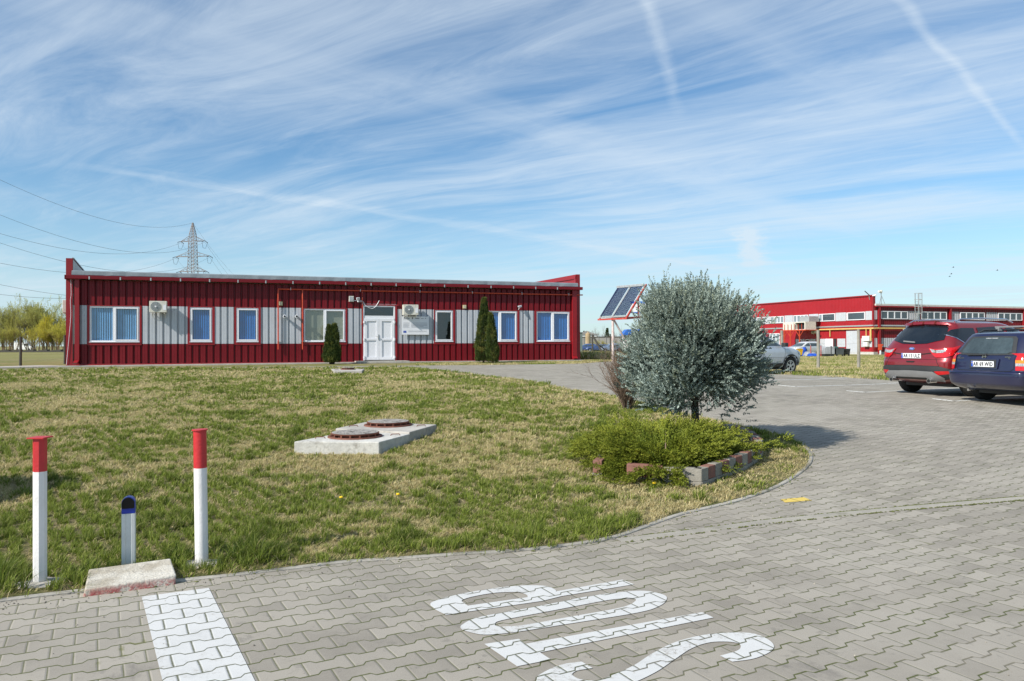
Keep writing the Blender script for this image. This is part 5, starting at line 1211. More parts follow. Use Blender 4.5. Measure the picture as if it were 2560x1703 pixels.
MTRIM = M('black plastic trim', (.028, .03, .032), .55, var=.15); MGAP = M('panel gap', (.006, .006, .006), .8); MTL = M('red tail lamp lens', (.50, .008, .010), .12, var=.15, vs=20, spec=.8); MTLO = M('orange lamp lens', (.75, .22, .01), .12, var=.1, vs=20, spec=.8)
MTLC = M('clear lamp lens', (.42, .42, .41), .15, .3, var=.6, vs=40, spec=.8); MPLATE = M('white number plate', (.74, .75, .76), .4, var=.03); MTXT = M('black lettering', (.012, .012, .014), .5); MSILT = M('silver bumper plastic', (.24, .24, .24), .42, .3, var=.08)
def pchip_tab(tab, z):
    zs = [r[0] for r in tab]; return np.stack([pchip(zs, [r[k] for r in tab])(z) for k in range(1, len(tab[0]))], 1)
def car_body(tab, N=20, ry_r=.42, rx_r=.14, ry_f=.55, rx_f=.55, nz=70):
    """tab rows (z, x_rear, x_front, half_width): a vertical loft of rounded plan outlines"""
    zs = np.linspace(tab[0][0], tab[-1][0], nz); zs = np.unique(np.concatenate([zs, [r[0] for r in tab]])); Q = pchip_tab(tab, zs); rings = []
    for z, (xr, xf, w_) in zip(zs, Q):
        k = min(1, w_/.75); ryr, ryf = ry_r*k, ry_f*k; rxr = rx_r*k; rxf = min(rx_f, (xf-xr)*.4)*k; half = []
        e = 2.6
        for i in range(N+1):      # rear centre to rear corner
            a = math.pi/2*i/N; yy = (w_-ryr)+ryr*math.sin(a)**(2/e); xx = xr+rxr*(1-math.cos(a)**(2/e)); half.append((xx, yy))
        half = [(xr-.0, (w_-ryr)*t) for t in np.linspace(0, .96, 6)]+half
        mid = [(xr+rxr+(xf-rxf-xr-rxr)*t, w_*(1+.0*math.sin(t*math.pi))) for t in np.linspace(0, 1, 26)[1:-1]]
        fr = []
        for i in range(N+1):
            a = math.pi/2*(1-i/N); yy = (w_-ryf)+ryf*math.sin(a)**(2/e); xx = xf-rxf*(1-math.cos(a)**(2/e)); fr.append((xx, yy))
        fr += [(xf, (w_-ryf)*t) for t in np.linspace(.96, 0, 6)]
        half += mid+fr; full = half+[(x, -y) for x, y in half[-2:0:-1]]; rings.append([(x, y, float(z)) for x, y in full])
    n = len(rings[0]); vs = [p for rg in rings for p in rg]
    fs = [(i*n+k, i*n+(k+1)%n, (i+1)*n+(k+1)%n, (i+1)*n+k) for i in range(len(rings)-1) for k in range(n)]+[tuple(range(n))[::-1], tuple((len(rings)-1)*n+k for k in range(n))]
    return MB().add(vs, fs)
def boolean_cut(o, cutter):
    md = o.modifiers.new('cut', 'BOOLEAN'); md.operation = 'DIFFERENCE'; md.object = cutter; md.solver = 'EXACT'
    bpy.context.view_layer.update(); dg = bpy.context.evaluated_depsgraph_get(); me = bpy.data.meshes.new_from_object(o.evaluated_get(dg)); o.modifiers.clear(); old = o.data; o.data = me; bpy.data.objects.remove(cutter)
    while len(me.materials) > 1: me.materials.pop()
    me.polygons.foreach_set('material_index', [0]*len(me.polygons)); me.polygons.foreach_set('use_smooth', [True]*len(me.polygons))
    try: me.set_sharp_from_angle(angle=R(32))
    except Exception: pass
class Car:
    def __init__(s, name, label, loc, heading, tab, paint, wheels, wr, arch=.06, group=None, **kw):
        s.t = tag(empty(name, loc, heading), label, 'car', group); s.tab = tab; s.paint = paint
        s.body = car_body(tab, **kw).build('body', paint, s.t, smooth=True)
        cm = MB(); ymax = max(r[3] for r in tab)
        for xw in wheels:
            for sg in (-1, 1): cm.cyl((xw, sg*(ymax-.27), wr), (xw, sg*(ymax+.2), wr), wr+arch, 32)
        cut = cm.build('cutter', MTRIM); par = s.body.parent; s.body.parent = None; boolean_cut(s.body, cut); s.body.parent = par
        bm = bmesh.new(); bm.from_mesh(s.body.data); s.bvh = BVHTree.FromBMesh(bm); bm.free()
        for xw in wheels:
            for sg in (-1, 1):
                MB().lathe([(wr+arch-.01, 0)], 3) if 0 else None
                s.wheel(xw, sg*(ymax-.125), wr, sg)
        un = MB().box(tab[0][1]+.25, tab[0][2]-.25, -ymax+.30, ymax-.30, wr*.55, wr*1.5); un.build('underbody', MTRIM, s.t)
    def wheel(s, x, y, r, sg, spokes=5):
        w_ = MB(); n = 36; prof = [(r*.62, -.10), (r*.93, -.105), (r, -.075), (r, .075), (r*.93, .105), (r*.70, .102), (r*.62, .085)]
        vs = [(x+rr*math.cos(6.2832*k/n), y+yy*sg, r+rr*math.sin(6.2832*k/n)) for rr, yy in prof for k in range(n)]
        w_.add(vs, [(i*n+k, i*n+(k+1)%n, (i+1)*n+(k+1)%n, (i+1)*n+k) for i in range(len(prof)-1) for k in range(n)]+[tuple(range(n))[::-1]])
        wo = w_.build('wheel', MTYRE, s.t, smooth=True)
        m_ = MB(); ri = r*.66
        vs = [(x+rr*math.cos(6.2832*k/n), y+yy*sg, r+rr*math.sin(6.2832*k/n)) for rr, yy in ((ri, .088), (ri, .10), (ri*.88, .10), (ri*.86, .02)) for k in range(n)]
        m_.add(vs, [(i*n+k, i*n+(k+1)%n, (i+1)*n+(k+1)%n, (i+1)*n+k) for i in range(3) for k in range(n)])
        for k in range(spokes):
            a = 6.2832*(k+.25)/spokes
            for da in (-.17, .17): m_.beam((x+.05*math.cos(a), y+.085*sg, r+.05*math.sin(a)), (x+ri*.93*math.cos(a+da), y+.085*sg, r+ri*.93*math.sin(a+da)), .028, .035)
        m_.cyl((x, y+.06*sg, r), (x, y+.10*sg, r), .055, 14); m_.build('rim', MRIM, wo)
        MB().cyl((x, y+.0*sg, r), (x, y+.03*sg, r), ri*.95, 24).build('brake_disc', MGAP, wo)
    def patch(s, name, poly, axis, mat, eps=.006, res=.05, sg=1, parent=None, mirror=False, both=False):
        """a panel that lies on the body: poly in (y,z) for axis 'r' (seen from the rear) / 'f', or (x,z) for axis 's' (side sg)"""
        outs = []
        for ms in ((1, -1) if both else (sg,)):
            pl_ = [(p[0]*(ms if axis != 's' else 1), p[1]) for p in poly]
            bm = bmesh.new(); f = bm.faces.new([bm.verts.new((p[0], p[1], 0)) for p in pl_]); bmesh.ops.triangulate(bm, faces=[f])
            for ax in (0, 1):
                lo, hi = min(p[ax] for p in pl_), max(p[ax] for p in pl_); q = lo+res
                while q < hi: bmesh.ops.bisect_plane(bm, geom=bm.verts[:]+bm.edges[:]+bm.faces[:], plane_co=(q, q, 0), plane_no=(1, 0, 0) if ax == 0 else (0, 1, 0)); q += res
            dead = []
            for v in bm.verts:
                a, z = v.co.x, v.co.y
                if axis == 'r': o_, d_ = Vector((-6, a, z)), Vector((1, 0, 0))
                elif axis == 'f': o_, d_ = Vector((6, a, z)), Vector((-1, 0, 0))
                elif axis == 't': o_, d_ = Vector((a, z, 5)), Vector((0, 0, -1))
                else: o_, d_ = Vector((a, 4*ms, z)), Vector((0, -ms, 0))
                hit = s.bvh.ray_cast(o_, d_)
                if hit[0] is None or (hit[0]-o_).length > 7: dead.append(v); continue
                nn = hit[1] if hit[1].dot(d_) < 0 else -hit[1]
                v.co = hit[0]+nn*eps-d_*eps*.3
            if dead: bmesh.ops.delete(bm, geom=dead, context='VERTS')
            me = bpy.data.meshes.new(name); bmesh.ops.recalc_face_normals(bm, faces=bm.faces); bm.to_mesh(me); bm.free(); me.materials.append(mat)
            for p in me.polygons: p.use_smooth = True
            o = bpy.data.objects.new(name, me); COL.objects.link(o); o.parent = parent or s.t; outs.append(o)
        return outs[0]
    def strip(s, name, line, axis, mat, w_=.010, eps=.004, **kw):
        """thin line on the body"""
        P = [Vector(p) for p in line]; L_, R_ = [], []
        for i, p in enumerate(P):
            t = (P[min(i+1, len(P)-1)]-P[max(i-1, 0)]).normalized(); n_ = Vector((-t.y, t.x)); L_.append(tuple(p+n_*w_/2)); R_.append(tuple(p-n_*w_/2))
        return s.patch(name, L_+R_[::-1], axis, mat, eps=eps, res=.08, **kw)
    def hit(s, axis, a, z):
        if axis == 'r': h_ = s.bvh.ray_cast(Vector((-6, a, z)), Vector((1, 0, 0)))
        else: h_ = s.bvh.ray_cast(Vector((a, -4, z)), Vector((0, 1, 0)))
        return h_[0]
    def plate(s, z, txt, w_=.52, tilt=0.1):
        h_ = s.hit('r', 0, z); p = empty('number_plate', (h_.x-.022, 0, z)); p.parent = s.t
        o = MB().box(-.004, .008, -w_/2, w_/2, -.056, .056).build('number_plate', MPLATE, s.t, bevel=.003); o.location = p.location; bpy.data.objects.remove(p)
        MB().box(-.006, -.0042, w_/2-.045, w_/2-.004, -.052, .052).build('blue_band', MEU, o)
        MB().box(-.0065, -.0061, w_/2-.032, w_/2-.017, .012, .027).build('flag_stars', MYST, o)
        text_obj('lettering', txt, .108, MTXT, o, (-.0075, -.020, -.004), (R(90), 0, R(-90)), ext=.0008, sx=.80, bold=.0026)
        return o
HEAD = math.atan2(.477, .88)
def car_at(px_, py_, lx, ly, head=HEAD):      # place so that local ground point (lx, ly) is on pixel
    p = at(px_, py_); c_, s_ = math.cos(head), math.sin(head); return Vector((p.x-(lx*c_-ly*s_), p.y-(lx*s_+ly*c_), gz(p.x, p.y)))
# --- red sport utility car
PRED = carpaint('metallic ruby red paint', (.23, .007, .012))
tabS = [(.27, -1.95, 1.95, .70), (.34, -2.14, 2.12, .84), (.45, -2.24, 2.22, .90), (.60, -2.27, 2.27, .918), (.74, -2.265, 2.26, .92), (.86, -2.225, 2.20, .92), (.97, -2.215, 2.12, .915), (1.04, -2.20, 1.95, .905), (1.09, -2.17, 1.55, .89), (1.13, -2.145, 1.12, .872), (1.20, -2.10, .98, .84), (1.34, -1.99, .72, .775), (1.46, -1.885, .50, .715), (1.55, -1.81, .30, .665), (1.60, -1.80, .16, .625), (1.635, -1.78, 0, .56), (1.655, -1.55, -.15, .44), (1.665, -1.1, -.45, .20)]
S1 = Car('red_car', 'red sport utility car with silver rear bumper and number plate AR 13 ULZ', car_at(2280, 979.5, -1.33, .78, R(21)), R(21), tabS, PRED, (-1.33, 1.36), .345, arch=.055, rx_r=.30, ry_r=.62)
S1.patch('rear_window', [(-.50, 1.20), (-.66, 1.235), (-.58, 1.50), (-.52, 1.545), (0, 1.575), (.52, 1.545), (.58, 1.50), (.66, 1.235), (.50, 1.20), (.32, 1.155), (0, 1.145), (-.32, 1.155)], 'r', MCG, eps=.008)
S1.patch('spoiler', [(-.60, 1.555), (-.5, 1.605), (-.3, 1.625), (0, 1.63), (.3, 1.625), (.5, 1.605), (.60, 1.555), (.3, 1.582), (0, 1.59), (-.3, 1.582)], 'r', PRED, eps=.05)
hw = S1.hit('r', 0, 1.19); MB().beam((hw.x-.035, -.02, 1.19), (hw.x-.02, .30, 1.215), .018, .03).build('wiper', MSILT, S1.t)
for sg in (-1, 1):
    S1.patch('tail_lamp', [(.43, 1.055), (.56, 1.03), (.70, 1.035), (.80, 1.06), (.905, 1.065), (.91, 1.02), (.895, .90), (.80, .85), (.62, .85), (.55, .90)], 'r', MTL, eps=.014, sg=sg, res=.04)
    tl = S1.patch('tail_lamp', [(-2.06, 1.05), (-1.9, 1.10), (-1.80, 1.11), (-1.92, 1.04), (-2.0, .98), (-2.06, .95)], 's', MTL, eps=.012, sg=sg, res=.04)
    S1.patch('lamp_lens', [(.47, 1.035), (.60, 1.01), (.78, 1.02), (.80, .985), (.74, .955), (.60, .95), (.53, .965)], 'r', MTLC, eps=.020, sg=sg, res=.04)
    S1.patch('reflector', [(.60, .55), (.86, .56), (.88, .50), (.66, .47)], 'r', MTL, eps=.012, sg=sg)
    S1.strip('panel_gap', [(.60, 1.03), (.605, .86), (.66, .74), (.70, .66)], 'r', MGAP, sg=sg)
    S1.patch('side_window', [(-1.93, 1.36), (-1.62, 1.19), (-1.22, 1.165), (-1.18, 1.50), (-1.55, 1.50), (-1.78, 1.46)], 's', MCG, sg=sg, eps=.008)
    S1.patch('side_window', [(-1.12, 1.16), (-.28, 1.145), (-.25, 1.545), (-1.08, 1.51)], 's', MCG, sg=sg, eps=.008)
    S1.patch('side_window', [(-.18, 1.145), (.78, 1.15), (.42, 1.40), (.15, 1.53), (-.15, 1.545)], 's', MCG, sg=sg, eps=.008)
    S1.strip('window_trim', [(-1.98, 1.38), (-1.64, 1.165), (-1.2, 1.145), (.85, 1.125)], 's', MCHR, w_=.022, eps=.010, sg=sg)
    for xg in (-1.15, -.21): S1.strip('panel_gap', [(xg, 1.12), (xg-.02, .8), (xg+.03, .42)], 's', MGAP, sg=sg)
    S1.strip('sill_trim', [(-.95, .38), (.95, .38)], 's', MTRIM, w_=.14, eps=.012, sg=sg)
    MB().tube([(-1.62, sg*.60, 1.635), (-1.45, sg*.61, 1.70), (-.8, sg*.61, 1.725), (0, sg*.61, 1.71), (.22, sg*.60, 1.63)], .018, 8).build('roof_rail', MCHR, S1.t, smooth=True)
    MB().box(.62, .84, sg*.90-.0, sg*.90+sg*.22, 1.12, 1.27).build('mirror', PRED, S1.t, bevel=.03)
    MB().cyl((-2.30, sg*.50, .335), (-2.10, sg*.50, .335), .052, 16).build('exhaust', MCHR, S1.t, smooth=True)
    MB().cyl((-2.303, sg*.50, .335), (-2.300, sg*.50, .335), .040, 16).build('exhaust', MGAP, S1.t)
S1.patch('bumper_trim', [(-.90, .60), (-.72, .655), (0, .665), (.72, .655), (.90, .60), (.905, .40), (.7, .36), (-.7, .36), (-.905, .40)], 'r', MTRIM, eps=.010)
S1.patch('bumper_insert', [(-.58, .545), (0, .56), (.58, .545), (.78, .42), (.73, .34), (.45, .36), (.40, .42), (-.40, .42), (-.45, .36), (-.73, .34), (-.78, .42)], 'r', MSILT, eps=.030)
S1.strip('panel_gap', [(-.70, .66), (0, .672), (.70, .66)], 'r', MGAP)
S1.strip('crease', [(-.55, .955), (-.32, .925), (.32, .925), (.55, .955)], 'r', MGAP, w_=.022)
S1.strip('crease', [(-.9, .80), (0, .815), (.9, .80)], 'r', MGAP, w_=.006)
S1.patch('tailgate_handle', [(-.12, .765), (.12, .765), (.09, .735), (-.09, .735)], 'r', MGAP, eps=.006)
h_ = S1.hit('r', 0, 1.045); em = MB().prism([(.075*math.cos(a), .034*math.sin(a)) for a in np.linspace(0, 6.2832, 25)[:-1]], lambda a, c_: (h_.x-.02, a, 1.045+c_), lambda a, c_: (h_.x+.01, a, 1.045+c_)).build('emblem', MCHR, S1.t)
MB().prism([(.062*math.cos(a), .024*math.sin(a)) for a in np.linspace(0, 6.2832, 25)[:-1]], lambda a, c_: (h_.x-.024, a, 1.045+c_), lambda a, c_: (h_.x-.0205, a, 1.045+c_)).build('emblem_field', MEU, em)
text_obj('lettering', 'Ford', .036, MPVC, em, (h_.x-.0255, 0, 1.045), (R(90), 0, R(-90)))
h2 = S1.hit('r', .72, .93); text_obj('lettering', 'Kuga', .05, MCHR, S1.t, (h2.x-.022, .74, .835), (R(90), 0, R(-90-8)))
S1.plate(.885, 'AR 13 ULZ')
# --- dark blue estate car
PBLU = carpaint('dark blue car paint', (.005, .007, .040), met=.1)
tabW = [(.24, -1.85, 1.85, .66), (.30, -2.05, 2.05, .78), (.40, -2.15, 2.13, .84), (.55, -2.165, 2.15, .855), (.615, -2.155, 2.14, .855), (.64, -2.09, 2.11, .852), (.75, -2.075, 2.03, .853), (.84, -2.065, 1.75, .848), (.90, -2.05, 1.30, .838), (.94, -2.035, 1.05, .825), (1.00, -2.01, .93, .80), (1.12, -1.945, .72, .755), (1.25, -1.86, .48, .70), (1.335, -1.80, .28, .655), (1.375, -1.77, .15, .61), (1.40, -1.68, 0, .53), (1.415, -1.4, -.15, .38), (1.42, -1.0, -.4, .2)]
S2 = Car('blue_car', 'dark blue estate car with roof bars and number plate AR 69 WID', car_at(2462, 999., -1.28, .72, R(15)), R(15), tabW, PBLU, (-1.28, 1.33), .305, arch=.05, rx_r=.15, ry_r=.42)
S2.patch('rear_window', [(-.60, .955), (-.655, 1.0), (-.555, 1.27), (-.50, 1.315), (0, 1.335), (.50, 1.315), (.555, 1.27), (.655, 1.0), (.60, .955), (0, .945)], 'r', MTRIM, eps=.007)
S2.patch('glass', [(-.52, .985), (-.57, 1.015), (-.485, 1.25), (-.44, 1.285), (0, 1.30), (.44, 1.285), (.485, 1.25), (.57, 1.015), (.52, .985), (0, .975)], 'r', MCG2, eps=.010)
S2.patch('brake_lamp', [(-.14, 1.285), (.14, 1.285), (.14, 1.27), (-.14, 1.27)], 'r', MTLC, eps=.014)
hw = S2.hit('r', 0, .965); MB().beam((hw.x-.03, -.02, .965), (hw.x-.03, .40, .955), .025, .03).tube([(hw.x, -.03, .95), (hw.x-.03, -.03, .97)], .025, 8).build('wiper', MTRIM, S2.t)
for sg in (-1, 1):
    for lo, hi, mt in ((.66, .745, MTL), (.745, .80, MTLC), (.80, .86, MTLO), (.86, .985, MTL)):
        f_ = lambda z: .655+.03*(1-(z-.66)/.33)
        S2.patch('tail_lamp', [(f_(lo)+.02, lo+.002), (.86, lo+.002), (.86, hi), (f_(hi)+.02+.03*(hi > .9), hi)], 'r', mt, eps=.012, sg=sg, res=.03)
        S2.patch('tail_lamp', [(-2.01, lo+.002), (-1.93+.04*(hi > .9), lo+.002), (-1.92+.03*(hi > .9), hi), (-2.01, hi)], 's', mt, eps=.010, sg=sg, res=.03)
    S2.patch('side_window', [(-1.84, 1.00), (-1.22, .985), (-1.20, 1.30), (-1.62, 1.29), (-1.72, 1.25)], 's', MCG2, sg=sg, eps=.008)
    S2.patch('side_window', [(-1.14, .98), (-.30, .97), (-.26, 1.33), (-1.12, 1.31)], 's', MCG2, sg=sg, eps=.008)
    S2.patch('side_window', [(-.20, .97), (.80, .975), (.44, 1.20), (.2, 1.31), (-.18, 1.33)], 's', MCG2, sg=sg, eps=.008)
    for xg in (-1.18, -.24): S2.strip('panel_gap', [(xg, .96), (xg, .6), (xg+.03, .33)], 's', MGAP, sg=sg)
    MB().tube([(-1.62, sg*.57, 1.385), (-1.45, sg*.58, 1.455), (-.6, sg*.58, 1.475), (.0, sg*.57, 1.46), (.15, sg*.56, 1.39)], .020, 8).build('roof_rail', MTRIM, S2.t, smooth=True)
    MB().box(.60, .80, sg*.84, sg*1.03, .97, 1.10).build('mirror', PBLU, S2.t, bevel=.03)
    S2.strip('panel_gap', [(.66, .99), (.665, .70), (.60, .645)], 'r', MGAP, sg=sg, w_=.008)
for xx in (-1.05, -.15): MB().beam((xx, -.66, 1.525), (xx, .66, 1.525), .05, .035).box(xx-.05, xx+.05, .54, .62, 1.44, 1.52).box(xx-.05, xx+.05, -.62, -.54, 1.44, 1.52).build('roof_bar', MSILT, S2.t, bevel=.006)
S2.strip('panel_gap', [(-.60, .645), (0, .64), (.60, .645)], 'r', MGAP, w_=.012)
S2.strip('bumper_strip', [(-.80, .60), (0, .615), (.80, .60)], 'r', PBLU, w_=.03, eps=.014)
S2.patch('plate_recess', [(-.34, .885), (.34, .885), (.36, .86), (.33, .68), (-.33, .68), (-.36, .86)], 'r', PBLU, eps=.016); S2.patch('plate_recess', [(-.30, .86), (.30, .86), (.30, .70), (-.30, .70)], 'r', MTRIM, eps=.018)
pl2 = S2.plate(.775, 'AR 69 WID'); pl2.location.x -= .012
h_ = S2.hit('r', 0, .915)
em = MB().tube([(h_.x-.014, .036*math.cos(a), .918+.036*math.sin(a)) for a in np.linspace(0, 6.2832, 25)], .006, 6).beam((h_.x-.014, .055, .908), (h_.x-.014, -.055, .928), .008, .014).build('emblem', MCHR, S2.t)
for txt, y, z, s in (('ASTRA', -.52, .915, .036), ('1.6', -.56, .885, .03), ('ECO', .60, .915, .026), ('CARAVAN', .56, .885, .034)):
    h3_ = S2.hit('r', y, z); text_obj('lettering', txt, s, MCHR, S2.t, (h3_.x-.012, y, z), (R(90), 0, R(-90)), bold=.0008)
MB().tube([(-2.05, .25, .27), (-2.2, .25, .25)], .025, 10).build('exhaust', MCHR, S2.t); MB().cyl((hw.x+.12, 0, 1.41), (hw.x+.09, 0, 1.50), .004, 5).build('antenna', MTRIM, S2.t)
# --- silver-white hatchback, mostly behind the juniper
PSIL = carpaint('pale silver car paint', (.52, .56, .62), met=.25)
tabH = [(.26, -1.85, 1.80, .70), (.33, -1.98, 1.98, .82), (.48, -2.03, 2.03, .86), (.65, -2.03, 2.04, .87), (.80, -2.0, 2.00, .87), (.90, -1.98, 1.86, .865), (.97, -1.96, 1.60, .855), (1.04, -1.93, 1.22, .84), (1.09, -1.9, 1.0, .82), (1.20, -1.83, .82, .78), (1.35, -1.72, .52, .71), (1.46, -1.62, .28, .65), (1.52, -1.52, .10, .58), (1.55, -1.3, -.1, .42), (1.56, -1.0, -.4, .2)]
S3 = Car('silver_car', 'pale silver hatchback with black wheel arch partly behind the juniper', car_at(1972.5, 935.2, 1.24, -.80), HEAD, tabH, PSIL, (-1.28, 1.28), .315, arch=.05, rx_f=.5)
for sg in (-1, 1):
    S3.patch('side_window', [(-.10, 1.05), (1.02, 1.06), (.60, 1.30), (.32, 1.44), (-.08, 1.47)], 's', MCG2, sg=sg, eps=.008)
    S3.patch('side_window', [(-1.05, 1.06), (-.18, 1.05), (-.16, 1.47), (-1.0, 1.46)], 's', MCG2, sg=sg, eps=.008)
    S3.patch('side_window', [(-1.60, 1.12), (-1.12, 1.07), (-1.07, 1.42), (-1.4, 1.38)], 's', MCG2, sg=sg, eps=.008)
    MB().beam((.80, sg*.84, 1.05), (.80, sg*.93, 1.07), .05).box(.72, .90, sg*.90, sg*1.09, 1.02, 1.17).build('mirror', MTRIM, S3.t, bevel=.03)
    for xw in (-1.28, 1.28):
        arc_o = [(xw+.445*math.cos(a), .30+.445*math.sin(a)) for a in np.linspace(-.05, math.pi+.05, 22)]; arc_i = [(xw+.362*math.cos(a), .315+.362*math.sin(a)) for a in np.linspace(math.pi, 0, 22)]
        S3.patch('wheel_arch', arc_o+arc_i, 's', MTRIM, sg=sg, eps=.012, res=.1)
    S3.strip('sill_trim', [(-.85, .34), (.85, .34)], 's', MTRIM, w_=.15, eps=.012, sg=sg)
    for xg in (1.0, -.14): S3.strip('panel_gap', [(xg-.03, 1.02), (xg-.03, .75), (xg-.12, .42)], 's', MGAP, sg=sg, w_=.008)
    S3.strip('crease', [(.95, .62), (-1, .66)], 's', MSILT, sg=sg, w_=.012)
    S3.patch('headlight', [(1.62, .86), (1.90, .80), (1.92, .70), (1.72, .72)], 's', MTLC, sg=sg, eps=.01)
    MB().tube([(-1.35, sg*.58, 1.53), (-1.2, sg*.58, 1.58), (0, sg*.58, 1.58), (.15, sg*.57, 1.50)], .02, 8).build('roof_rail', MTRIM, S3.t)
S3.patch('windscreen', [(-.70, 1.09), (-.60, 1.30), (-.52, 1.43), (0, 1.47), (.52, 1.43), (.60, 1.30), (.70, 1.09)], 'f', MCG2, eps=.008)
# --- far cars
def far_car(name, label, px_, py_, head, col, tab, wr=.31, scale=1, lx=0, glass=None):
    c_ = Car(name, label, car_at(px_, py_, lx, 0, head), head, tab, carpaint(name+' far paint', col, met=.2), (-1.3, 1.3), wr, nz=30)
    for sg in (-1, 1):
        c_.patch('side_window', [(-1.55, 1.06), (-.15, 1.04), (-.15, 1.38), (-1.3, 1.36)], 's', glass or MCG2, sg=sg, eps=.01, res=.2)
        c_.patch('side_window', [(-.05, 1.04), (.85, 1.04), (.25, 1.35), (-.05, 1.38)], 's', glass or MCG2, sg=sg, eps=.01, res=.2)
        c_.patch('headlight', [(.50, .82), (.80, .82), (.78, .68), (.5, .70)], 'f', MTLC, sg=sg, eps=.01, res=.2)
    c_.patch('windscreen', [(-.68, 1.02), (-.55, 1.36), (.55, 1.36), (.68, 1.02)], 'f', glass or MCG2, eps=.01, res=.2); c_.patch('rear_window', [(-.62, 1.05), (-.5, 1.33), (.5, 1.33), (.62, 1.05)], 'r', glass or MCG2, eps=.01, res=.2)
    return c_
far_car('blue_van', 'blue people carrier parked far off, half hidden by the low building corner', 1466, 879.5, R(182), (.05, .09, .24), tabH)
far_car('blue_car', 'small dark blue car between the blue people carrier and the pale blue car', 1492, 879.8, R(176), (.025, .06, .17), tabW)
far_car('pale_blue_car', 'pale blue grey car parked behind the solar collector post', 1526, 880, R(192), (.24, .32, .45), tabH)
far_car('dark_car', 'dark red car parked far off against the left edge of the juniper', 1572, 880, R(215), (.08, .012, .02), tabH)
wc = far_car('white_car', 'white car standing behind the bins by the two storey building', 2010, 889, R(205), (.62, .63, .62), tabH)
# ------------------------------------------------------------------ pylon and power lines
MSTEEL = M('weathered lattice steel', (.20, .165, .15), .6, .3, var=.3, vs=.3); MLINEW = M('power line wire', (.12, .12, .13), .5, .3)
PY = 250.; pb = px_at(482, 868, PY); pz = gz(pb.x, PY); top = px_at(482, 557, PY).z-pz
pyl = tag(empty('power_pylon', (pb.x, PY, pz), R(-11)+0), 'tall steel lattice pylon rising behind the long low building', 'pylon')
lv = lambda y: px_at(482, y, PY).z-pz
a1, a2_, a3 = lv(603), lv(641), lv(678.5); tw = MB()
hwid = lambda z: max(.12, np.interp(z, [0, a3, a1, a1+2.5, top], [3.2, 1.15, .92, .75, .08]))
zs = list(np.linspace(0, a3, 9))+list(np.linspace(a3, a1+1.5, 11))[1:]+list(np.linspace(a1+1.5, top, 6))[1:]
for z0_, z1_ in zip(zs, zs[1:]):
    w0, w1 = hwid(z0_), hwid(z1_); c0_ = [(-w0, -w0), (w0, -w0), (w0, w0), (-w0, w0)]; c1_ = [(-w1, -w1), (w1, -w1), (w1, w1), (-w1, w1)]
    for k in range(4):
        tw.beam((*c0_[k], z0_), (*c1_[k], z1_), .13); tw.beam((*c0_[k], z0_), (*c1_[(k+1)%4], z1_), .055); tw.beam((*c0_[(k+1)%4], z0_), (*c1_[k], z1_), .055); tw.beam((*c1_[k], z1_), (*c1_[(k+1)%4], z1_), .055)
tw.build('tower', MSTEEL, pyl)
ends = {}
for z_, hl_, key in ((a1, 4.4, 'top'), (a2_, 6.2, 'middle'), (a3, 4.9, 'bottom')):
    ar = MB(); w_ = hwid(z_)
    for sg in (-1, 1):
        for yy in (-w_, w_):
            ar.beam((sg*w_, yy, z_), (sg*hl_, 0, z_-.0), .13); ar.beam((sg*w_, yy, z_+1.5), (sg*hl_, 0, z_), .10)
        for q in (.3, .6): ar.beam((sg*(w_+(hl_-w_)*q), 0, z_), (sg*(w_+(hl_-w_)*q), 0, z_+1.5*(1-q)), .07)
        ends[(key, sg)] = (sg*hl_, 0, z_)
    ar.build('crossarm', MSTEEL, pyl)
ins = MB()
for (k_, sg), e in ends.items():
    for s2 in (-1, 1): ins.tube([e, (e[0], s2*1.6, e[2]-.45)], .10, 5)
    ins.tube([(e[0], -1.6, e[2]-.45), (e[0]-.2, -.7, e[2]-2.4), (e[0]-.2, .7, e[2]-2.4), (e[0], 1.6, e[2]-.45)], .05, 4)
ins.build('insulators', MTRIM, pyl)
ldir = Vector((-.196, .98, 0)); rotp = Matrix.Rotation(R(-11)+0, 4, 'Z')
def span(label, loc_, sag0, sag1, nd):
    p = Vector((pb.x, PY, pz))+rotp @ Vector(loc_); m_ = MB()
    for d_, sg_, n_, s_ in ((-ldir, 270, nd, sag0), (ldir, 300, 0, sag1)):
        q = p+d_*sg_; pts = [p.lerp(q, t)-Vector((0, 0, 4*s_*t*(1-t))) for t in np.linspace(0, 1, 40)]
        m_.tube([tuple(x) for x in pts], [.028*(1 if x.y > 150 else max(.35, x.y/150)) for x in pts], 4, False)
    tag(m_.build('power_line', MLINEW), label, 'power line', 'wires strung from the pylon')
span('topmost power line, hung from the peak of the pylon', (0, 0, top), 15.0, 12, 0)
for (k_, sg), e in ends.items():
    span('power line hung from the %s end of the %s crossarm of the pylon' % ('left' if sg < 0 else 'right', k_), (e[0], 0, e[2]-.4), 15.5 if k_ != 'middle' else 15, 13, 0)
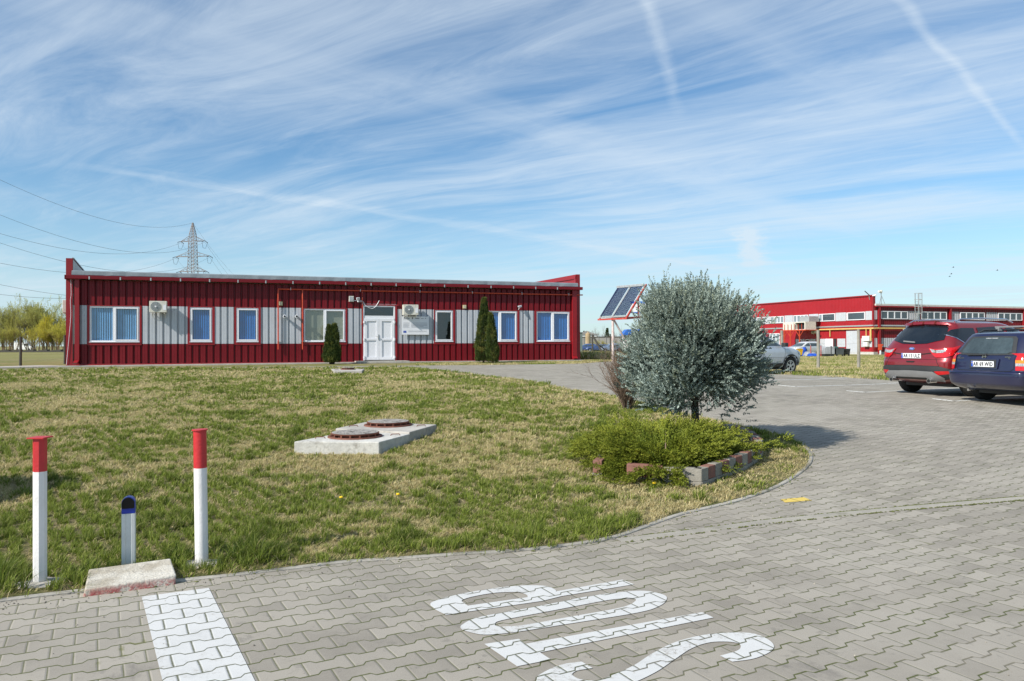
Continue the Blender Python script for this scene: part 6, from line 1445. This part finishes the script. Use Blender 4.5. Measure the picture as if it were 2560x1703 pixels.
# ------------------------------------------------------------------ trees far left, plants far right
MLEAFS = leafmat('spring leaf haze', (.28, .29, .10), (.48, .48, .18), (.50, .44, .05), (.68, .60, .09), .35, .7); MTWL = M('pale willow twigs', (.15, .125, .085), .9, var=.3, vs=.3); MTWO = M('orange willow twigs', (.21, .14, .07), .9, var=.3, vs=.3)
def far_tree(px_, py_, topy, wpx, seed, label, leafy, yel, cat='tree', name='willow_tree', Y=190., mat=None, group='trees at the edge of the field'):
    x = ray(px_, py_).x*Y; z = gz(x, Y); H = px_at(px_, topy, Y).z-z; W_ = wpx/F*Y; rs = random.Random(seed); r = np.random.default_rng(seed)
    t = tag(empty(name, (x, Y, z)), label, cat, group); m_ = MB(); tips = []
    def grow(p, d_, l, rad, dep):
        q = Vector(p); pts = [p]; dd = Vector(d_)
        for k in range(3): dd = (dd+Vector((rs.gauss(0, .1), rs.gauss(0, .1), .08))).normalized(); q = q+dd*l/3; pts.append(tuple(q))
        m_.tube(pts, [rad, rad*.8, rad*.6, rad*.4], 4 if dep < 3 else 6, False); tips.append((pts[2], tuple(dd))); tips.append((pts[3], tuple(dd)))
        if dep:
            for k in range(4): i = rs.randint(1, 3); grow(pts[i], (dd*1.3+Vector((rs.gauss(0, .5), rs.gauss(0, .5), .25))).normalized(), l*rs.uniform(.5, .78), rad*.5, dep-1)
    nst = 5
    for k in range(nst):
        a = rs.random()*6.28; s = rs.uniform(.05, .55)*W_/H*1.5; grow((math.cos(a)*W_*.12, math.sin(a)*.3, -.2), Vector((math.cos(a)*s, math.sin(a)*s, 1)).normalized(), H*rs.uniform(.36, .5), .011*H, 4)
    m_.build('trunk', mat or MTWL, t)
    T_ = np.array([p for p, _ in tips]); D_ = np.array([q for _, q in tips]); k = r.random(len(T_)) < leafy*.6; T_, D_ = T_[k], D_[k]
    if len(T_):
        V, Fq, own = sprays(T_, D_+np.array([0, 0, .3]), np.full(len(T_), .09*H), 12, .022*H, .0045*H, .5, seed=seed)
        n = len(T_); npmesh('crown', V, Fq, MLEAFS, {'shade': np.clip(r.normal(.5, .2, n)[own], 0, 1), 'dry': np.full(len(V), yel)}, parent=t, nverts=4)
    return t
trees = ((-70, 770, 60, .25, .1, 'tall pale green willow'), (12, 769, 50, .35, .15, 'tall thin willow with greyish stems at the far left'), (34, 764, 45, .35, .2, 'tall narrow willow next to a grey gap at the far left'), (72, 771, 44, .30, .3, 'slim pale willow above the pale vehicle far off'), (90, 763, 50, .5, .2, 'tall willow with green top behind the orange bushes'), (116, 762, 46, .6, .15, 'tallest green willow in the middle of the row'), (138, 777, 40, .3, .2, 'greyish bare willow left of the building corner'))
for i, (px_, ty, wd_, lf, yl, lb) in enumerate(trees): far_tree(px_, 872, ty, wd_, 40+i, lb, lf, yl)
bushes = ((4, 815, 34, .35, .45, 'low olive bush at the left edge of the picture'), (24, 812, 36, .35, .5, 'low olive bush under the tall narrow willow'), (44, 826, 22, .3, .4, 'small olive bush beside the field post'), (84, 822, 34, .35, .85, 'orange bush in front of the green willows'), (104, 810, 36, .55, .9, 'golden bush left of the brightest yellow bush'), (128, 796, 36, .85, 1., 'brightest yellow bush of the row'), (150, 806, 34, .6, .7, 'yellow green bush against the building corner'), (172, 800, 34, .5, .6, 'bush half hidden behind the building corner'), (138, 838, 40, .1, .3, 'low tangle of bare twigs under the yellow bushes'))
for i, (px_, ty, wd_, lf, yl, lb) in enumerate(bushes): far_tree(px_, 872, ty, wd_, 70+i, lb, lf, yl, cat='bush', name='bush', Y=178+i % 3*3, mat=MTWO, group='bushes at the edge of the field')
# dark ditch bank below them, pale vehicle behind
db = MB(); Yb = 172.; x0, x1 = -125., -88.; n = 60
for i in range(n):
    xa = x0+(x1-x0)*i/n; xb_ = x0+(x1-x0)*(i+1)/n; z_ = gz(xa, Yb); h = .45+.12*math.sin(i*1.3)+.1*math.sin(i*3.7); db.box(xa, xb_+.01, Yb+.01*(i % 2), Yb+1.2, z_-.2, z_+h)
tag(db.build('bank', MPSTD), 'dark low bank of earth along the far edge of the field', 'bank')
MPALE = M('pale van paint', (.72, .72, .70), .5, var=.1)
vx = px_at(63, 857, 215.); vz = gz(vx.x, 215.); t = tag(empty('van', (vx.x, 215., vz)), 'white van half hidden by the bare willows', 'van')
MB().prism([(-2.6, .4), (2.2, .4), (2.6, .8), (2.5, 1.3), (1.7, 1.45), (1.1, 2.3), (-2.6, 2.4)], lambda a, c_: (a, -.9, c_), lambda a, c_: (a, .9, c_)).build('body', MPALE, t, bevel=.08); MB().prism([(.3, 1.45), (1.5, 1.45), (1.05, 2.15), (.3, 2.15)], lambda a, c_: (a, -.92, c_), lambda a, c_: (a, -.905, c_)).build('window', MCG, t)
for xx in (-1.6, 1.6): MB().cyl((xx, -.92, .36), (xx, -.6, .36), .36, 18).build('wheel', MTYRE, t)
# between the buildings
MOLD = M('old grey concrete wall', (.27, .26, .245), .95, var=.2, vs=.3, dirt=((.14,.13,.11), .5, .6)); MTANK = M('rusty beige tank', (.36, .27, .155), .8, var=.25, vs=.5, dirt=((.25,.13,.06), .6, .7)); MGRN = M('grey green container', (.12, .155, .14), .6, var=.1)
Yw = 185.; xa, xb_ = px_at(1440, 850, Yw).x, px_at(1700, 850, Yw).x; zt_ = px_at(1540, 843.5, Yw).z; zg_ = gz(50, Yw)
t = tag(empty('concrete_wall', (xa, Yw, zg_)), 'long old grey concrete wall in the distance right of the low building', 'wall'); L_ = xb_-xa
MB().box(0, L_, 0, .25, -.2, zt_-zg_).build('panels', MOLD, t); MB().box(0, L_, -.06, .31, zt_-zg_, zt_-zg_+.22).build('coping', MPSTD, t); q = MB()
for k in range(14): q.box(k*L_/14-.12, k*L_/14+.12, -.1, -.001, 0, zt_-zg_-.05)
q.build('pillars', MOLD, t)
tp_ = px_at(1470, 831, 170.); x_ = tp_.x; zg_ = gz(x_, 170.); hh = tp_.z-zg_; t = tag(empty('tank', (x_, 170., zg_)), 'upright rusty beige cylindrical tank near the corner of the low building', 'tank'); r_ = 6.6/F*170
MB().lathe([(r_, .4), (r_, hh-.5), (r_*.92, hh-.25), (r_*.5, hh-.08), (.05, hh)], 24).build('shell', MTANK, t, smooth=True); MB().cyl((0, 0, hh-.05), (0, 0, hh+.2), .15, 10).build('hatch', MTANK, t)
for k in range(4): MB().beam((r_*.8*math.cos(k*1.57+.5), r_*.8*math.sin(k*1.57+.5), -.1), (r_*.8*math.cos(k*1.57+.5), r_*.8*math.sin(k*1.57+.5), .6), .15).build('leg', MTANK, t)
x_ = px_at(1451, 840, 120.).x; z1_ = px_at(1451, 832, 120.).z; z0_ = px_at(1451, 854, 120.).z; t = tag(empty('container', (x_, 120., gz(x_, 120.))), 'grey green cabin showing beside the corner of the low building', 'cabin'); lz = gz(x_, 120.)
MB().box(-.9, .32, 0, 2, .2, z1_-lz).build('walls', MGRN, t, bevel=.02); MB().box(-1, .36, -.1, 2.1, z1_-lz, z1_-lz+.08).build('roof', MPSTD, t)
x_ = px_at(1459, 845, 190.).x; zz = gz(x_, 192.); t = tag(empty('small_house', (x_, 192., zz)), 'small pale house far off behind the beige tank', 'house'); hz_ = px_at(1459, 837, 192.).z-zz; MB().box(-1.5, 3.5, 0, 3, 0, hz_).build('wall', MPALE, t); MB().prism([(-1.8, hz_), (3.8, hz_), (1., hz_+1)], lambda a, c_: (a, -.2, c_), lambda a, c_: (a, 3.2, c_)).build('roof', MOLD, t)
def spruce(px_, topy, wpx, Y, label, seed):
    x = px_at(px_, 860, Y).x; z = gz(x, Y); H = px_at(px_, topy, Y).z-z; W_ = wpx/F*Y/2; t = tag(empty('spruce', (x, Y, z)), label, 'tree', 'distant spruces'); r = np.random.default_rng(seed)
    n = 700; f = r.random(n)**.8; a = r.uniform(0, 6.283, n); tier = (f*9 % 1); rr = W_*(1-f)*(1.1-.5*tier)*r.uniform(.3, 1, n); P = np.stack([rr*np.cos(a), rr*np.sin(a), .1*H+f*H*.88], 1)
    V, Fq, own = sprays(P, np.stack([np.cos(a), np.sin(a), -.1+0*a], 1), np.full(n, .12*W_+.1), 8, .14*W_, .04*W_, .5, seed=seed)
    npmesh('crown', V, Fq, MTHU, {'shade': np.clip(r.normal(.35, .2, n)[own], 0, 1), 'dry': np.zeros(len(V))}, parent=t, nverts=4); MB().tube([(0, 0, -.1), (0, 0, H*.95)], [.2, .03], 6).build('trunk', MBARK, t)
spruce(1518, 819, 22, 200., 'dark spruce between the brace post and the collector post', 1); spruce(1460, 826, 13, 200., 'small dark spruce just left of the beige tank', 2)
for i, (px_, ty, lb) in enumerate(((1488, 822, 'thin bare tree right of the beige tank'), (1504, 826, 'thin bare tree left of the dark spruce'), (1543, 824, 'thin bare tree right of the collector post'), (1556, 828, 'thin bare tree near the strut of the collector'))): far_tree(px_, 868, ty, 14, 110+i, lb, .0, .0, name='bare_tree', Y=205., mat=MTWG, group='distant bare trees')
for i, (px_, ty, wd_, lb) in enumerate(((1486, 852, 20, 'straw coloured bush behind the brace post'), (1499, 850, 22, 'dry bush in front of the grey wall'), (1510, 853, 18, 'dry bush above the pale blue car'), (1550, 850, 20, 'dry bush right of the collector post'), (1568, 848, 20, 'dry bush beside the juniper edge'))): far_tree(px_, 874, ty, wd_, 120+i, lb, .25, .35, cat='bush', name='bush', Y=168., mat=MTWO, group='dry bushes by the far wall')
# blue and white advertising panel and blue shelter seen through the juniper edge
MSB = M('blue painted sheet', (.02, .12, .45), .5, var=.1); p = px_at(1602, 768, 120.); zg_ = gz(p.x, 120.)
t = tag(empty('billboard', (p.x, 120., zg_)), 'tall blue and white sign panel behind the left edge of the juniper', 'sign'); hz_ = p.z-zg_
MB().box(-1.6, 1.8, 0, .2, hz_-.9, hz_+.9).build('board', MPVC, t); MB().box(-1.62, 1.82, -.02, 0, hz_+.6, hz_+.92).box(-1.62, 1.82, -.02, 0, hz_-.92, hz_-.75).build('blue_edge', MSB, t); MB().cyl((0, .1, 0), (0, .1, hz_-.9), .12, 10).build('pole', MGALV, t)
p = px_at(1578, 835, 130.); zg_ = gz(p.x, 130.); t = tag(empty('shelter', (p.x, 130., zg_)), 'blue roofed shelter between the collector and the juniper', 'shelter'); hz_ = p.z-zg_
MB().prism([(-1.6, hz_-.2), (-.8, hz_+.8), (2.6, hz_+.8), (3.2, hz_-.2)], lambda a, c_: (a, -.5, c_), lambda a, c_: (a, 3, c_)).build('roof', MSB, t, bevel=.03); MB().box(-1.2, 2.8, .2, 2.6, 0, hz_-.2).build('wall', MPALE, t)
# ------------------------------------------------------------------ yard things
MYB = M('yellow bin plastic', (.62, .36, .01), .5, var=.1); MBT = M('blue tarpaulin', (.012, .07, .42), .45, var=.25, vs=2); MGT = M('grey tarpaulin', (.28, .29, .30), .6, var=.25, vs=2); MDG = M('dark grey container steel', (.065, .075, .08), .5, var=.2, vs=1)
def yard(px0, px1, py0, py1, Y, name, label, cat, build):
    a, b_ = px_at(px0, py1, Y), px_at(px1, py0, Y); x_ = (a.x+b_.x)/2; z_ = gz(x_, Y); t = tag(empty(name, (x_, Y, z_)), label, cat); build(t, b_.x-a.x, b_.z-z_, a.z-z_)
def bin_(t, w_, h, z0_):
    m_ = MB(); m_.add([(-w_*.38, -.25, .1), (w_*.38, -.25, .1), (w_*.38, .25, .1), (-w_*.38, .25, .1), (-w_*.5, -.33, h*.9), (w_*.5, -.33, h*.9), (w_*.5, .35, h*.9), (-w_*.5, .35, h*.9)], [(0,3,2,1),(4,5,6,7),(0,1,5,4),(1,2,6,5),(2,3,7,6),(3,0,4,7)])
    m_.build('bin_body', MYB, t, bevel=.02); MB().box(-w_*.53, w_*.53, -.37, .40, h*.9, h).build('lid', MYB, t, bevel=.03)
    for s in (-1, 1): MB().cyl((s*w_*.4, .28, .12), (s*w_*.48, .28, .12), .12, 12).build('wheel', MTYRE, t)
yard(1990, 2005, 872, 889.5, 80., 'wheelie_bin', 'yellow wheeled bin standing behind the silver hatchback', 'bin', bin_)
def heap(mt, seed, flat=.5, part='cover'):
    def f(t, w_, h, z0_):
        rs = np.random.default_rng(seed); n, m_ = 22, 9; V, Fs = [], []
        for j in range(m_+1):
            for i in range(n):
                a = 6.2832*i/n; q = max(0., math.cos(j/m_*1.5707))**flat; nz = 1+.10*math.sin(a*3+seed)+.07*math.sin(a*7+j)+rs.normal(0, .03)
                V.append((w_*.5*q*math.cos(a)*nz, .7*q*math.sin(a)*nz, h*math.sin(j/m_*1.5708)*(1+.05*math.sin(a*5))))
        for j in range(m_):
            for i in range(n): Fs.append((j*n+i, j*n+(i+1) % n, (j+1)*n+(i+1) % n, (j+1)*n+i))
        MB().add(V, Fs+[tuple(m_*n+i for i in range(n))]).build(part, mt, t, smooth=True)
    return f
yard(1996, 2017, 866.5, 886, 83., 'tarpaulin_heap', 'tall heap under a bright blue tarpaulin behind the yellow bin', 'heap', heap(MBT, 1, .35))
yard(1975, 1996, 868, 884, 86., 'tarpaulin_heap', 'dark blue covered heap left of the bright blue one', 'heap', heap(M('dark blue tarpaulin', (.02, .02, .20), .5, var=.2), 2, .4))
yard(2008, 2040, 879, 890, 78., 'tarpaulin_heap', 'low grey covered heap right of the yellow bin', 'heap', heap(MGT, 3, .5))
yard(2019, 2041, 883.5, 890, 76.5, 'tarpaulin_heap', 'flat blue sheet lying on the ground left of the first wooden post', 'heap', heap(MBT, 4, .5))
def skip(t, w_, h, z0_):
    pr = [(-w_*.5, h*.18), (w_*.5, h*.18), (w_*.5, h*.95), (w_*.42, h), (-w_*.30, h), (-w_*.42, h*.85), (-w_*.5, h*.6)]
    MB().prism(pr, lambda a, c_: (a, -.7, c_), lambda a, c_: (a, .7, c_)).build('container_body', MGT, t, bevel=.04); MB().box(-w_*.45, w_*.45, -.6, .6, 0, h*.18).build('base', MDARK, t)
yard(2054, 2080, 866, 888, 80., 'waste_container', 'grey round shouldered waste container between two wooden posts', 'container', skip)
def dump(op):
    def f(t, w_, h, z0_):
        MB().add([(-w_*.45, -.5, .12), (w_*.45, -.5, .12), (w_*.45, .5, .12), (-w_*.45, .5, .12), (-w_*.5, -.6, h*.9), (w_*.5, -.6, h*.9), (w_*.5, .6, h*.9), (-w_*.5, .6, h*.9)], [(0,3,2,1),(4,5,6,7),(0,1,5,4),(1,2,6,5),(2,3,7,6),(3,0,4,7)]).build('container_body', MDG if not op else MDARK, t, bevel=.03)
        MB().box(-w_*.52, w_*.52, -.63, .63, h*.9, h*.96).build('rim', MDG, t, bevel=.01)
        for s in (-1, 1): MB().cyl((s*w_*.35-.05, -.4, .1), (s*w_*.35+.05, -.4, .1), .1, 10).build('wheel', MTYRE, t)
    return f
yard(2085, 2105, 869, 889, 80., 'waste_container', 'dark grey waste container left of the blackish one', 'container', dump(0)); yard(2105, 2120, 871, 889, 80.3, 'waste_container', 'blackish waste container in front of the sliding door', 'container', dump(1))
yard(2080, 2092, 866, 871, 80., 'cloth', 'dark green cloth on top of the dark grey waste container', 'cloth', lambda t, w_, h, z0_: MB().prism([(-w_*.5, z0_-.02), (w_*.5, z0_), (w_*.4, h*.9+z0_*.1), (0, h), (-w_*.35, h*.85+z0_*.15)], lambda a, c_: (a, -.5, c_), lambda a, c_: (a, .5, c_)).build('sheet', M('dark green cloth', (.03, .09, .08), .9), t, bevel=.04))
for i, (px_, y1, lb) in enumerate(((2027, 864, 'thin red stake in front of the white car'), (2052.5, 864, 'thin red stake left of the grey waste container'), (2078, 864, 'thin dark stake at the right side of the grey waste container'))):
    p = px_at(px_, 888, 77.5); z_ = gz(p.x, 77.5); t = tag(empty('stake', (p.x, 77.5, z_)), lb, 'stake', 'thin stakes in the yard'); MB().tube([(0, 0, -.1), (0, 0, px_at(px_, y1, 77.5).z-z_)], .045, 6).build('pole', MRFR if i < 2 else MDARK, t)
# birds in the sky on the right
MBIRD = M('dark bird feathers', (.03, .03, .032), .8)
for px_, py_, lb in ((2383, 668.5, 'highest of three small birds flying close together on the right'), (2378, 685, 'middle of three small birds flying close together on the right'), (2374, 691.5, 'lowest of three small birds flying close together on the right'), (2493, 676, 'single small bird flying at the far right of the sky')):
    Yb_ = 120.; p = px_at(px_, py_, Yb_); o = MB().add([(0, -.16, 0), (.035, 0, .03), (0, .15, 0), (-.035, 0, .03), (0, 0, -.045), (.28, -.03, .09), (.22, -.10, .07), (-.28, -.03, .09), (-.22, -.10, .07), (.0, .24, .01)],
        [(0, 1, 4), (1, 2, 4), (2, 3, 4), (3, 0, 4), (0, 3, 1), (1, 3, 2), (1, 5, 6), (1, 6, 0), (3, 8, 7), (3, 0, 8), (2, 9, 3)]).build('bird', MBIRD); o.location = p; o.rotation_euler = (0, .2, .8); tag(o, lb, 'bird', 'birds flying on the right')
q_ = (-6.45, 7.0); t = tag(empty('shrub', (*q_, gz(*q_))), 'unseen dark shrub added past the left edge of the lawn view to shade the grass', 'shrub'); r = np.random.default_rng(9); n = 2400  # unseen shrub, guessed and added to cast the shadow on the lawn
dd_ = unit(r.normal(size=(n, 3))); dd_[:, 2] = np.abs(dd_[:, 2]); V, Fq, own = sprays(dd_*np.array([.85, .75, 1.5])*r.uniform(.55, 1, (n, 1)), dd_+np.array([0, 0, .4]), np.full(n, .16), 10, .06, .02, .4, seed=4)
npmesh('foliage', V, Fq, MTHU, {'shade': r.random(n)[own]*.6, 'dry': np.zeros(len(V))}, parent=t, nverts=4); MB().tube([(0, 0, -.05), (0, 0, 1.)], [.04, .02], 6).build('stem', MBARK, t)
# ------------------------------------------------------------------ dandelions
MDAN = M('dandelion yellow', (.80, .52, .01), .7, var=.1); MSTM = M('flower stalk', (.12, .2, .03), .8)
for px_, py_, lb in ((2014*0+1636, 1221, 'yellow dandelion in the grass below the planter'), (1494, 1176, 'yellow dandelion touching the left block of the planter'), (995, 1250, 'yellow dandelion in the open lawn right of the posts'), (853, 1258, 'small yellow dandelion between the posts and the nearer manhole')):
    p = at(px_, py_+6); f_ = tag(empty('dandelion', (p.x, p.y, gz(p.x, p.y)+.018)), lb, 'flower', 'dandelions in the lawn'); MB().tube([(0, 0, 0), (.004, 0, .055)], .0025, 5).build('stalk', MSTM, f_)
    MB().lathe([(.004, .052), (.018, .058), (.020, .064), (.012, .072), (.001, .074)], 12).build('flower_head', MDAN, f_)
# ------------------------------------------------------------------ grass
gr = lawn_grass(); tag(gr, 'mixed green and straw coloured lawn grass in front of the low building', 'grass', kind='stuff')
def field_grass(name, label, px_poly, dens, hrange, wd, seed, dryp=.6):
    P = [at(*p) for p in px_poly]; poly = [(p.x, p.y) for p in P]; xs_, ys_ = [p[0] for p in poly], [p[1] for p in poly]; A = (max(xs_)-min(xs_))*(max(ys_)-min(ys_)); n = int(A*dens)
    x, y = RNG.uniform(min(xs_), max(xs_), n), RNG.uniform(min(ys_), max(ys_), n); k = inpoly(x, y, poly); x, y = x[k], y[k]; n = len(x)
    c_ = vnoise(x*.8, y*.8, seed)*.5+vnoise(x*3, y*3, seed+1)*.5; dry = (RNG.random(n) > np.clip((c_-.5)*5+(1-dryp), .05, .95)).astype(float)
    h = RNG.uniform(*hrange, n)*(.6+.8*vnoise(x*1.7, y*1.7, seed+2)); o = blades(name, x, y, h, np.full(n, wd), np.clip(dry+RNG.normal(0, .12, n), 0, 1), np.clip(RNG.normal(.5, .25, n), 0, 1), np.clip(RNG.normal(.5, .25, n), 0, 1), dz=-.02)
    tag(o, label, 'grass', kind='stuff')
field_grass('grass', 'rough grass behind the parking lot with the wooden posts in it', ((1600, 906), (1700, 912.5), (1800, 923), (1910, 934), (1999, 938.5), (2110, 944), (2225, 951.5), (2400, 958), (2640, 965), (2640, 893), (1600, 893)), 230, (.07, .17), .020, 50)
field_grass('grass', 'narrow strip of grass between the low building and the paving', ((905+135, 913), (1250, 911), (1452, 908.2), (1595, 903.5), (1595, 897), (1452, 902.5), (1200, 905.5), (1040, 908)), 700, (.04, .09), .018, 60, .45)
field_grass('grass', 'tall weeds in the shade behind the right corner of the low building', ((1452, 898), (1500, 900), (1600, 901), (1600, 893.5), (1452, 891.5)), 260, (.25, .5), .035, 61, .5)
